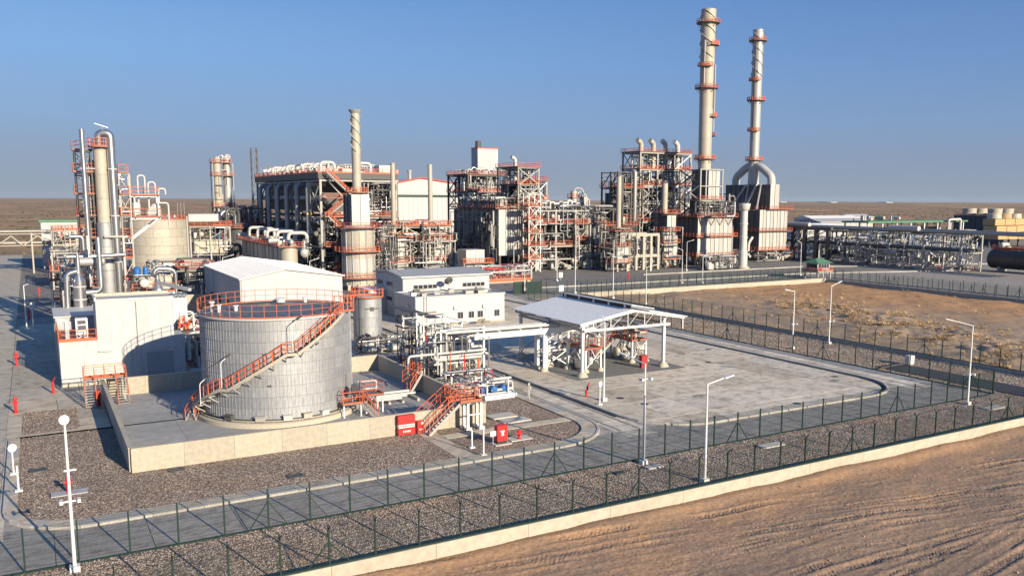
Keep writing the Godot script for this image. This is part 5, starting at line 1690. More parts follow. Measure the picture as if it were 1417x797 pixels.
	# posts
	var q := thing("sign_post", "short white post on the gravel left of the red cabinet", "post", V(29.5, 0.02, -61.7))
	part("post", Mb.new().box(V(0, 0.75, 0), V(0.1, 1.5, 0.1)), "lamp_white", q)
	part("foot", Mb.new().box(V(0, 0.05, 0), V(0.45, 0.1, 0.35)), "lamp_white", q)
	q = dup(q, V(29.3, 0.05, -59.2), "taller white post on the footpath where the path meets the kerb")
	q.scale = V(1, 1.45, 1)
	q = dup(q, V(-1.85, 0.13, -67.4), "white post on the footpath edge at the far left")
	q.scale = V(1, 1.2, 1)
	var lp := thing("beacon_post", "white post with round disc top at the far left footpath", "post", V(-2.2, 0.13, -71.9))
	part("post", Mb.new().tube([V(0, 0, 0), V(0, 1.75, 0)], 0.06, 8), "lamp_white", lp)
	part("disc", Mb.new().lathe([Vector2(0.001, 0), Vector2(0.3, 0), Vector2(0.3, 0.08), Vector2(0.001, 0.1)], 18, V(0, 1.95, 0.0), Basis(Vector3(0.9, 0, -0.4).normalized(), Vector3(0.4, 0, 0.9).normalized(), Vector3.DOWN)), "lamp_white", lp)
	part("foot", Mb.new().box(V(0, 0.05, 0), V(0.45, 0.12, 0.4)), "lamp_white", lp)
	lp = dup(lp, V(46.9, 0.0, -69.0), "white post with round top beside the kerb of the loading pad")
	lp.scale = V(1, 1.05, 1)
	lp = dup(lp, V(-0.6, 0.0, -149.0), "white post with round top far back along the left road")
	lp.scale = V(1.4, 2.0, 1.4)
	var eb2 := thing("electric_box", "white electrical box on the gravel between the right fences", "electrical box", V(91.6, 0, -67.2))
	part("casing", Mb.new().box(V(0, 0.7, 0), V(1.0, 1.0, 0.6)), "lamp_white", eb2)
	part("stand", Mb.new().box(V(0, 0.1, 0), V(0.9, 0.2, 0.5)), "steel", eb2)
	part("cable_duct", Mb.new().beam(V(-0.5, 0.35, 0), V(-6.2, 0.35, 0.6), 0.14), "steel_dark", eb2)
	# covers and small slabs
	var cov := [[8.1, -67.4, "dark manhole cover ring on the gravel before the dike corner"], [-0.7, -72.4, "dark manhole cover on the gravel near the left footpath"], [15.3, -61.6, "round manhole ring on the gravel near the kerb"]]
	for c in cov:
		var mb := Mb.new().lathe([Vector2(0.62, 0), Vector2(0.6, 0.09), Vector2(0.44, 0.1), Vector2(0.42, 0.05), Vector2(0.001, 0.05)], 20)
		solo("manhole_cover", mb, "steel_dark", c[2], "manhole cover", "", V(c[0], 0.02, c[1]))
	for c in [[43.4, -81.3, "dark drain cover on the narrow road beside the pump skid"], [50.3, -70.3, "dark round cover on the pad by the nearest pad lamp"], [50.9, -67.0, "dark round cover on the pad closest to its front left corner"], [78.0, -66.9, "dark round cover near the pad's right end"], [77.4, -88.0, "dark round cover on the pad near the right kerb, farthest back"], [71.3, -81.0, "dark round cover on the open middle of the pad"], [64.2, -59.6, "dark round cover close to the pad's front kerb"]]:
		solo("drain_cover", Mb.new().lathe([Vector2(0.42, 0), Vector2(0.42, 0.012), Vector2(0.001, 0.014)], 18), "drain", c[2], "drain cover", "", V(c[0], 0.006, c[1]))
	for c in [[36.3, -69.6, 2.6, 1.6, "large pale concrete slab on the gravel behind the cross path"], [36.6, -67.6, 2.8, 1.3, "pale concrete slab on the gravel next to the cross path"], [39.1, -50.2, 1.4, 0.7, "pale concrete slab in the gravel strip by the fence lamp"], [51.0, -50.0, 2.4, 0.9, "pale concrete slab in the gravel strip before the pad"], [79.4, -48.6, 2.6, 0.9, "pale concrete slab in the gravel strip near the right corner"], [36.0, -50.3, 0.8, 0.5, "dark cover slab in the gravel strip left of the fence lamp"]]:
		solo("cover_slab", Mb.new().box(V(0, 0.05, 0), V(c[2], 0.12, c[3])), "kerb2" if c[0] > 36.05 else "drain", c[4], "concrete slab", "", V(c[0], 0.02, c[1]))
	# lamps: near ones first
	var o := lamp(V(0.86, 0, -51.4), 8.3, Vector3.ZERO, "tall white lamp with round head at the left end of the fence", 3.9)
	part("lamp_head", Mb.new().lathe([Vector2(0.001, 0), Vector2(0.26, 0), Vector2(0.28, 0.06), Vector2(0.24, 0.12), Vector2(0.001, 0.13)], 18, V(0, 8.35, 0.05), Basis(Vector3(0.9, 0, 0.44).normalized(), Vector3(-0.4, 0.35, 0.85).normalized(), Vector3(0.2, -0.9, 0.3)).orthonormalized()), "lamp_white", o)
	part("camera_bracket", Mb.new().box(V(0.1, 5.6, 0), V(0.6, 0.08, 0.1)), "lamp_white", o)
	lamp(V(38.97, 0, -51.3), 7.8, V(-0.3, 0.35, -2.2), "white street lamp behind the inner fence before the loading pad", 6.6)
	lamp(V(48.2, 0, -70.2), 8.0, V(0.5, 0.25, -1.0), "white street lamp on the left kerb of the loading pad")
	lamp(V(40.14, 0, -45.6), 7.2, V(1.7, 0.35, 0.1), "white street lamp behind the outer fence near the sand")
	lamp(V(78.6, 0, -50.8), 7.95, V(-1.6, 0.5, -1.3), "white street lamp at the front right corner with mounted cameras", 3.0)
	lamp(V(87.7, 0, -82.7), 7.9, V(-1.4, 0.25, 0), "left one of the two lamps between the right fences, arm to left", 3.4)
	lamp(V(95.3, 0, -83.1), 8.2, V(1.4, 0.45, 0), "right one of the two lamps between the right fences, arm to right", 3.2)
	var far_ := [[99.3, -156.0, 7.6, V(1.4, 0.3, -0.4), "far lamp left of the canopy roof by the road corner"], [100.9, -144.1, 9.0, V(-1.5, 0.3, 0.4), "lamp standing on the earth lot behind the canopy's ridge"], [100.9, -133.0, 7.2, V(1.5, 0.3, 0.4), "lamp on the earth lot's left edge right of the canopy roof"], [134.2, -162.8, 8.1, V(-1.6, 0.4, 0.3), "lamp at the far road before the white furnace, arm to left"], [159.5, -191.6, 8.2, V(1.7, 0.4, 0.2), "lamp at the foot of the tall stack's furnace, arm to right"], [138.6, -160.4, 6.4, V(1.5, 0.3, -0.3), "lamp at the far road right of the furnace lamps"], [176.9, -165.1, 8.8, V(-1.2, 0.4, 0.0), "lamp at the far right road bend near the guard hut"], [92.6, -166.2, 6.0, V(0.8, 0.3, 0.2), "lamp beside the dark green gate"], [110.4, -181.8, 6.0, V(-1.2, 0.3, 0.2), "lamp in the yard before the central process frame"], [221.4, -166.7, 8.4, V(-0.8, 0.3, 0.0), "lamp before the far pipe rack on the right"], [-1.5, -151.8, 6.8, V(0.9, 0.3, 0), "lamp beside the left road behind the machine building"], [31.4, -205.0, 7.5, V(1.9, 0.35, -0.5), "lamp right of the round beige tank"], [36.5, -205.0, 6.6, V(2.1, 0.5, -0.7), "lamp behind the gabled hall's left end"], [47.0, -172.0, 7.6, V(1.6, 0.4, -0.6), "lamp rising just behind the gabled hall's roof"], [106.0, -196.0, 9.0, V(0.9, 0.2, 0.2), "lamp standing in front of the central unit's pipework"], [150.0, -196.0, 8.0, V(-1.4, 0.3, 0.3), "lamp between the two small stack heaters"]]
	for l in far_: lamp(V(l[0], 0, l[1]), l[2], l[3], l[4])


# ---------------------------------------------------------------- the guard hut on legs and the green gate
func hut() -> void:
	var o := thing("guard_hut", "raised guard hut with green hip roof at the lot's far corner", "hut", V(174.0, 0, -156.5))
	for x in [-2.4, 2.4]:
		for z in [-2.0, 2.0]:
			part("leg", Mb.new().box(V(x, 0.9, z), V(0.3, 1.8, 0.3)), "steel", o)
	part("floor", Mb.new().span(V(-2.9, 1.8, -2.5), V(2.9, 2.0, 2.5)), "steel", o)
	part("wall", Mb.new().span(V(-2.2, 2.0, -1.9), V(2.2, 4.1, 1.9)), "white", o)
	part("window", Mb.new().span(V(-1.9, 2.9, 1.9), V(1.9, 3.8, 1.95)), "glass", o)
	part("window", Mb.new().span(V(-2.25, 2.9, -1.6), V(-2.2, 3.8, 1.6)), "glass", o)
	for k in 3: part("mullion", Mb.new().span(V(-1.0 + k * 1.0 - 0.05, 2.9, 1.95), V(-1.0 + k * 1.0 + 0.05, 3.8, 1.99)), "white", o)
	part("railing", rail(Mb.new(), rect_pts(-2.85, 2.85, -2.45, 2.45, 2.0), 0.95, 0.09, 1.3, 0.3), "orange", o)
	part("red_sign", Mb.new().span(V(-1.8, 2.1, 1.92), V(-0.6, 2.7, 1.97)), "red", o)
	var rf := Mb.new()
	var a := [V(-3.0, 4.1, -2.7), V(3.0, 4.1, -2.7), V(3.0, 4.1, 2.7), V(-3.0, 4.1, 2.7)]
	rf.flat(a[3], a[2], V(1.0, 5.2, 0), V(-1.0, 5.2, 0))
	rf.flat(a[1], a[0], V(-1.0, 5.2, 0), V(1.0, 5.2, 0))
	rf.tri(a[2], a[1], V(1.0, 5.2, 0))
	rf.tri(a[0], a[3], V(-1.0, 5.2, 0))
	rf.flat(a[0], a[1], a[2], a[3])
	part("roof", rf, "green_roof", o)
	part("ladder", Mb.new().beam(V(-1.0, 0, 3.2), V(-1.0, 2.0, 2.5), 0.3, 0.06), "steel", o)
	var g := thing("metal_gate", "dark green sheet metal gate at the end of the truck lane", "gate", V(89.6, 0, -159.7))
	part("gate_leaf", Mb.new().span(V(0, 0.1, -0.05), V(3.4, 2.6, 0.05)), "green", g)
	part("gate_leaf", Mb.new().span(V(-2.6, 0.1, -1.4), V(-0.1, 2.6, -1.3)), "green", g)
	part("post", Mb.new().box(V(-0.1, 1.5, 0), V(0.2, 3.0, 0.2)), "green", g)
	part("post", Mb.new().box(V(3.5, 1.5, 0), V(0.2, 3.0, 0.2)), "green", g)
	for k in 9: part("rib", Mb.new().span(V(0.2 + k * 0.36, 0.15, 0.05), V(0.26 + k * 0.36, 2.55, 0.1)), "green", g)
	for p in [[95.5, -155.5, "white sign board on a post right of the green gate"], [83.0, -168.0, "small white sign board at the road bend before the gate"], [112.5, -183.5, "white cabinet in the yard before the central frame"]]:
		var s := thing("sign_board", p[2], "sign", V(p[0], 0, p[1]))
		part("board", Mb.new().box(V(0, 1.3, 0), V(1.1, 1.3, 0.1)), "lamp_white", s)
		part("post", Mb.new().box(V(0, 0.35, 0), V(0.12, 0.7, 0.1)), "steel", s)


# ---------------------------------------------------------------- process units
func gear_row(o: Node, x0: float, x1: float, z: float, y: float, n: int, along_z := false) -> void:
	# a row of goosenecks and nozzles standing on a top deck
	for k in n:
		var t := lerpf(x0, x1, (k + 0.5) / n)
		var p := V(z, y, t) if along_z else V(t, y, z)
		var h := 1.5 + 0.9 * fmod(k * 0.618, 1.0)
		part("gooseneck", Mb.new().tube(bend([p, p + V(0, h, 0), p + V(1.3, h, 0.2), p + V(1.3, h - 0.9, 0.2)], 0.5, 3), 0.2 + 0.08 * (k % 3), 7), ["pipe_white", "silver", "pipe", "pipe_white"][k % 4], o)


func stub_lamps(o: Node, x0: float, x1: float, z0: float, z1: float, y: float, n: int) -> void:
	for k in n:
		var p := V(lerpf(x0, x1, (k + 0.5) / n), y, lerpf(z0, z1, (k + 0.5) / n))
		var l := part("lamp_pole", Mb.new().tube(bend([p, p + V(0, 2.6, 0), p + V(0.6, 2.9, 0)], 0.3, 3), 0.06, 6), "steel", o)
		part("lamp_head", Mb.new().box(p + V(0.8, 2.9, 0), V(0.6, 0.16, 0.3)), "steel_dark", l)


func stack(o: Node, at: Vector3, r0: float, r1: float, y0: float, y1: float, m: String, decks: Array, strakes: Array) -> void:
	# shell courses of a steel chimney, each ring a piece of its own
	var n := maxi(3, int(round((y1 - y0) / 4.6)))
	for k in n:
		var a := lerpf(y0, y1, float(k) / n)
		var b := lerpf(y0, y1, float(k + 1) / n)
		var ra := lerpf(r0, r1, float(k) / n)
		var rb := lerpf(r0, r1, float(k + 1) / n)
		part("shell_course", Mb.new().lathe([Vector2(ra, a), Vector2(rb, b - 0.14), Vector2(rb + 0.05, b - 0.13), Vector2(rb + 0.05, b)], 22, at), m if k % 3 != 1 else ("cream1" if m == "cream" else m), o)
	part("flue_mouth", Mb.new().lathe([Vector2(r1 + 0.05, y1), Vector2(r1 - 0.25, y1), Vector2(r1 - 0.25, y1 - 2.0), Vector2(0.01, y1 - 2.0)], 22, at), "black", o)
	for d in decks:
		var rr: float = lerpf(r0, r1, (d[0] - y0) / (y1 - y0))
		ring_deck(o, at + V(0, d[0], 0), rr, rr + d[3], deg_to_rad(d[1]), deg_to_rad(d[2]), 0.11, 16)
		if d[2] - d[1] > 300:
			var br := Mb.new()
			for k in 8:
				var e := V(cos(TAU * k / 8), 0, sin(TAU * k / 8))
				br.beam(at + e * rr + V(0, d[0] - 1.3, 0), at + e * (rr + d[3]) + V(0, d[0] - 0.1, 0), 0.12)
			part("bracket", br, "steel_dark", o)
	if strakes: helix_strakes(o, at, r1, strakes[0], strakes[1], strakes[2], m)


func heater_legs(o: Node, x0: float, x1: float, z0: float, z1: float, h: float) -> void:
	for x in [x0, x1]:
		for z in [z0, z1]:
			part("leg", Mb.new().span(V(x - 0.35, 0, z - 0.35), V(x + 0.35, h, z + 0.35)), "footing", o)


# a clad furnace box with upright ribs; clad panels are pieces, by default the shaded side has shade painted in by a darker material
func furnace_box(o: Node, x0: float, x1: float, y0: float, y1: float, z0: float, z1: float, nx: int, nz: int, ms := ["furnace", "clad"], md := ["furnace_shaded", "furnace_shaded"]) -> void:
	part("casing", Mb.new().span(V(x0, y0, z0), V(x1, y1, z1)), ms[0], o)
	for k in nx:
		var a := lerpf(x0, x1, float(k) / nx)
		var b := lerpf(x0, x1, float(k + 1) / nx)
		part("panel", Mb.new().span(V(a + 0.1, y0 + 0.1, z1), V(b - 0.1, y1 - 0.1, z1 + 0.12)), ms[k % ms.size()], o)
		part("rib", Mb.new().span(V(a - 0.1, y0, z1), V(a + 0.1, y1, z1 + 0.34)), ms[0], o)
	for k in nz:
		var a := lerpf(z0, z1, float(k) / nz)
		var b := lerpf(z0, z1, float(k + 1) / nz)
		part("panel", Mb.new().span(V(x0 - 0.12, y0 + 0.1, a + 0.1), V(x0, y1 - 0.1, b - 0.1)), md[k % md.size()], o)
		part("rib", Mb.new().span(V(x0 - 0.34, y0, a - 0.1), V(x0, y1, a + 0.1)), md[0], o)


func left_tower() -> void:
	var c := thing("column_tower", "tall beige column tower behind the machine building", "tower", V(8.6, 0, -132.0))
	for k in 8:
		var a := 0.6 + k * 3.2
		part("shell_course", Mb.new().lathe([Vector2(1.0 if k < 5 else 0.85, a), Vector2(1.0 if k < 5 else 0.85, a + 3.12), Vector2(0.9, a + 3.2)], 22), ["clad", "clad", "tank1", "clad", "tank2", "cream", "cream1", "cream"][k], c)
	part("head", Mb.new().lathe(dome(0.85, 26.2, true, 0.45), 22), "cream", c)
	part("skirt", Mb.new().lathe([Vector2(1.7, 0), Vector2(1.0, 0.6)], 22), "footing", c)
	var c2 := thing("column_tower", "dark grey column standing close behind the tall beige column", "tower", V(8.2, 0, -134.6))
	part("shell", Mb.new().lathe(vessel_prof(1.0, 0.2, 25.0), 20), "pipe_dark", c2)
	for k in 5: part("band", Mb.new().lathe([Vector2(1.0, 0), Vector2(1.08, 0.02), Vector2(1.08, 0.16), Vector2(1.0, 0.18)], 20, V(0, 4.0 + k * 4.4, 0)), "steel", c2)
	ring_deck(c, V(0, 26.6, 0), 0.3, 1.4, 0, TAU, 0.06, 12)
	var f := thing("ladder_tower", "steel ladder frame with orange landings left of the beige column", "steel frame", V(5.6, 0, -134.6))
	var lv := []
	for k in 9: lv.append(2.9 * (k + 1))
	frame(f, [0.0, 1.9], [0.0, 2.0], lv, "steel_dark", 0.2, [], true, 3)
	for k in 9: deck(f, -0.3, 2.1, 0.9, 2.3, 2.9 * (k + 1) + 0.1, 0.07, 0.06)
	ladder(f, V(1.0, 0.2, 0.7), 26.0, V(1, 0, 0), "steel_dark")
	pipework(f, V(0.2, 1.0, 0.2), V(1.7, 25.0, 1.6), 26, 91, 0.24, ["pipe_dark", "pipe", "steel_dark", "silver"])
	var g := thing("ladder_tower", "narrow white ladder frame with orange landings right of the column", "steel frame", V(10.7, 0, -134.6))
	frame(g, [0.0, 1.3], [0.0, 1.6], lv.slice(0, 8), "steel", 0.18, [], true, 7)
	for k in range(1, 9): deck(g, 0.0, 1.2, 0.4, 1.9, 2.9 * k + 0.1, 0.07, 0.06)
	pipework(g, V(0.1, 1.0, 0.2), V(1.4, 23.0, 1.8), 14, 92, 0.22, ["pipe_white", "silver", "steel"])
	var p := thing("overhead_pipe", "fat polished silver pipe arching off the beige column's top", "pipe", V(9.85, 0, -131.2))
	part("pipe", Mb.new().tube(bend([V(-1.4, 26.6, -0.4), V(-1.4, 28.4, -0.3), V(0.0, 28.4, 0.0), V(0.0, 2.0, 0.0), V(0.0, 1.4, -3.0)], 1.0, 6), 0.52, 16), "silver", p)
	for k in 4: part("flange", Mb.new().lathe([Vector2(0.52, 0), Vector2(0.62, 0.02), Vector2(0.62, 0.16), Vector2(0.52, 0.18)], 16, V(0, 5.0 + k * 6.2, 0)), "trim", p)
	part("bracket", Mb.new().span(V(-1.5, 14.6, -0.15), V(0.9, 14.85, 0.75)), "steel", p)
	part("wind_vane", Mb.new().beam(V(-1.8, 29.6, 0.2), V(-0.2, 29.1, 0.2), 0.16, 0.1), "lamp_white", p)
	part("mast", Mb.new().tube([V(-0.9, 28.6, 0.2), V(-0.9, 29.4, 0.2)], 0.04, 5), "steel", p)
	p = thing("vent_pipe", "slim tall silver vent pipe on the tower's left side", "pipe", V(6.45, 0, -130.0))
	part("pipe", Mb.new().tube(bend([V(0, 28.7, 0), V(0, 5.2, 0), V(-1.1, 5.0, 0.6), V(-1.9, 5.0, 0.6)], 0.8, 5), 0.3, 12), "silver", p)
	part("collar", Mb.new().span(V(-0.4, 23.6, -0.45), V(1.3, 23.75, 0.2)), "steel", p)
	part("collar", Mb.new().span(V(-0.4, 9.4, -0.4), V(0.8, 9.55, 0.3)), "steel", p)
	p = thing("vent_pipe", "silver pipe falling beside the slim vent pipe with a T-bend", "pipe", V(5.3, 0, -128.5))
	part("pipe", Mb.new().tube(bend([V(-1.0, 14.9, 0), V(0.4, 14.9, 0), V(0.4, 8.0, 0)], 0.5, 5), 0.26, 10), "silver", p)
	part("pipe", Mb.new().tube(bend([V(-1.6, 12.3, 0.6), V(2.4, 12.3, 0.2), V(5.2, 12.4, 0.2)], 0.5, 5), 0.3, 10), "silver", p)
	part("pipe", Mb.new().tube(bend([V(0.9, 15.0, 0.4), V(0.9, 11.6, 0.4), V(0.9, 8.2, 0.4)], 0.5, 5), 0.16, 8), "pipe_white", p)
	var s := thing("outrigger_frame", "white outrigger frame with hooked pipes high on the tower's right side", "steel frame", V(12.6, 0, -136.4))
	for x in [0.0, 3.0]:
		for z in [0.0, 2.4]: part("column", Mb.new().box(V(x, 18.6, z), V(0.16, 3.6, 0.16)), "lamp_white", s)
	for z in [0.0, 2.4]:
		part("beam", Mb.new().span(V(-1.2, 16.9, z - 0.08), V(3.2, 17.1, z + 0.08)), "lamp_white", s)
		part("beam", Mb.new().span(V(-1.2, 20.0, z - 0.08), V(3.2, 20.2, z + 0.08)), "lamp_white", s)
		part("brace", Mb.new().beam(V(-1.0, 13.8, z), V(2.8, 16.9, z), 0.16), "lamp_white", s)
	deck(s, -0.3, 3.2, -0.3, 2.7, 20.3, 0.07, 0.06)
	deck(s, -0.3, 3.3, -0.3, 2.7, 17.3, 0.07, 0.06)
	for k in 3:
		var x := 0.6 + k * 1.3
		part("pipe", Mb.new().tube(bend([V(x, 17.4, 1.6), V(x, 23.0 - k * 0.9, 1.6), V(x + 0.9, 23.0 - k * 0.9, 1.6), V(x + 0.9, 20.4, 1.6)], 0.4, 4), 0.13, 9), "pipe_white", s)
	part("pipe", Mb.new().tube(bend([V(3.0, 19.2, 2.4), V(4.3, 19.2, 2.4), V(4.3, 15.9, 2.4)], 0.4, 4), 0.13, 8), "pipe_white", s)
	equip(s, V(0.2, 17.4, 0.2), V(3.0, 19.6, 2.2), 5, 93)
	# reboilers and cyclone at the foot
	var cy := thing("cyclone_vessel", "silver cone-bottomed vessel at the tower's lower left", "vessel", V(4.7, 0, -122.0))
	part("shell", Mb.new().lathe([Vector2(0.12, 3.6), Vector2(0.72, 5.6), Vector2(0.74, 9.6), Vector2(0.3, 10.6), Vector2(0.22, 13.0)], 18), "silver", cy)
	for k in 3: part("band", Mb.new().lathe([Vector2(0.74, 0), Vector2(0.8, 0.02), Vector2(0.8, 0.14), Vector2(0.74, 0.16)], 18, V(0, 5.7 + k * 1.6, 0)), "trim", cy)
	for k in 4: part("leg", Mb.new().beam(V([-0.7, 0.7, 0.7, -0.7][k], 0, [-0.7, -0.7, 0.7, 0.7][k]), V([-0.6, 0.6, 0.6, -0.6][k], 6.0, [-0.6, -0.6, 0.6, 0.6][k]), 0.14), "steel", cy)
	part("pipe", Mb.new().tube(bend([V(-0.2, 10.9, 0.2), V(-1.3, 10.6, 0.2), V(-1.5, 4.0, 0.3), V(-0.2, 3.2, 0.3), V(0.3, 3.6, 0.2)], 0.9, 6), 0.33, 12), "silver", cy)
	part("pipe", Mb.new().tube(bend([V(0.7, 8.2, 0), V(2.4, 8.2, 0), V(2.4, 15.0, -0.3)], 0.9, 6), 0.34, 12), "silver", cy)
	part("drum", Mb.new().lathe(vessel_prof(0.55, 0, 3.6), 14, V(-0.4, 11.9, -2.0), Basis(Vector3.UP, Vector3.RIGHT, Vector3.FORWARD)), "clad", cy)
	part("motor", Mb.new().lathe([Vector2(0.3, 0), Vector2(0.3, 0.7)], 10, V(-0.5, 10.2, -0.6)), "blue", cy)
	var un := thing("reboiler_unit", "crowded pipework and orange decks at the foot of the tower", "process unit", V(3.0, 0, -140.0))
	frame(un, [0.0, 4.2], [0.0, 7.0, 14.0], [4.2, 8.2], "steel", 0.22, [], true, 15)
	deck(un, 0.2, 4.4, 1.0, 6.0, 4.3, 0.07, 0.06)
	deck(un, 1.8, 4.4, 8.5, 13.0, 8.3, 0.07, 0.06)
	pipework(un, V(0.2, 0.4, 0.3), V(4.6, 10.6, 14.5), 46, 94, 0.3)
	equip(un, V(0.5, 0.1, 1.0), V(4.2, 4.0, 13.5), 8, 95)
	pipework(un, V(4.6, 0.4, 0.3), V(9.4, 6.5, 6.0), 16, 96, 0.3)
	for k in 2:
		var st := thing("landing_tower", ["upper orange stair landing at the left edge of the tower's foot", "lower orange stair landing nearer the annex"][k], "platform", V(1.9 + k * 0.2, 0, -145.0 + k * 6.0))
		deck(st, 0, 2.0, -0.8, 0.8, 8.0 - k * 2.2, 0.07, 0.06)
		for x in [0.1, 1.9]:
			for z in [-0.7, 0.7]: part("leg", Mb.new().box(V(x, (8.0 - k * 2.2) / 2, z), V(0.12, 8.0 - k * 2.2, 0.12)), "lamp_white", st)
		stair(st, V(4.6, 4.0 - k * 3.5, 0), V(2.0, 8.0 - k * 2.2, 0), 0.7, 0.05)
	# above and right of the machine building
	var bm := thing("blue_motor_unit", "two blue capped motors over orange railings behind the machine building", "machine", V(11.6, 0, -133.5))
	frame(bm, [0.0, 2.2, 5.0], [0.0, 3.0], [4.0, 7.0], "lamp_white", 0.2, [], false, 16)
	deck(bm, -0.2, 5.0, -0.2, 3.2, 7.1, 0.07, 0.06)
	for k in 2:
		var m := part("motor", Mb.new().lathe([Vector2(0.5 - k * 0.12, 0), Vector2(0.5 - k * 0.12, 0.9), Vector2(0.3, 1.15), Vector2(0.001, 1.2)], 14, V(0.6 + k * 1.1, 9.3 - k * 0.1, 1.5)), "blue", bm)
		part("body", Mb.new().lathe([Vector2(0.4, 7.1), Vector2(0.3, 8.4), Vector2(0.3, 9.3)], 12, V(0.6 + k * 1.1, 0, 1.5)), "lamp_white", m)
	part("cone_hopper", Mb.new().lathe([Vector2(1.05, 6.6), Vector2(0.95, 7.4), Vector2(0.3, 8.7), Vector2(0.28, 9.3)], 18, V(3.0, 0, 2.6)), "silver", bm)
	part("arch_pipe", Mb.new().tube(bend([V(2.7, 7.2, 2.0), V(2.7, 10.2, 2.0), V(5.4, 10.0, 2.0), V(5.4, 5.6, 2.0)], 0.9, 6), 0.3, 12), "silver", bm)
	pipework(bm, V(0.0, 5.0, 0.2), V(5.4, 9.4, 3.0), 18, 97, 0.24)
	equip(bm, V(0.2, 7.2, 0.2), V(4.8, 9.4, 3.0), 6, 98)
	var lc := thing("louvred_cooler", "white slatted cooler with grey sloping lids right of the machine building", "cooler", V(14.0, 0, -117.6))
	part("casing", Mb.new().span(V(0, 2.8, -2.6), V(2.4, 7.4, -0.05)), "lamp_white", lc)
	for k in 7: part("slat", Mb.new().span(V(0.05 + k * 0.345, 2.9, -0.05), V(0.26 + k * 0.345, 7.3, 0.1)), "lamp_white", lc)
	for k in 6: part("lid", Mb.new().box(V(0.2 + k * 0.45, 7.7, -1.3), V(0.32, 0.08, 3.0), Basis(V(0, 0, 1), 0.35)), "roof_grey", lc)
	for x in [0.1, 2.3]:
		for z in [-2.5, -0.1]: part("leg", Mb.new().box(V(x, 1.4, z), V(0.18, 2.8, 0.18)), "lamp_white", lc)
	part("grey_beam", Mb.new().beam(V(0.3, 8.6, -9.0), V(3.4, 8.0, -4.0), 0.5, 0.4), "roof_grey", lc)
	var vb := thing("valve_station", "knot of orange valves and pipes beside the machine building's right corner", "valves", V(14.2, 0, -110.0))
	for k in 9:
		part("valve", Mb.new().lathe([Vector2(0.06, 0), Vector2(0.14, 0.1), Vector2(0.14, 0.3), Vector2(0.06, 0.5), Vector2(0.2, 0.55), Vector2(0.2, 0.6)], 10, V(0.2 + 0.32 * (k % 4), 4.4 + 0.5 * (k % 3), -0.6 + 0.4 * (k / 3))), "orange", vb)
	part("stand", Mb.new().span(V(0, 3.9, -1.0), V(1.6, 4.35, 0.9)), "steel_dark", vb)
	for x in [0.1, 1.5]: part("leg", Mb.new().box(V(x, 1.95, 0.7), V(0.14, 3.9, 0.14)), "steel", vb)
	part("pipe", Mb.new().tube(bend([V(0.4, 5.2, -0.2), V(0.4, 6.6, -0.2), V(1.8, 6.4, -0.2), V(1.8, 0.3, -0.2)], 0.3), 0.12, 8), "lamp_white", vb)
	var mu := thing("manifold_unit", "white and orange pipe manifold between the machine building and the big tank", "process unit", V(15.6, 0, -124.0))
	frame(mu, [0.0, 4.0, 8.0], [0.0, 8.0, 18.0], [3.6], "steel", 0.24, [], true, 18)
	deck(mu, 0.5, 7.5, 9.0, 17.0, 3.7, 0.07, 0.055)
	pipework(mu, V(-1.0, 0.3, 0.0), V(8.4, 4.6, 19.0), 60, 99, 0.3, ["pipe_white", "silver", "pipe_white", "red", "pipe_dark"])
	equip(mu, V(0.0, 0.1, 0.5), V(8.0, 3.4, 18.5), 18, 101)
	var br := thing("bullet_rack", "orange decks and pipes along the tan wall left of the gabled hall", "process unit", V(17.5, 0, -176.0))
	frame(br, [0.0, 5.0, 10.0], [0.0, 8.0, 16.0], [4.0, 7.6], "steel", 0.26, [], true, 19)
	deck(br, 4.0, 10.0, 8.0, 16.0, 7.7, 0.07, 0.06)
	deck(br, 0.0, 6.0, 2.0, 10.0, 4.1, 0.07, 0.06)
	pipework(br, V(0.0, 0.4, 0.0), V(10.5, 8.5, 17.0), 40, 102, 0.36)
	equip(br, V(0.5, 0.1, 1.0), V(9.5, 3.8, 15.5), 12, 103)
	var tw := thing("bund_wall", "tan concrete wall behind the manifold left of the gabled hall", "wall", V(15.0, 0, -150.0))
	for k in 4: part("wall_section", Mb.new().span(V(k * 2.5, 0, 0), V(k * 2.5 + 2.46, 4.4, 0.3)), "wall" if k % 2 else "wall1", tw)


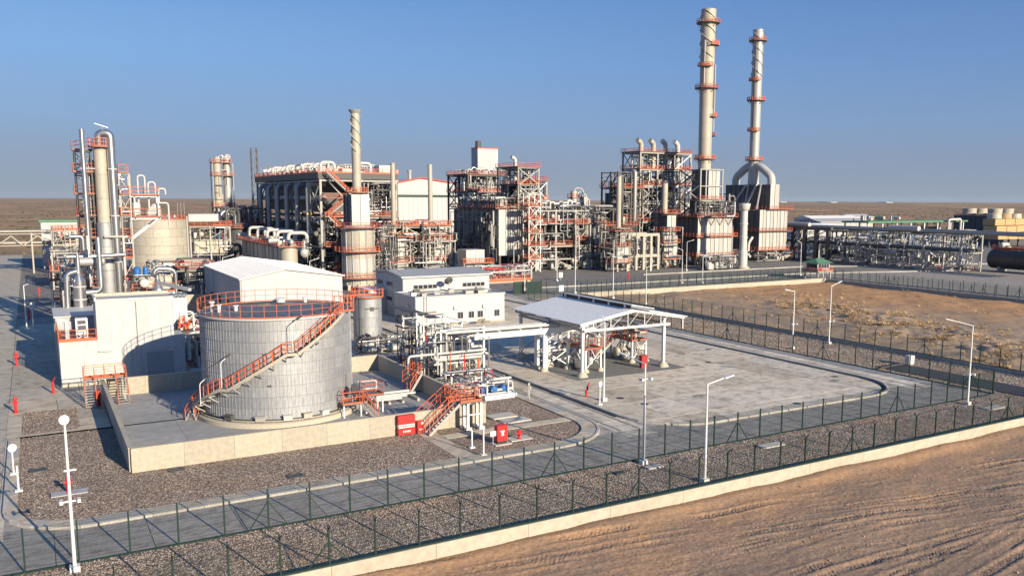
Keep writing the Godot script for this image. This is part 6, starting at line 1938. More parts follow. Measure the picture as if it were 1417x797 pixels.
func round_tank() -> void:
	var o := thing("round_tank", "round beige storage tank with banded courses at the left", "storage tank", V(27.0, 0, -235.0))
	part("shell_core", Mb.new().lathe([Vector2(6.95, 0), Vector2(6.95, 14.5)], 40), "cream1", o)
	var r := RandomNumberGenerator.new()
	r.seed = 3
	for k in 7:
		for q in 12:
			var s := TAU * (q + 0.5 * (k % 2)) / 12
			part("plate", Mb.new().lathe([Vector2(6.97, 0.0), Vector2(7.03, 0.03), Vector2(7.03, 2.0), Vector2(6.97, 2.03)], 4, V(0, 0.1 + k * 2.06, 0), Basis(), s + 0.004, s + TAU / 12 - 0.004), ["cream", "cream1", "cream2", "cream"][r.randi_range(0, 3)], o)
	part("roof", Mb.new().lathe([Vector2(7.15, 14.4), Vector2(7.15, 14.6), Vector2(0.01, 15.6)], 40), "cream1", o)
	part("railing", rail(Mb.new(), ring_pts(V(0, 14.6, 0), 7.05, 0, TAU, 30), 1.1, 0.1, 1.5, 0.3), "orange", o)
	for k in 3: part("mast", Mb.new().tube([V(4.6 + k * 0.9, 14.6, 1.0 - k), V(4.6 + k * 0.9, 18.6, 1.0 - k)], 0.06, 5), "steel", o)
	part("downpipe", Mb.new().tube([V(6.2, 0, 3.8), V(6.2, 15.4, 3.8)], 0.22, 8), "steel", o)
	for k in 6: part("roof_nozzle", Mb.new().lathe([Vector2(0.2, 0), Vector2(0.2, 0.7), Vector2(0.3, 0.7), Vector2(0.3, 0.85)], 8, V(-4 + k * 1.6, 14.8, 2.0 - 0.5 * k)), "lamp_white", o)


func left_far() -> void:
	var o := thing("pipe_rack", "pale pipe rack with cross bracing at the far left edge", "pipe rack", V(-24.0, 0, -270.0))
	frame(o, [0.0, 8.0, 16.0, 24.0, 30.0], [0.0, 5.0], [7.6, 10.6], "steel_tan", 0.36, [], true, 21)
	for k in 6:
		part("pipe", Mb.new().tube([V(-6, 11.0, 0.4 + k * 0.8), V(32, 11.0, 0.4 + k * 0.8)], 0.26, 8), ["pipe_white", "cream", "pipe", "silver", "pipe_white", "cream"][k], o)
		if k < 4: part("pipe", Mb.new().tube([V(-6, 8.0, 0.6 + k * 1.1), V(32, 8.0, 0.6 + k * 1.1)], 0.3, 8), ["cream", "pipe_white", "pipe", "cream"][k], o)
	for k in 5:
		var mb := Mb.new()
		mb.beam(V(k * 6.0 - 2, 7.3, 5.3), V(k * 6.0 + 1.5, 9.9, 5.3), 0.22)
		mb.beam(V(k * 6.0 + 1.5, 9.9, 5.3), V(k * 6.0 + 4, 7.3, 5.3), 0.22)
		part("brace", mb, "steel_tan", o)
	var w := thing("control_house", "white house with green roof behind the far left rack", "building", V(2.4, 0, -282.0))
	part("wall", Mb.new().span(V(0, 0, -8), V(9.0, 13.0, 0)), "white1", w)
	for k in 5: part("wall_panel", Mb.new().span(V(k * 1.8 + 0.03, 0.2, 0), V(k * 1.8 + 1.77, 12.8, 0.08)), "white" if k % 2 else "white1", w)
	part("roof", Mb.new().span(V(-0.4, 13.0, -8.4), V(9.4, 13.5, 0.5)), "green_roof", w)
	var u := thing("process_unit", "beige open process frame between the far left rack and tower", "process unit", V(4.5, 0, -262.0))
	frame(u, [0.0, 4.0, 8.0], [0.0, 5.0], [4.5, 8.0, 11.4], "steel_tan", 0.34, [], true, 22)
	pipework(u, V(0.2, 0.5, 0.3), V(8.0, 12.4, 5.6), 30, 104, 0.4, ["cream", "pipe_white", "pipe", "red_dark", "steel_tan"])
	equip(u, V(0.5, 8.0, 0.5), V(7.5, 11.0, 4.6), 6, 105)
	part("railing", rail(Mb.new(), rect_pts(0, 8, 0, 5, 11.5), 1.1, 0.1, 1.6, 0.3), "orange", u)
	var d := thing("process_unit", "shaded low process unit beside the left road behind the tower", "process unit", V(3.5, 0, -236.0))
	frame(d, [0.0, 5.0, 10.0], [0.0, 9.0, 20.0], [4.0, 8.0], "steel", 0.3, [4.0], true, 23)
	pipework(d, V(0.3, 0.5, 0.5), V(10.0, 8.6, 20.0), 34, 106, 0.4)
	equip(d, V(0.5, 0.1, 1.0), V(9.5, 3.8, 19.0), 12, 107)
	# pale unit right of the round tank
	var l := thing("process_unit", "sunlit pale pipe unit right of the round beige tank", "process unit", V(36.0, 0, -252.0))
	frame(l, [0.0, 5.0, 10.0], [0.0, 6.0], [5.0, 9.0, 12.4], "steel", 0.36, [12.4], true, 24, 0.1)
	part("casing", Mb.new().span(V(0.6, 5.2, 1.0), V(9.4, 8.6, 5.6)), "cream2", l)
	for k in 6: part("casing_panel", Mb.new().span(V(0.7 + k * 1.45, 5.3, 5.6), V(2.05 + k * 1.45, 8.5, 5.7)), "cream" if k % 2 else "cream2", l)
	part("tank_or_shade_box", Mb.new().span(V(0.0, 13.6, 0.5), V(7.5, 15.6, 4.5)), "white1", l)
	equip(l, V(0.5, 9.1, 0.5), V(9.5, 12.0, 5.5), 8, 108)
	pipework(l, V(0.0, 0.5, 0.0), V(10.5, 12.0, 6.8), 36, 109, 0.42)
	# slim twin towers and lattice mast
	var t := thing("column_tower", "slim twin column tower with three orange ring decks, far left", "tower", V(54.0, 0, -300.0))
	for k in 2: part("shell", Mb.new().lathe([Vector2(1.25, 0), Vector2(1.25, 31.5 + k), Vector2(0.5, 33.0 + k)], 16, V(k * 3.2 - 1.0, 0, -k * 0.8)), ["cream", "clad"][k], t)
	for y in [17.2, 27.0, 31.2]: deck(t, -2.8, 4.0 if y < 30 else 3.2, -2.4, 1.8, y, 0.07, 0.12)
	for k in 4: part("post", Mb.new().box(V([-2.6, 3.6, 3.6, -2.6][k], 15.5, [-2.2, -2.2, 1.6, 1.6][k]), V(0.22, 31.0, 0.22)), "steel", t)
	pipework(t, V(-2.4, 4.0, -2.0), V(3.6, 32.0, 1.8), 22, 110, 0.34)
	gear_row(t, -2.0, 2.4, -0.4, 31.4, 4)
	var m := thing("lattice_mast", "thin grey lattice mast standing left of the cooler house", "mast", V(65.2, 0, -302.0))
	for p in [[-0.9, -0.9], [0.9, -0.9], [0.9, 0.9], [-0.9, 0.9]]: part("leg", Mb.new().box(V(p[0], 18.2, p[1]), V(0.22, 36.4, 0.22)), "steel_dark", m)
	for k in 14:
		var y := k * 2.6
		var b := Mb.new()
		b.beam(V(-0.9, y, 0.9), V(0.9, y + 2.6, 0.9), 0.16); b.beam(V(-0.9, y, -0.9), V(-0.9, y + 2.6, 0.9), 0.16); b.beam(V(0.9, y + 2.6, -0.9), V(0.9, y, 0.9), 0.16)
		b.beam(V(-0.9, y + 2.6, 0.9), V(0.9, y + 2.6, 0.9), 0.14)
		part("lacing", b, "steel_dark", m)
	part("dish", Mb.new().lathe([Vector2(0.02, 0), Vector2(0.9, 0.3), Vector2(0.95, 0.5)], 12, V(1.4, 23.0, 0.4), Basis(Vector3(1, 0, 0), Vector3(0, 0.2, -0.98), Vector3(0, 0.98, 0.2))), "lamp_white", m)


func cooler_house() -> void:
	# the long house of air coolers with six big inverted U pipes on its shaded flank
	var o := thing("cooler_house", "long steel cooler house with a row of big bent pipes on its shaded side", "process unit", V(62.0, 0, -284.0))
	var L := 69.0
	frame(o, [0.0, 10.5, 19.6], [0.0, 11.5, 23.0, 34.5, 46.0, 57.5, L], [8.0, 15.3, 24.6], "steel", 0.55, [], true, 25)
	part("fan_deck", Mb.new().span(V(-0.6, 24.7, -0.6), V(20.2, 26.2, L + 0.4)), "steel_dark", o)
	part("railing", rail(Mb.new(), rect_pts(-0.6, 20.2, -0.6, L + 0.4, 26.2), 1.1, 0.11, 2.0, 0.32), "orange", o)
	part("shade_core_block", Mb.new().span(V(2.0, 16.5, 1.0), V(18.6, 24.0, L - 8.0)), "steel_dark", o)  # dark blocks added so the inside of the house reads as shaded
	part("shade_core_block", Mb.new().span(V(3.0, 3.0, 2.0), V(17.0, 13.0, L - 16.0)), "steel_dark", o)
	for k in 6:
		var z := 9.5 + k * 10.6
		part("bent_pipe", Mb.new().tube(bend([V(3.2, 23.6, z), V(-1.3, 23.6, z), V(-1.3, 9.8, z), V(-2.8, 9.0, z), V(-2.8, 6.4, z)], 1.6, 6), 0.66, 12), "pipe", o)
		part("clamp", Mb.new().span(V(-2.0, 15.8, z - 0.8), V(-0.5, 16.2, z + 0.8)), "yellow" if k == 5 else "steel", o)
		part("header_bulb", Mb.new().lathe(vessel_prof(1.3, 0, 3.4), 12, V(-2.8, 6.2, z - 1.7), Basis(Vector3.RIGHT, Vector3.BACK, Vector3.DOWN)), "clad", o)
	part("header", Mb.new().tube([V(0.9, 20.0, 4.0), V(0.9, 20.0, L)], 0.7, 12), "pipe", o)
	part("header", Mb.new().tube([V(-1.0, 11.2, 2.0), V(-1.0, 11.2, L - 1)], 0.6, 12), "pipe_dark", o)
	part("header", Mb.new().tube([V(-0.4, 14.0, 2.0), V(-0.4, 14.0, L - 1)], 0.3, 8), "pipe", o)
	for k in 12:
		var z := 3.0 + k * 5.6
		for q in 2:
			part("gooseneck", Mb.new().tube(bend([V(1.5 + q * 9.5, 26.2, z), V(1.5 + q * 9.5, 28.3 + 0.3 * (k % 3), z), V(5.0 + q * 9.5, 28.3 + 0.3 * (k % 3), z), V(5.0 + q * 9.5, 26.2, z)], 1.0, 4), 0.42, 8), "pipe_white", o)
		part("header_box", Mb.new().span(V(6.5, 26.2, z - 1.6), V(9.4, 27.4, z + 1.6)), "clad" if k % 2 else "pipe_white", o)
	stub_lamps(o, -0.3, -0.3, 4.0, L - 2.0, 26.2, 11)
	# sunny end: zigzag stairs and decks
	for y in [8.1, 15.4, 20.0]:
		deck(o, 0.3, 9.6 if y < 19 else 7.0, L + 0.4, L + 2.4, y, 0.07, 0.1)
	var zig := [[0.0, 8.1, 8.2], [8.1, 15.4, -8.0], [15.4, 20.0, 6.0], [20.0, 26.2, -6.6]]
	for k in 4:
		var a := V(1.0, zig[k][0] + 0.1, L + 1.6 + 0.7 * (k % 2)) if zig[k][2] > 0 else V(1.0 - zig[k][2], zig[k][0] + 0.1, L + 1.6 + 0.7 * (k % 2))
		stair(o, a, a + V(zig[k][2], zig[k][1] - zig[k][0], 0), 1.0, 0.1)
	part("brace", Mb.new().beam(V(0.4, 15.5, L + 0.3), V(10.0, 24.2, L + 0.3), 0.4), "steel", o)
	part("brace", Mb.new().beam(V(10.0, 15.5, L + 0.3), V(2.0, 24.2, L + 0.3), 0.4), "steel", o)
	deck(o, 10.8, 19.8, L - 10.0, L + 0.6, 15.5, 0.07, 0.1)
	part("white_box", Mb.new().span(V(16.0, 26.3, L - 6), V(19.0, 28.4, L - 2)), "pipe_white", o)
	part("shade_core_box", Mb.new().span(V(10.9, 1.0, L - 9.0), V(19.2, 23.8, L - 5.0)), "steel_dark", o)  # dark box added for the shade behind the sunny end's pipes
	pipework(o, V(10.8, 16.0, L - 8.0), V(19.4, 23.8, L + 0.6), 46, 111, 0.5)
	pipework(o, V(10.8, 1.0, L - 6.0), V(19.6, 15.0, L + 2.0), 60, 112, 0.5)
	pipework(o, V(0.5, 1.0, L - 10.0), V(10.0, 15.0, L + 0.3), 30, 113, 0.5, ["pipe_dark", "pipe", "steel", "steel_dark"])
	pipework(o, V(-2.6, 1.0, 8.0), V(0.0, 9.0, L - 4.0), 46, 114, 0.6, ["pipe_dark", "pipe", "clad"])
	pipework(o, V(0.5, 26.4, 2.0), V(19.0, 28.6, L), 40, 115, 0.4, ["pipe_white", "silver", "pipe_white"])
	equip(o, V(11.0, 15.5, L - 6.0), V(19.0, 18.6, L), 8, 116)
	equip(o, V(0.8, 0.1, L - 14.0), V(19.0, 6.5, L + 1.5), 22, 117)
	# low row of drums in front of the flank
	var d := thing("drum_row", "row of grey vessels under an orange walkway before the cooler house", "vessels", V(50.6, 0, -246.0))
	for k in 5:
		part("vessel", Mb.new().lathe([Vector2(1.95, 0), Vector2(1.95, 8.9), Vector2(1.6, 9.6), Vector2(0.01, 9.9)], 20, V(0, 0, k * 10.4 + 2.0)), "cream" if k == 4 else "clad", d)
		part("bent_pipe", Mb.new().tube(bend([V(0, 9.6, k * 10.4 + 2.0), V(0, 12.0, k * 10.4 + 2.0), V(4.0, 12.0, k * 10.4 + 3.0), V(4.0, 9.0, k * 10.4 + 3.0)], 1.1, 5), 0.42, 10), "pipe_white", d)
	part("plenum", Mb.new().span(V(-1.4, 0.0, 3.0), V(1.4, 8.4, 42.5)), "clad", d)
	for k in 9: part("plenum_rib", Mb.new().span(V(-1.56, 0.0, 5.0 + k * 4.2), V(-1.4, 8.4, 5.3 + k * 4.2)), "clad", d)
	deck(d, -2.8, 2.8, -1.0, 46.0, 8.9, 0.07, 0.11)
	equip(d, V(-2.4, 9.0, 0.0), V(2.4, 11.2, 45.0), 12, 118)
	# drum, its shade put into a dark colour, and frame at the far end
	var e := thing("knockout_drum", "large upright drum coloured dark for shade with looping pipes at the cooler house's far end", "vessel", V(52.0, 0, -262.0))
	part("shell", Mb.new().lathe(vessel_prof(3.4, 0.2, 13.0), 26), "furnace_shaded", e)
	ring_deck(e, V(0, 11.4, 0), 3.3, 4.4, 0, TAU, 0.11, 18)
	for k in 2: part("loop_pipe", Mb.new().tube(bend([V(-1.5 + k, 12.4, 0.5), V(-1.5 + k, 16.2 + k * 0.6, 0.6), V(-5.6 + k * 1.5, 16.2 + k * 0.6, 1.6), V(-5.6 + k * 1.5, 8.0, 1.6), V(-3.0, 6.5, 1.2)], 2.2, 6), 0.5, 12), "pipe_dark" if k else "silver", e)
	pipework(e, V(-7.5, 0.5, -4.0), V(-3.0, 8.0, 6.0), 20, 119, 0.4)
	var f := thing("process_unit", "dark open frame with lit top pipes left of the cooler house", "process unit", V(50.0, 0, -294.0))
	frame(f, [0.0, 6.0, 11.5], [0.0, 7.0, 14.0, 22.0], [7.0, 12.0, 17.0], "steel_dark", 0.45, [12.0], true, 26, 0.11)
	pipework(f, V(0.2, 1.0, 0.5), V(11.4, 17.6, 22.0), 44, 120, 0.5, ["pipe_dark", "pipe", "pipe_white", "red_dark"])
	equip(f, V(0.5, 12.2, 1.0), V(11.0, 16.5, 21.0), 12, 121)


func heaters() -> void:
	# round furnace with its chimney
	var o := thing("round_heater", "round beige furnace with orange ring decks under the middle chimney", "furnace", V(62.0, 0, -187.0))
	for k in 4:
		part("shell_course", Mb.new().lathe([Vector2(3.55, 0.8 + k * 3.1), Vector2(3.55, 3.8 + k * 3.1), Vector2(3.62, 3.82 + k * 3.1), Vector2(3.62, 3.9 + k * 3.1)], 24), ["cream", "furnace", "cream1", "cream"][k], o)
	for k in 14:
		var a := TAU * k / 14
		part("rib", Mb.new().box(V(cos(a) * 3.62, 7.0, sin(a) * 3.62), V(0.16, 12.6, 0.16), Basis(Vector3.UP, -a)), "furnace", o)
	part("cone", Mb.new().lathe([Vector2(3.6, 13.2), Vector2(2.4, 14.2)], 24), "furnace", o)
	for y in [2.6, 8.4, 13.6]: ring_deck(o, V(0, y, 0), 3.6, 5.0, deg_to_rad(10 if y < 13 else 0), deg_to_rad(350 if y < 13 else 360), 0.09, 20)
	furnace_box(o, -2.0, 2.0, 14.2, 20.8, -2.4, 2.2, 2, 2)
	for p in [[-3.2, 2.6], [3.2, 2.6], [-1.2, 3.6], [1.4, 3.6]]: part("leg", Mb.new().box(V(p[0], 0.6, p[1]), V(0.6, 1.2, 0.6)), "footing", o)
	ladder(o, V(0.8, 1.2, 3.9), 12.5, V(1, 0, 0))
	ladder(o, V(2.6, 1.2, 3.0), 12.5, V(1, 0, -1))
	stack(o, Vector3.ZERO, 0.98, 0.92, 20.8, 38.4, "cream", [[21.2, 0, 360, 1.4]], [30.0, 38.0, 7.0])
	part("wind_ring", Mb.new().lathe([Vector2(0.95, 38.2), Vector2(1.5, 38.9), Vector2(1.45, 38.95), Vector2(0.9, 38.4)], 20), "steel", o)
	pipework(o, V(3.6, 0.6, -2.0), V(7.5, 14.0, 4.6), 26, 122, 0.4)
	equip(o, V(3.8, 0.1, 0.0), V(8.0, 4.5, 5.5), 8, 123)
	# two slimmer chimneys to its right
	for k in 2:
		var nm: String = ["beige box heater with thin chimney right of the round furnace", "curved duct heater with thin chimney nearest the white workshop"][k]
		var h := thing("box_heater", nm, "furnace", [V(76.0, 0, -201.0), V(87.5, 0, -203.0)][k])
		heater_legs(h, -1.6, 2.0, -1.4, 1.6, 3.2)
		furnace_box(h, -1.4 + k * 0.3, 2.0 + k * 0.6, 5.2, 10.6, -1.6, 1.8, 2, 2)
		part("firebox", Mb.new().lathe([Vector2(2.6, 2.6), Vector2(2.6, 5.0), Vector2(1.8, 5.6)], 18), "furnace", h)
		for y in [4.8, 10.8]: deck(h, -3.0, 3.4, -2.6, 3.0, y, 0.07, 0.09)
		stack(h, V(-0.4 - k * 1.0, 0, 0), 0.6, 0.55, 10.6, 28.4, "cream", [], [])
		if k: part("duct", Mb.new().tube(bend([V(-0.2, 10.4, 0.4), V(1.6, 10.8, 0.4), V(2.6, 8.8, 0.4), V(2.6, 4.6, 0.4), V(4.0, 2.6, 0.6)], 1.6, 5), 0.95, 12), "furnace", h)
		ladder(h, V(-1.8, 2.8, 2.2), 8.0, V(1, 0, 0))
		pipework(h, V(-4.5, 0.5, -3.0), V(4.0, 11.5, 4.2), 36, 124 + k, 0.4)
		equip(h, V(-4.0, 0.1, -2.0), V(4.4, 4.2, 4.5), 9, 126 + k)
	var u := thing("process_unit", "pale low pipe decks between the round furnace and the white workshop", "process unit", V(66.5, 0, -213.0))
	frame(u, [0.0, 6.0, 12.0, 18.0, 23.5], [0.0, 6.0, 13.0], [5.5, 9.6, 13.2], "steel_tan", 0.4, [9.6], true, 27, 0.1)
	pipework(u, V(0.2, 0.6, 0.5), V(23.5, 14.4, 14.0), 100, 128, 0.48)
	equip(u, V(0.5, 0.1, 1.0), V(23.0, 5.0, 13.5), 22, 129)
	equip(u, V(0.5, 9.8, 1.0), V(23.0, 12.6, 12.5), 14, 130)
	part("shade_core_box", Mb.new().span(V(1.0, 0.2, 1.0), V(22.5, 9.0, 4.5)), "steel_dark", u)  # dark boxes added behind the decks, standing in for shade
	part("shade_core_box", Mb.new().span(V(3.0, 9.8, 1.0), V(20.5, 12.6, 3.5)), "steel_dark", u)
	deck(u, 8.0, 23.9, 6.4, 13.4, 13.4, 0.07, 0.1)


func far_white() -> void:
	var o := thing("white_factory", "big white gabled factory hall far behind the pipework", "building", V(126.0, 0, -330.0))
	var mb := Mb.new()
	mb.span(V(0, 0, -26), V(25.0, 26.2, 0))
	part("wall", mb, "white", o)
	for k in 14: part("wall_panel", Mb.new().span(V(k * 1.78 + 0.04, 22.2, 0), V(k * 1.78 + 1.74, 26.1, 0.1)), "white" if k % 3 else "white1", o)
	var rf := Mb.new()
	rf.tri(V(0, 26.2, 0), V(25, 26.2, 0), V(10.0, 28.0, 0))
	rf.flat(V(-0.5, 26.1, 0.6), V(10, 28.2, 0.6), V(10, 28.2, -26.5), V(-0.5, 26.1, -26.5))
	rf.flat(V(10, 28.2, 0.6), V(25.5, 26.1, 0.6), V(25.5, 26.1, -26.5), V(10, 28.2, -26.5))
	part("roof", rf, "white1", o)
	var vg := Mb.new()
	vg.beam(V(-0.6, 26.2, 0.5), V(10, 28.3, 0.5), 0.4, 0.5); vg.beam(V(10, 28.3, 0.5), V(25.6, 26.2, 0.5), 0.4, 0.5)
	part("verge", vg, "red_roof", o)
	part("hall", Mb.new().span(V(-6, 0, 1.0), V(38.0, 20.6, 16.0)), "white1", o)
	for k in 22: part("wall_panel", Mb.new().span(V(-6 + k * 2.0 + 0.04, 0.5, 16.0), V(-4 + k * 2.0 - 0.04, 20.4, 16.1)), "white" if k % 3 else "white1", o)
	part("roof", Mb.new().span(V(-6.4, 20.6, 0.6), V(38.5, 21.4, 16.5)), "green", o)
	for k in 16:
		part("louvre", Mb.new().span(V(6.4 + k * 1.0, 23.4, 0.1), V(7.2 + k * 1.0, 24.9, 0.2)), "trim", o)
	for k in 4: part("louvre", Mb.new().span(V(16.0 + k * 1.2, 16.2, 16.1), V(17.0 + k * 1.2, 18.4, 16.2)), "trim", o)
	part("downpipe", Mb.new().tube([V(30, 4, 16.3), V(30, 20.4, 16.3)], 0.25, 6), "steel_dark", o)
	for x in [2.0, 7.6]: part("flue", Mb.new().lathe([Vector2(0.7, 26), Vector2(0.7, 30.6), Vector2(0.9, 30.6), Vector2(0.9, 31.4)], 12, V(x, 0, -6)), "steel", o)
	part("ladder", Mb.new().box(V(20.0, 10, 16.3), V(0.5, 20, 0.2)), "steel", o)
	var t := thing("white_tower", "tall plain white tower block rising behind the central frame", "tower", V(161.5, 0, -330.0))
	part("wall", Mb.new().span(V(0, 0, -6), V(9.4, 40.8, 0)), "white", t)
	for k in 5:
		for q in 8: part("wall_panel", Mb.new().span(V(k * 1.88 + 0.03, q * 5.1 + 0.03, 0), V(k * 1.88 + 1.85, q * 5.1 + 5.07, 0.1)), "white" if (k + q) % 3 else "white1", t)
	part("coping", Mb.new().span(V(-0.2, 40.8, -6.2), V(9.6, 41.2, 0.3)), "red_roof", t)
	for k in 4: part("wall_panel", Mb.new().span(V(-0.1, 0.1, -6 + k * 1.5 + 0.04), V(0, 40.6, -4.54 + k * 1.5)), "roof_grey", t)  # grey panels paint the shade of the tower's left side
	part("roof_unit", Mb.new().lathe([Vector2(1.2, 41.2), Vector2(1.2, 43.6), Vector2(1.0, 44.0)], 10, V(1.6, 0, -3)), "steel_dark", t)
	var d := thing("satellite_dish", "white round dish on the factory's green roof edge", "satellite dish", V(160.0, 21.4, -318.0))
	part("bowl", Mb.new().lathe([Vector2(0.02, 0), Vector2(1.6, 0.4), Vector2(2.3, 1.1)], 18, V(0, 4.4, 0), Basis(Vector3(1, 0, 0), Vector3(0, 0.3, -0.95), Vector3(0, 0.95, 0.3))), "lamp_white", d)
	part("mast", Mb.new().box(V(0, 2, -0.6), V(0.5, 4, 0.5)), "steel", d)


func central_unit() -> void:
	var o := thing("box_furnace", "long dark clad box furnace with a row of fans on its roof", "furnace", V(112.0, 0, -244.0))
	furnace_box(o, 0.0, 9.0, 4.2, 17.2, 0.0, 28.0, 4, 9, ["furnace", "clad"], ["clad", "steel"])
	pipework(o, V(-2.4, 0.5, 0.5), V(-0.6, 16.0, 28.0), 40, 231, 0.5, ["pipe", "pipe_dark", "steel", "pipe_dark"])
	for k in 5: part("buckstay", Mb.new().span(V(-1.3, 4.4, 1.0 + k * 6.4), V(-0.9, 17.0, 1.5 + k * 6.4)), "steel", o)
	for y in [8.5, 12.8]: part("band", Mb.new().span(V(-0.5, y, -0.2), V(0.0, y + 0.35, 28.3)), "furnace_shaded", o)
	for k in 6:
		for x in [0.4, 8.6]: part("leg", Mb.new().span(V(x - 0.3, 0, 0.4 + k * 5.4), V(x + 0.3, 4.2, 1.0 + k * 5.4)), "steel_dark", o)
	deck(o, -1.4, 9.6, -1.0, 29.0, 17.4, 0.07, 0.11)
	for k in 7:
		part("fan_stack", Mb.new().lathe([Vector2(1.25, 17.5), Vector2(1.1, 18.6), Vector2(1.3, 19.8)], 12, V(1.6, 0, 2.4 + k * 3.9)), "clad", o)
		part("bent_pipe", Mb.new().tube(bend([V(3.4, 17.6, 2.4 + k * 3.9), V(3.4, 20.4, 2.4 + k * 3.9), V(-0.6, 20.2, 3.6 + k * 3.9)], 0.8), 0.34, 8), "pipe_white", o)
	pipework(o, V(0.2, 17.8, 0.5), V(9.0, 21.5, 28.0), 34, 131, 0.44)
	# dark upper frame behind
	var f := thing("process_unit", "dark upper frame with goosenecks in front of the white tower", "process unit", V(117.5, 0, -262.0))
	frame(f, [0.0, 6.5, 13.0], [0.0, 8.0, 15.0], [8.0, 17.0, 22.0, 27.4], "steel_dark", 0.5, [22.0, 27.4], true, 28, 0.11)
	pipework(f, V(0.3, 17.5, 0.5), V(13.0, 29.0, 15.0), 50, 132, 0.5, ["pipe_dark", "pipe", "pipe_white", "steel"])
	equip(f, V(0.5, 22.2, 1.0), V(12.5, 26.5, 14.0), 12, 133)
	gear_row(f, 0.5, 12.5, 12.0, 27.6, 8)
	# tall open frame with cross braces
	var t := thing("braced_frame", "tallest white braced frame of the central unit with bent vent on top", "process unit", V(118.0, 0, -228.0))
	frame(t, [0.0, 6.6], [0.0, 6.5, 12.5], [6.6, 13.0, 19.0, 24.0, 28.8], "steel", 0.34, [19.0, 24.0, 28.8], true, 29, 0.11)
	for k in 5:
		var y: float = [0.2, 6.6, 13.0, 19.0, 24.0][k]
		var y2: float = [6.6, 13.0, 19.0, 24.0, 28.8][k]
		var b := Mb.new()
		b.beam(V(0.2, y, 12.9), V(6.4, y2 - 0.5, 12.9), 0.26)
		b.beam(V(6.4, y, 12.9), V(0.2, y2 - 0.5, 12.9), 0.26)
		if k > 2: part("brace", b, "steel", t)
	part("vent_pipe", Mb.new().tube(bend([V(2.6, 24.0, 6.0), V(2.6, 31.4, 6.0), V(1.2, 31.9, 6.2)], 1.0, 6), 0.5, 12), "pipe_white", t)
	part("shade_core_box", Mb.new().span(V(0.6, 0.2, 1.0), V(6.2, 24.0, 5.0)), "steel_dark", t)  # dark core added to paint the shade inside this frame
	pipework(t, V(0.2, 1.0, 0.5), V(6.6, 28.4, 13.0), 80, 134, 0.44)
	equip(t, V(0.4, 19.2, 0.5), V(6.0, 23.4, 12.0), 8, 135)
	equip(t, V(0.4, 0.1, 0.5), V(6.0, 6.0, 12.0), 8, 136)
	var l := thing("lift_tower", "slim lattice stair tower with orange landings at every level", "tower", V(116.8, 0, -210.5))
	frame(l, [0.0, 3.6], [0.0, 3.2], [3.6, 7.2, 10.8, 14.4, 18.0, 21.4], "lamp_white", 0.26, [3.6, 7.2, 10.8, 14.4, 18.0], false, 30, 0.1)
	for k in 6:
		var b := Mb.new()
		b.beam(V(0.1, k * 3.6 + 0.2, 3.4), V(3.5, k * 3.6 + 3.4, 3.4), 0.15)
		b.beam(V(3.5, k * 3.6 + 0.2, 3.4), V(0.1, k * 3.6 + 3.4, 3.4), 0.15)
		if k % 3 != 2: part("brace", b, "lamp_white", l)
	for k in 5: stair(l, V(0.6 + 2.2 * (k % 2), k * 3.6 + 0.1, 1.6), V(2.8 - 2.2 * (k % 2), k * 3.6 + 3.6, 1.6), 0.8, 0.09)
	var r := thing("braced_frame", "white cross braced frame with orange rails right of the lift tower", "process unit", V(122.4, 0, -222.0))
	frame(r, [0.0, 5.4], [0.0, 5.5], [13.6, 19.8, 25.2], "steel", 0.36, [19.8, 25.2], true, 31, 0.11)
	for k in 2:
		var b := Mb.new()
		b.beam(V(0.1, [13.6, 19.8][k], 5.8), V(5.3, [19.4, 24.8][k], 5.8), 0.26)
		b.beam(V(5.3, [13.6, 19.8][k], 5.8), V(0.1, [19.4, 24.8][k], 5.8), 0.26)
		part("brace", b, "lamp_white", r)
	pipework(r, V(0.2, 12.0, 0.3), V(5.4, 25.0, 5.8), 26, 137, 0.42)
	var m := thing("process_unit", "wide open pipe frame in the middle with orange decks and exchangers", "process unit", V(120.5, 0, -226.0))
	frame(m, [0.0, 6.5, 13.0, 18.5], [0.0, 8.0, 16.0], [3.4, 7.0, 13.2, 17.0], "steel", 0.5, [7.0, 13.2], true, 32, 0.11)
	pipework(m, V(0.3, 0.6, 1.0), V(18.6, 18.4, 17.0), 120, 138, 0.5)
	equip(m, V(0.5, 7.2, 6.0), V(18.0, 12.0, 15.5), 20, 139)
	equip(m, V(0.5, 13.4, 4.0), V(18.0, 16.8, 15.0), 18, 140)
	equip(m, V(0.5, 0.1, 6.0), V(18.0, 6.4, 16.5), 22, 141)
	gear_row(m, 0.5, 18.0, 12.0, 17.2, 12)
	part("shade_core_box", Mb.new().span(V(0.8, 7.4, 1.0), V(18.0, 16.0, 5.0)), "steel_dark", m)  # dark boxes added as shade behind the pipework
	part("shade_core_box", Mb.new().span(V(0.8, 0.2, 2.0), V(7.0, 6.4, 8.0)), "steel_dark", m)
	part("tank_or_shade_box", Mb.new().span(V(8.0, 1.0, 2.0), V(17.5, 12.0, 7.0)), "steel_dark", m)  # another added dark core, shade put into its colour
	var v := thing("reactor_group", "cluster of pale vessels under an orange deck right of the middle frame", "vessels", V(135.0, 0, -212.0))
	for p in [[0.0, 0.0, 1.1, 16.0], [3.2, 1.4, 1.3, 15.0], [6.4, 0.4, 1.0, 14.6], [4.6, -3.0, 1.2, 21.0], [1.4, -3.4, 1.0, 22.6]]:
		part("vessel", Mb.new().lathe(vessel_prof(p[2], 1.2, p[3]), 16, V(p[0], 0, p[1])), "cream" if p[2] > 1.15 else "clad", v)
		part("skirt", Mb.new().lathe([Vector2(p[2] + 0.1, 0), Vector2(p[2], 1.8)], 16, V(p[0], 0, p[1])), "furnace", v)
	deck(v, -2.2, 8.4, -5.0, 3.2, 13.0, 0.07, 0.11)
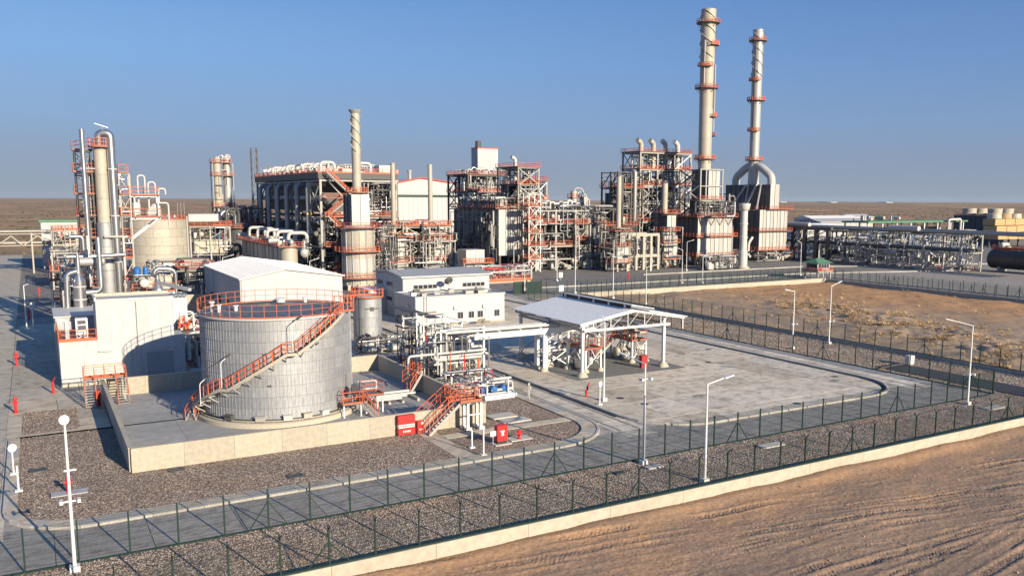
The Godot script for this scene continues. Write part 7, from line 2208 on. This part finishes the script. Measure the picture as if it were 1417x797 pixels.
	deck(v, -2.2, 2.6, 0.5, 3.0, 8.6, 0.07, 0.11)
	deck(v, 3.8, 8.4, 0.5, 3.0, 6.2, 0.07, 0.11)
	deck(v, 0.2, 3.4, -5.0, -2.2, 20.4, 0.07, 0.11)
	for p in [[-2.0, 3.0], [8.2, 3.0], [3.0, 3.0], [-2.0, -4.8], [8.2, -4.8]]: part("column", Mb.new().box(V(p[0], 6.5, p[1]), V(0.4, 13.0, 0.4)), "steel", v)
	for k in 3: part("loop_pipe", Mb.new().tube(bend([V(1.4 + k * 1.2, 20.5, -3.0), V(1.4 + k * 1.2, 23.4 - k * 1.2, -3.0), V(3.8 + k, 23.0 - k * 1.4, -2.0), V(3.8 + k, 13.4, -1.0)], 1.3, 6), 0.17, 9), "pipe_white", v)
	part("shade_core_box", Mb.new().span(V(-1.5, 0.2, -4.4), V(8.0, 12.4, -1.9)), "steel_dark", v)  # added dark block, stands for the shade behind the vessels
	pipework(v, V(-2.2, 0.6, -4.8), V(8.6, 18.0, 3.6), 70, 142, 0.42)
	equip(v, V(-2.0, 0.1, -1.0), V(8.4, 5.0, 3.6), 12, 143)
	equip(v, V(-1.8, 13.2, -4.6), V(8.0, 16.4, 2.8), 8, 144)
	var b := thing("equipment_house", "pale box house with an orange walkway round it before the dark furnace", "building", V(90.6, 0, -194.0))
	part("wall", Mb.new().span(V(0, 0, -3.0), V(5.0, 7.6, 2.0)), "clad", b)
	for k in 4:
		part("wall_panel", Mb.new().span(V(k * 1.25 + 0.03, 0.2, 2.0), V(k * 1.25 + 1.22, 4.4, 2.08)), "clad" if k % 2 else "trim", b)
		part("wall_panel", Mb.new().span(V(k * 1.25 + 0.03, 4.5, 2.0), V(k * 1.25 + 1.22, 7.5, 2.08)), "trim" if k % 2 else "clad", b)
	deck(b, -1.4, 6.8, 2.1, 3.6, 4.4, 0.07, 0.1)
	for x in [-1.2, 6.6]: part("post", Mb.new().box(V(x, 2.2, 3.4), V(0.2, 4.4, 0.2)), "steel", b)
	var s := thing("valve_skid", "low skid with bright orange railing and red pipes at the yard's edge", "pump skid", V(91.0, 0, -188.0))
	part("skid_base", Mb.new().span(V(0, 0, -1.5), V(13.0, 0.3, 4.2)), "footing", s)
	part("railing", rail(Mb.new(), rect_pts(0, 13.0, -1.5, 4.2, 0.35), 1.3, 0.11, 1.2, 0.6), "orange", s)
	pipework(s, V(0.2, 0.5, -1.2), V(13.4, 4.0, 4.0), 40, 145, 0.4, ["pipe_white", "red", "pipe", "pipe_white", "silver"])
	equip(s, V(0.5, 0.3, -1.0), V(12.5, 3.2, 3.6), 12, 146)
	part("long_pipe", Mb.new().tube([V(-1, 2.6, 4.4), V(12.8, 2.8, 4.4)], 0.2, 8), "pipe_white", s)
	for k in 2:
		var h := thing("box_heater", ["small square heater with tall thin chimney right of the middle", "tall pale heater tower with square duct and orange ring decks"][k], "furnace", [V(141.4, 0, -199.5), V(162.4, 0, -204.5)][k])
		heater_legs(h, -1.5, 1.9, -1.3, 1.5, 2.2)
		var w: float = [2.0, 2.6][k]
		furnace_box(h, -w + 0.2, w, 2.2, [7.0, 9.4][k], -1.8, 1.8, 3, 2)
		furnace_box(h, -w + 1.4, w - 0.4, [7.0, 9.4][k], [11.2, 15.4][k], -1.4, 1.4, 2, 2)
		for y in ([2.4, 7.1, 11.3] if k == 0 else [2.6, 7.4, 10.9, 16.0]): deck(h, -3.1, 3.0, -2.8, 2.6, y, 0.07, 0.11)
		stack(h, V(-0.2 - k * 0.9, 0, 0), 0.72 + k * 0.2, 0.68 + k * 0.2, [11.2, 15.4][k], [26.3, 24.8][k], "cream", [], [])
		if k == 0: part("davit", Mb.new().beam(V(-0.4, 26.2, 0), V(2.0, 26.9, 0), 0.2, 0.12), "steel", h)
		ladder(h, V(-w - 0.2, 2.4, 2.2), 9.0, V(1, 0, 0))
		pipework(h, V(-4.4, 0.5, -3.0), V(3.6, 12.0, 3.4), 34, 147 + k, 0.4)
		equip(h, V(-3.6, 0.1, -2.0), V(4.0, 3.4, 3.2), 8, 149 + k)
	var tf := thing("tan_frame", "tan concrete frame of five columns before the dark racks", "frame", V(145.2, 0, -206.0))
	for k in 5:
		for z in [0.0, 6.0]: part("column", Mb.new().box(V(k * 2.6, 5.0, z), V(0.75, 10.0, 0.75)), "steel_tan", tf)
	for y in [4.0, 10.0]:
		for z in [0.0, 6.0]: part("beam", Mb.new().span(V(-0.3, y - 0.4, z - 0.28), V(10.7, y + 0.4, z + 0.28)), "steel_tan", tf)
	pipework(tf, V(0, 0.5, 1.0), V(10.4, 9.0, 5.4), 30, 151, 0.5, ["pipe_dark", "pipe", "pipe_white"])
	var dk := thing("pipe_rack", "dark pipe rack crossing behind the thin chimney heaters", "pipe rack", V(128.0, 0, -236.0))
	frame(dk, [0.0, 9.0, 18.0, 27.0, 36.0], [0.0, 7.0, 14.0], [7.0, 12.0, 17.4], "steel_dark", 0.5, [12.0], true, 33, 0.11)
	pipework(dk, V(0.5, 1.0, 0.5), V(36.0, 18.2, 14.0), 90, 152, 0.55, ["pipe_dark", "pipe", "pipe_white", "steel", "pipe_dark"])
	equip(dk, V(0.5, 12.2, 1.0), V(35.0, 16.0, 13.5), 22, 153)
	for k in 5: part("pipe", Mb.new().tube([V(-8, 17.9, 1.5 + k * 2.6), V(38, 17.9, 1.5 + k * 2.6)], 0.4, 9), ["pipe_dark", "pipe", "pipe_white", "pipe_dark", "pipe"][k], dk)


func stacks() -> void:
	# tall frame left of the furnaces
	var o := thing("process_unit", "tall dark braced frame with curved vents on its roof", "process unit", V(167.0, 0, -234.0))
	frame(o, [0.0, 6.8, 13.6, 20.4], [0.0, 5.0, 9.5], [7.0, 13.0, 19.0, 24.6, 29.6, 35.0], "steel", 0.5, [13.0, 24.6, 29.6, 35.0], true, 34, 0.12)
	for k in 4: part("vent_pipe", Mb.new().tube(bend([V(2.8 + k * 5.0, 29.8, 6.0), V(2.8 + k * 5.0, 38.0, 6.0), V(1.0 + k * 5.0, 38.9, 6.4)], 1.5, 6), 0.8, 12), "cream" if k < 2 else "pipe_white", o)
	for k in 3:
		var b := Mb.new()
		b.beam(V(6.9 + 6.8 * (k % 2), 29.8, 9.9), V(13.5 + 6.8 * (k % 2), 34.6, 9.9), 0.3)
		b.beam(V(13.5, 13.2 + k * 5.0, 9.9), V(20.2, 18.6 + k * 5.0, 9.9), 0.3)
		part("brace", b, "lamp_white", o)
	pipework(o, V(0.3, 1.0, 0.5), V(20.4, 34.0, 9.8), 130, 154, 0.55, ["pipe_dark", "pipe", "pipe_white", "steel", "silver"])
	equip(o, V(0.5, 24.8, 1.0), V(20.0, 29.0, 9.0), 16, 155)
	equip(o, V(0.5, 13.2, 1.0), V(20.0, 18.4, 9.0), 16, 156)
	part("shade_core_box", Mb.new().span(V(1.0, 1.0, 1.0), V(19.4, 24.0, 4.6)), "steel_dark", o)  # added dark core for the shaded depth of the tall frame
	var s := thing("side_frame", "lower dark frame with a fat lit pipe left of the tall frame", "process unit", V(157.5, 0, -232.0))
	frame(s, [0.0, 5.0, 9.4], [0.0, 5.0, 9.0], [7.0, 14.0, 19.0, 23.6, 28.6], "steel_dark", 0.45, [14.0, 23.6], true, 35, 0.11)
	part("fat_pipe", Mb.new().tube(bend([V(6.0, 28.6, 7.0), V(6.0, 28.9, 9.6), V(6.0, 13.0, 9.6), V(6.0, 12.0, 7.0)], 1.0, 5), 0.66, 12), "pipe", s)
	part("shade_core_box", Mb.new().span(V(0.6, 0.5, 1.0), V(9.0, 22.0, 4.0)), "steel_dark", s)  # dark core added to colour in the shade within the side frame
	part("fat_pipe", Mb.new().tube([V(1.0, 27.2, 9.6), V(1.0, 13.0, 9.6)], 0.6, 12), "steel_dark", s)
	pipework(s, V(0.3, 1.0, 0.5), V(9.4, 27.0, 9.4), 60, 157, 0.5, ["pipe_dark", "pipe", "steel"])
	equip(s, V(0.4, 14.2, 0.8), V(9.0, 18.4, 8.6), 8, 158)
	# first reformer furnace and chimney
	var f := thing("reformer_furnace", "pale ribbed reformer furnace under the tallest chimney", "furnace", V(174.6, 0, -215.6))
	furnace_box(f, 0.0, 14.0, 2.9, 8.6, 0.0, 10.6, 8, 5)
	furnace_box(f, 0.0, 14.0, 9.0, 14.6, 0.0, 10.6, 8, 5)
	for y in [2.9, 8.8, 14.8]: deck(f, -1.4, 15.2, -1.0, 12.0, y, 0.07, 0.12)
	for k in 5:
		for z in [0.6, 10.0]: part("leg", Mb.new().span(V(k * 3.4 - 0.1, 0, z - 0.3), V(k * 3.4 + 0.5, 2.9, z + 0.3)), "footing", f)
	for k in 4:
		var b := Mb.new()
		b.beam(V(k * 3.5 + 0.2, 14.6, 11.2), V(k * 3.5 + 1.75, 12.4, 11.2), 0.22)
		b.beam(V(k * 3.5 + 1.75, 12.4, 11.2), V(k * 3.5 + 3.3, 14.6, 11.2), 0.22)
		part("brace", b, "steel", f)
	furnace_box(f, 4.6, 9.2, 20.0, 29.4, 2.4, 9.6, 3, 4)
	furnace_box(f, 3.4, 8.8, 17.0, 20.0, 3.0, 9.0, 3, 3)
	part("duct", Mb.new().span(V(3.0, 14.9, 3.0), V(9.0, 17.0, 9.2)), "furnace_shaded", f)
	frame(f, [1.0, 3.2, 9.8], [0.4, 10.2], [20.0, 24.4, 29.4], "steel", 0.4, [20.0], false, 36, 0.12)
	for k in 3:
		var b := Mb.new()
		b.beam(V(0.9, 15.0 + k * 4.8, 0.5), V(0.9, 19.6 + k * 4.8, 10.1), 0.34)
		b.beam(V(0.9, 15.0 + k * 4.8, 10.1), V(0.9, 19.6 + k * 4.8, 0.5), 0.34)
		b.beam(V(-6.5, 14.9, 6.0), V(1.0, 29.0, 8.4), 0.3)
		part("brace", b, "lamp_white" if k == 1 else "steel_dark", f)
	for k in 4: part("riser", Mb.new().tube(bend([V(14.8 + k * 0.6, 1.0, 8.0), V(14.8 + k * 0.6, 13.6 - k * 0.5, 8.0), V(12.0, 15.6, 8.0)], 1.2, 4), 0.34, 9), "silver", f)
	pipework(f, V(0.2, 15.0, 9.2), V(14.0, 19.6, 12.2), 34, 159, 0.5)
	pipework(f, V(0.0, 0.3, 8.0), V(15.0, 3.0, 14.0), 30, 160, 0.5)
	equip(f, V(0.0, 0.1, 8.0), V(14.0, 2.8, 14.0), 12, 161)
	stack(f, V(6.9, 0, 5.0), 2.0, 2.28, 29.4, 77.4, "cream", [[32.6, 0, 360, 1.3], [39.6, -60, 60, 1.2], [45.4, -50, 90, 1.2], [54.0, 0, 360, 1.4], [60.4, 100, 190, 1.2], [66.8, 10, 110, 1.2], [73.4, 0, 360, 1.3]], [63.0, 77.0, 12.0])
	var lg := Mb.new()
	for k in 3:
		var a := deg_to_rad([60.0, 20.0, 150.0][k])
		lg.beam(V(6.9 + cos(a) * 2.6, [55.0, 48.0, 62.0][k] - 7.0, 5.0 + sin(a) * 2.6), V(6.9 + cos(a) * 2.6, [55.0, 48.0, 62.0][k] + 6.0, 5.0 + sin(a) * 2.6), 0.3)
	part("ladder_cage", lg, "steel", f)
	var dr := thing("horizontal_drum", "dark horizontal drum lying before the pale reformer furnace", "vessel", V(166.0, 0, -193.0))
	part("shell", Mb.new().lathe(vessel_prof(1.55, 0, 9.4), 18, V(0, 2.0, 0), Basis(Vector3.UP, Vector3.RIGHT, Vector3.FORWARD)), "pipe_dark", dr)
	for x in [2.0, 7.4]: part("saddle", Mb.new().span(V(x - 0.3, 0, -1.1), V(x + 0.3, 1.4, 1.1)), "footing", dr)
	part("end_plate", Mb.new().lathe([Vector2(1.6, 0), Vector2(1.75, 0.05), Vector2(1.75, 0.3)], 18, V(7.6, 2.0, 0), Basis(Vector3.UP, Vector3.RIGHT, Vector3.FORWARD)), "pipe_white", dr)
	equip(dr, V(0.2, 0.1, 1.8), V(9.5, 2.6, 3.4), 7, 162)
	pipework(dr, V(-2.0, 0.4, 1.6), V(10.5, 4.2, 3.2), 16, 163, 0.4, ["pipe_white", "pipe_dark", "pipe"])
	var fl := thing("flare_pipe", "free standing white capped vent pipe between the two furnaces", "pipe", V(180.0, 0, -190.6))
	part("shell", Mb.new().lathe([Vector2(1.35, 0.5), Vector2(1.35, 4.6), Vector2(1.1, 5.0), Vector2(1.02, 16.8), Vector2(1.45, 17.4), Vector2(1.7, 18.4), Vector2(1.75, 19.0), Vector2(0.8, 19.1)], 18), "pipe_white", fl)
	part("footing", Mb.new().lathe([Vector2(2.0, 0), Vector2(2.0, 0.5), Vector2(0.01, 0.52)], 12), "footing", fl)
	for k in 3: part("flange", Mb.new().lathe([Vector2(1.1, 0), Vector2(1.3, 0.03), Vector2(1.3, 0.2), Vector2(1.1, 0.22)], 18, V(0, 5.0 + k * 4.0, 0)), "lamp_white", fl)
	# second furnace with the Y-shaped ducts
	var g := thing("reformer_furnace", "pale ribbed furnace with Y-shaped ducts under the second chimney", "furnace", V(206.0, 0, -227.0))
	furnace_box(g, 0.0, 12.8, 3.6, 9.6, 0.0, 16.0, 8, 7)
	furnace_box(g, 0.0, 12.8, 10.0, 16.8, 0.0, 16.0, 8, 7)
	for y in [3.6, 9.8, 17.0]: deck(g, -1.4 if y < 15 else 3.0, 14.0, -1.0, 17.4, y, 0.07, 0.12)
	for k in 4:
		for z in [0.6, 8.0, 15.4]: part("leg", Mb.new().span(V(k * 4.0, 0, z - 0.3), V(k * 4.0 + 0.6, 3.6, z + 0.3)), "footing", g)
	furnace_box(g, 4.4, 8.6, 17.0, 25.2, -5.0, 16.0, 2, 9)
	for s2 in [-1.0, 1.0]:
		part("duct", Mb.new().tube(bend([V(6.5, 25.0, 5.8 + s2 * 8.6), V(6.5, 27.8, 5.8 + s2 * 8.4), V(6.5, 31.0, 5.8 + s2 * 3.6), V(6.5, 31.6, 5.8 + s2 * 0.6)], 3.0, 8), 1.35, 14, false), "furnace", g)
	part("stack_base", Mb.new().lathe([Vector2(1.9, 25.2), Vector2(1.7, 33.0)], 20, V(6.5, 0, 5.8)), "furnace", g)
	for k in 2:
		var b := Mb.new()
		b.beam(V(-0.4, 17.0, 2.0 + k * 7.0), V(4.2, 25.2, 5.0 + k * 5.0), 0.5)
		b.beam(V(-0.4, 17.0, 9.0 + k * 6.0), V(4.2, 25.2, 6.0 + k * 6.0), 0.4)
		part("brace", b, "furnace", g)
	stack(g, V(6.5, 0, 5.8), 1.62, 1.78, 32.0, 76.2, "clad", [[33.4, 0, 360, 1.3], [43.0, 100, 200, 1.1], [53.2, 0, 360, 1.3], [59.5, 110, 200, 1.1], [72.6, 0, 360, 1.2]], [61.0, 76.0, 11.0])
	var lg2 := Mb.new()
	lg2.beam(V(4.4, 40.0, 7.0), V(4.4, 72.0, 7.0), 0.3)
	part("ladder_cage", lg2, "steel_dark", g)
	stair(g, V(10.5, 0.1, 19.6), V(15.5, 3.6, 18.0), 1.1, 0.11)
	part("vent_duct", Mb.new().tube(bend([V(-4.5, 2.0, 16.0), V(-4.5, 6.0, 16.0), V(-3.0, 8.0, 16.2)], 1.0, 4), 0.5, 9), "pipe_white", g)
	pipework(g, V(-5.0, 0.4, 8.0), V(14.0, 3.4, 20.0), 30, 164, 0.5)
	equip(g, V(-4.0, 0.1, 14.0), V(12.0, 3.2, 20.0), 10, 165)
	pipework(g, V(-8.0, 8.0, -2.0), V(0.0, 22.0, 4.0), 24, 166, 0.5, ["pipe_dark", "pipe", "steel"])


func right_side() -> void:
	var o := thing("pipe_rack", "long grey pipe rack running along the right side of the far road", "pipe rack", V(224.0, 0, -222.0))
	frame(o, [0.0, 9.5], [0.0, 12.0, 24.0, 36.0, 48.0, 60.0, 72.0], [5.6, 10.6], "steel", 0.5, [], true, 37)
	for k in 7: part("pipe", Mb.new().tube([V(0.6 + k * 1.4, 11.2, -8), V(0.6 + k * 1.4, 11.2, 118)], [0.4, 0.55, 0.3, 0.62, 0.36, 0.5, 0.3][k], 9), ["pipe", "pipe_dark", "pipe_white", "pipe", "silver", "pipe_dark", "pipe"][k], o)
	for k in 5: part("pipe", Mb.new().tube([V(1.0 + k * 1.9, 6.1, -8), V(1.0 + k * 1.9, 6.1, 73)], [0.34, 0.4, 0.3, 0.44, 0.3][k], 8), ["pipe_dark", "pipe", "pipe", "pipe_dark", "pipe_white"][k], o)
	part("white_sleeve", Mb.new().tube([V(0.2, 11.9, 48), V(0.2, 11.9, 58)], 0.8, 12), "pipe_white", o)
	part("white_sleeve", Mb.new().tube([V(0.2, 11.9, 6), V(0.2, 11.9, 16)], 0.75, 12), "pipe_white", o)
	pipework(o, V(0.3, 0.6, 10.0), V(9.4, 10.2, 73.0), 70, 167, 0.44, ["pipe_white", "pipe", "pipe_dark", "steel"])
	equip(o, V(0.5, 0.1, 14.0), V(9.0, 4.6, 72.0), 24, 168)
	var d := thing("pillar_row", "row of dark square pillars under the rack nearest the furnace", "frame", V(222.0, 0, -222.0))
	for k in 6: part("column", Mb.new().span(V(0.0, 0, k * 5.0), V(1.0, 10.4, k * 5.0 + 1.3)), "steel_dark", d)
	part("beam", Mb.new().span(V(0.0, 10.4, -0.5), V(1.2, 11.4, 27.0)), "steel_dark", d)
	var t := thing("horizontal_tank", "dark horizontal tank on saddles at the right edge of the picture", "storage tank", V(240.0, 0, -151.5))
	part("shell", Mb.new().lathe(vessel_prof(2.75, 0, 30.0), 24, V(0, 3.5, 0), Basis(Vector3.RIGHT, Vector3.BACK, Vector3.DOWN)), "pipe_dark", t)
	for z in [4.0, 14.0, 24.0]: part("saddle", Mb.new().span(V(-1.8, 0, z - 0.4), V(1.8, 2.0, z + 0.4)), "steel", t)
	for k in 5: part("band", Mb.new().lathe([Vector2(2.75, 0), Vector2(2.82, 0.02), Vector2(2.82, 0.2), Vector2(2.75, 0.22)], 24, V(0, 3.5, 4 + k * 5.0), Basis(Vector3.RIGHT, Vector3.BACK, Vector3.DOWN)), "steel_dark", t)
	part("catwalk_rail", rail(Mb.new(), rect_pts(-1.0, 1.0, 1.0, 28.0, 6.3), 1.1, 0.12, 1.6, 0.4), "red_roof", t)
	equip(t, V(-0.8, 6.2, 2.0), V(0.8, 7.6, 28.0), 8, 169)
	var lo := thing("pump_house_frame", "low pale frames and pumps behind the long pipe rack", "process unit", V(246.0, 0, -226.0))
	frame(lo, [0.0, 8.0, 16.0], [0.0, 10.0, 20.0, 30.0, 40.0, 50.0], [4.4], "lamp_white", 0.5, [], true, 38)
	for k in 5: part("pipe", Mb.new().tube([V(1 + k * 3.4, 5.0, -6), V(1 + k * 3.4, 5.0, 56)], 0.5, 9), "pipe_white", lo)
	part("white_tank", Mb.new().tube([V(-1.5, 3.0, 26), V(-1.5, 3.0, 48)], 1.1, 14), "pipe_white", lo)
	pipework(lo, V(0.0, 0.5, 0.0), V(16.0, 7.0, 56.0), 50, 170, 0.5, ["pipe_white", "pipe", "pipe_white", "cream"])
	equip(lo, V(0.5, 0.1, 1.0), V(15.5, 4.0, 54.0), 26, 171)
	var sh := thing("pump_shed", "long open shed with green roof over blue machines at the right", "shed", V(279.0, 0, -238.0))
	part("roof", Mb.new().span(V(-1.0, 11.4, -1.0), V(62.0, 12.0, 12.0)), "green_roof", sh)
	for k in 8:
		for z in [0.0, 11.0]: part("column", Mb.new().box(V(k * 8.6, 5.7, z), V(0.5, 11.4, 0.5)), "lamp_white", sh)
	for k in 9: part("machine", Mb.new().span(V(3 + k * 6.4, 0, 3), V(7.4 + k * 6.4, 6.4, 8)), "blue" if k % 3 != 2 else "steel_dark", sh)
	part("back_wall", Mb.new().span(V(-0.5, 0, -0.8), V(61.5, 9.0, -0.4)), "steel_dark", sh)
	for k in 12: part("strut", Mb.new().beam(V(20 + k * 3.0, 4.0, 13.0), V(22.4 + k * 3.0, 8.4, 13.0), 0.4), "steel", sh)
	part("pipe", Mb.new().tube(bend([V(46, 2, 14), V(46, 12.4, 14), V(54, 12.6, 14), V(54, 2, 14)], 1.0), 0.5, 8), "pipe_white", sh)
	pipework(sh, V(0.0, 1.0, 11.5), V(62.0, 8.0, 16.0), 50, 172, 0.5, ["pipe_white", "pipe", "steel"])
	equip(sh, V(0.0, 12.0, 0.0), V(30.0, 14.6, 8.0), 12, 173)
	var c := thing("cooling_tower", "cooling tower block at the right with shade coloured into its dark sides", "cooling tower", V(384.0, 0, -262.0))
	part("wall", Mb.new().span(V(0, 0, 0), V(30.0, 13.0, 26.0)), "steel_dark", c)  # dark walls paint the shade of the side turned from the sun
	for k in 9: part("wall_panel", Mb.new().span(V(-0.2, 0.2, 0.1 + k * 2.9), V(0, 12.8, 2.8 + k * 2.9)), "steel_dark", c)
	for k in 5: part("fan_stack", Mb.new().lathe([Vector2(3.6, 13.0), Vector2(3.1, 14.6), Vector2(3.3, 16.6)], 20, V(4.4 + (k % 3) * 9.0, 0, 5.0 + (k / 3) * 13.0)), "cream2", c)
	part("railing", rail(Mb.new(), rect_pts(0, 30, 0, 26, 13.0), 1.1, 0.14, 2.4, 0.3), "red_roof", c)
	var tm := thing("boxed_cooler", "stacked honey coloured boxed coolers at the right edge", "cooler", V(356.0, 0, -222.0))
	for a in 4:
		for b in 3:
			var x := a * 7.4
			var y := 3.6 + b * 3.0
			part("box", Mb.new().span(V(x + 0.1, y + 0.1, -6.0 - b * 0.5), V(x + 7.2, y + 2.8, 0.5 - b * 0.9)), "timber" if (a + b) % 2 else "timber1", tm)
			for q in 5: part("board", Mb.new().span(V(x + 0.2, y + 0.16 + q * 0.53, 0.5 - b * 0.9), V(x + 7.1, y + 0.6 + q * 0.53, 0.6 - b * 0.9)), "timber" if (a + b + q) % 3 else "timber1", tm)
	for a in 5: part("leg", Mb.new().span(V(a * 7.3, 0, -4), V(a * 7.3 + 0.6, 3.7, -3.4)), "steel_dark", tm)
	for k in 4: part("fan_stack", Mb.new().lathe([Vector2(3.0, 12.6), Vector2(2.8, 14.6)], 18, V(3.6 + k * 7.4, 0, -4)), "timber1" if k % 2 else "cream2", tm)
	# sheds far right behind the furnaces
	var specs := [[438.0, -400.0, 46.0, 8.0, "white1", "red_roof", "white shed with a thin red roof beyond the second furnace"], [490.0, -412.0, 22.0, 8.5, "wall", "trim", "tan flat shed right of the white red-roofed shed"], [392.0, -352.0, 40.0, 7.5, "roof_grey", "roof_grey", "grey vaulted shed before the white red-roofed shed"], [420.0, -376.0, 18.0, 6.0, "white", "roof", "small white shed beside the grey vaulted shed"], [352.0, -330.0, 34.0, 5.5, "white1", "red_roof", "low white shed with red edge just right of the furnace"]]
	for s in specs:
		var b := thing("far_shed", s[6], "shed", V(s[0], 0, s[1]))
		part("wall", Mb.new().span(V(0, 0, -16), V(s[2], s[3], 0)), s[4], b)
		for k in 8: part("wall_panel", Mb.new().span(V(s[2] * k / 8.0 + 0.06, 0.2, 0), V(s[2] * (k + 1) / 8.0 - 0.06, s[3] - 0.2, 0.14)), s[4], b)
		var rf := Mb.new()
		rf.flat(V(-0.5, s[3], 0.6), V(s[2] + 0.5, s[3], 0.6), V(s[2] + 0.5, s[3] + 2.0, -8), V(-0.5, s[3] + 2.0, -8))
		rf.flat(V(-0.5, s[3] + 2.0, -8), V(s[2] + 0.5, s[3] + 2.0, -8), V(s[2] + 0.5, s[3], -16.6), V(-0.5, s[3], -16.6))
		rf.tri(V(0, s[3], 0), V(0, s[3] + 2.0, -8), V(0, s[3], -16))
		part("roof", rf, "roof" if s[5] == "red_roof" else s[5], b)
		part("eave", Mb.new().span(V(-0.6, s[3] - 0.3, 0.5), V(s[2] + 0.6, s[3] + 0.2, 0.8)), s[5], b)
	for k in 4:
		var yd := thing("yard_stack", ["pale crates heaped beyond the furnace on the far right, nearest the stack", "mixed steel crates on the far storage yard", "yellow and white machines on the far storage yard", "rusty containers at the far storage yard's right end"][k], "stack", V(400.0 + k * 22.0, 0, -330.0 + k * 14.0))
		var r := RandomNumberGenerator.new()
		r.seed = 200 + k
		for q in 8:
			var sz := V(r.randf_range(2, 6), r.randf_range(1.6, 3.4), r.randf_range(2, 4))
			part("crate", Mb.new().box(V(r.randf_range(-9, 9), sz.y / 2, r.randf_range(-5, 5)), sz), [["cream", "white1", "trim"], ["steel", "clad", "steel_dark"], ["yellow", "white1", "clad"], ["red_roof", "timber", "steel_tan"]][k][q % 3], yd)
	# specks of a settlement on the horizon
	var rr := RandomNumberGenerator.new()
	rr.seed = 55
	for k in 3:
		var an := deg_to_rad([-44.6, -41.6, -38.2][k])
		var dist := 8600.0 + 300.0 * (k % 3)
		var fb := thing("far_building", ["leftmost", "middle", "rightmost"][k] + " pale low block of the distant settlement on the right horizon", "building", V(cos(an) * dist, -1.0, sin(an) * dist), "settlement on the horizon")
		part("wall", Mb.new().box(V(0, 4, 0), V(260 + 300 * rr.randf(), 9, 60), Basis(Vector3.UP, 1.0)), "white", fb)
		part("roof", Mb.new().box(V(0, 8.9, 0), V(50, 1.0, 50)), "roof", fb)


# clear late afternoon air: pale grey blue at the horizon, deeper blue overhead, darkest a quarter turn away from the sun
func sky_picture() -> ImageTexture:
	var el := [-90.0, -3.0, 0.0, 2.0, 5.0, 8.5, 14.0, 30.0, 90.0]
	var cs := [Color(0.30, 0.355, 0.43), Color(0.30, 0.355, 0.43), Color(0.305, 0.365, 0.445), Color(0.295, 0.375, 0.50), Color(0.27, 0.425, 0.66), Color(0.24, 0.445, 0.78), Color(0.165, 0.36, 0.735), Color(0.10, 0.25, 0.56), Color(0.06, 0.16, 0.40)]
	var im := Image.create(1024, 512, false, Image.FORMAT_RGB8)
	var r := RandomNumberGenerator.new()
	r.seed = 4
	for y in 512:
		var e := 90.0 - (y + 0.5) / 512.0 * 180.0
		var k := 0
		while k < el.size() - 2 and e > el[k + 1]: k += 1
		var t := clampf((e - el[k]) / (el[k + 1] - el[k]), 0.0, 1.0)
		var c: Color = cs[k].lerp(cs[k + 1], t * t * (3.0 - 2.0 * t) * 0.5 + t * 0.5).linear_to_srgb()
		for x in 1024:
			var d := r.randf_range(-0.0022, 0.0022)
			var side := lerpf(1.0, 0.91 + 0.09 * cos(2.0 * (x / 1024.0 * TAU + 0.2)), clampf(e / 9.0, 0.0, 1.0))
			im.set_pixel(x, y, Color(c.r * side + d, c.g * side + d, c.b * lerpf(1.0, side, 0.8) + d))
	return ImageTexture.create_from_image(im)


func _ready() -> void:
	# ---- camera: 20 m up, looking across the plant; the lens is shifted as in the photograph
	var cam := Camera3D.new()
	cam.name = "camera"
	cam.projection = Camera3D.PROJECTION_FRUSTUM
	cam.near = 0.5
	cam.far = 30000.0
	cam.size = 0.5 * 797.0 / 1200.0
	cam.frustum_offset = Vector2((708.5 - 765.0) / 1200.0, (437.0 - 398.5) / 1200.0) * 0.5
	cam.position = V(0, 20, 0)
	cam.rotation_order = EULER_ORDER_YXZ
	cam.rotation = V(-atan(161.5 / 1200.0), deg_to_rad(-31.0), 0.0049)
	add_child(cam)
	cam.current = true
	# ---- late afternoon sky
	var env := Environment.new()
	env.background_mode = Environment.BG_SKY
	var sky := PanoramaSkyMaterial.new()
	sky.panorama = sky_picture()
	env.sky = Sky.new()
	env.sky.sky_material = sky
	env.background_energy_multiplier = 0.645
	env.tonemap_mode = Environment.TONE_MAPPER_LINEAR
	env.tonemap_exposure = 1.55
	# thin desert haze: only the far ground fades
	env.fog_enabled = true
	env.fog_density = 0.000016
	env.fog_light_color = Color(0.62, 0.66, 0.72)
	env.sdfgi_enabled = true
	env.ssao_enabled = true
	env.ssil_enabled = true
	var we := WorldEnvironment.new()
	we.name = "world_environment"
	we.environment = env
	add_child(we)
	# ---- low sun behind the camera's right shoulder
	var sun := DirectionalLight3D.new()
	sun.name = "sun"
	var az := deg_to_rad(102.5)
	var el := deg_to_rad(18.0)
	var to := V(cos(az) * cos(el), -sin(el), -sin(az) * cos(el))
	sun.basis = Basis.looking_at(to, Vector3.UP)
	sun.light_energy = 1.6
	sun.light_color = Color(1.0, 0.935, 0.825)
	sun.light_angular_distance = 0.5
	sun.shadow_enabled = true
	add_child(sun)

	noise.noise_type = FastNoiseLite.TYPE_SIMPLEX_SMOOTH
	noise.frequency = 0.05
	noise.fractal_octaves = 3
	noise.seed = 11
	materials()
	ground()
	fences()
	dike()
	tank()
	machine_building()
	gable_hall()
	offices()
	small_tank()
	canopy()
	pump_rack()
	small_things()
	hut()
	left_tower()
	round_tank()
	left_far()
	cooler_house()
	heaters()
	far_white()
	central_unit()
	stacks()
	right_side()
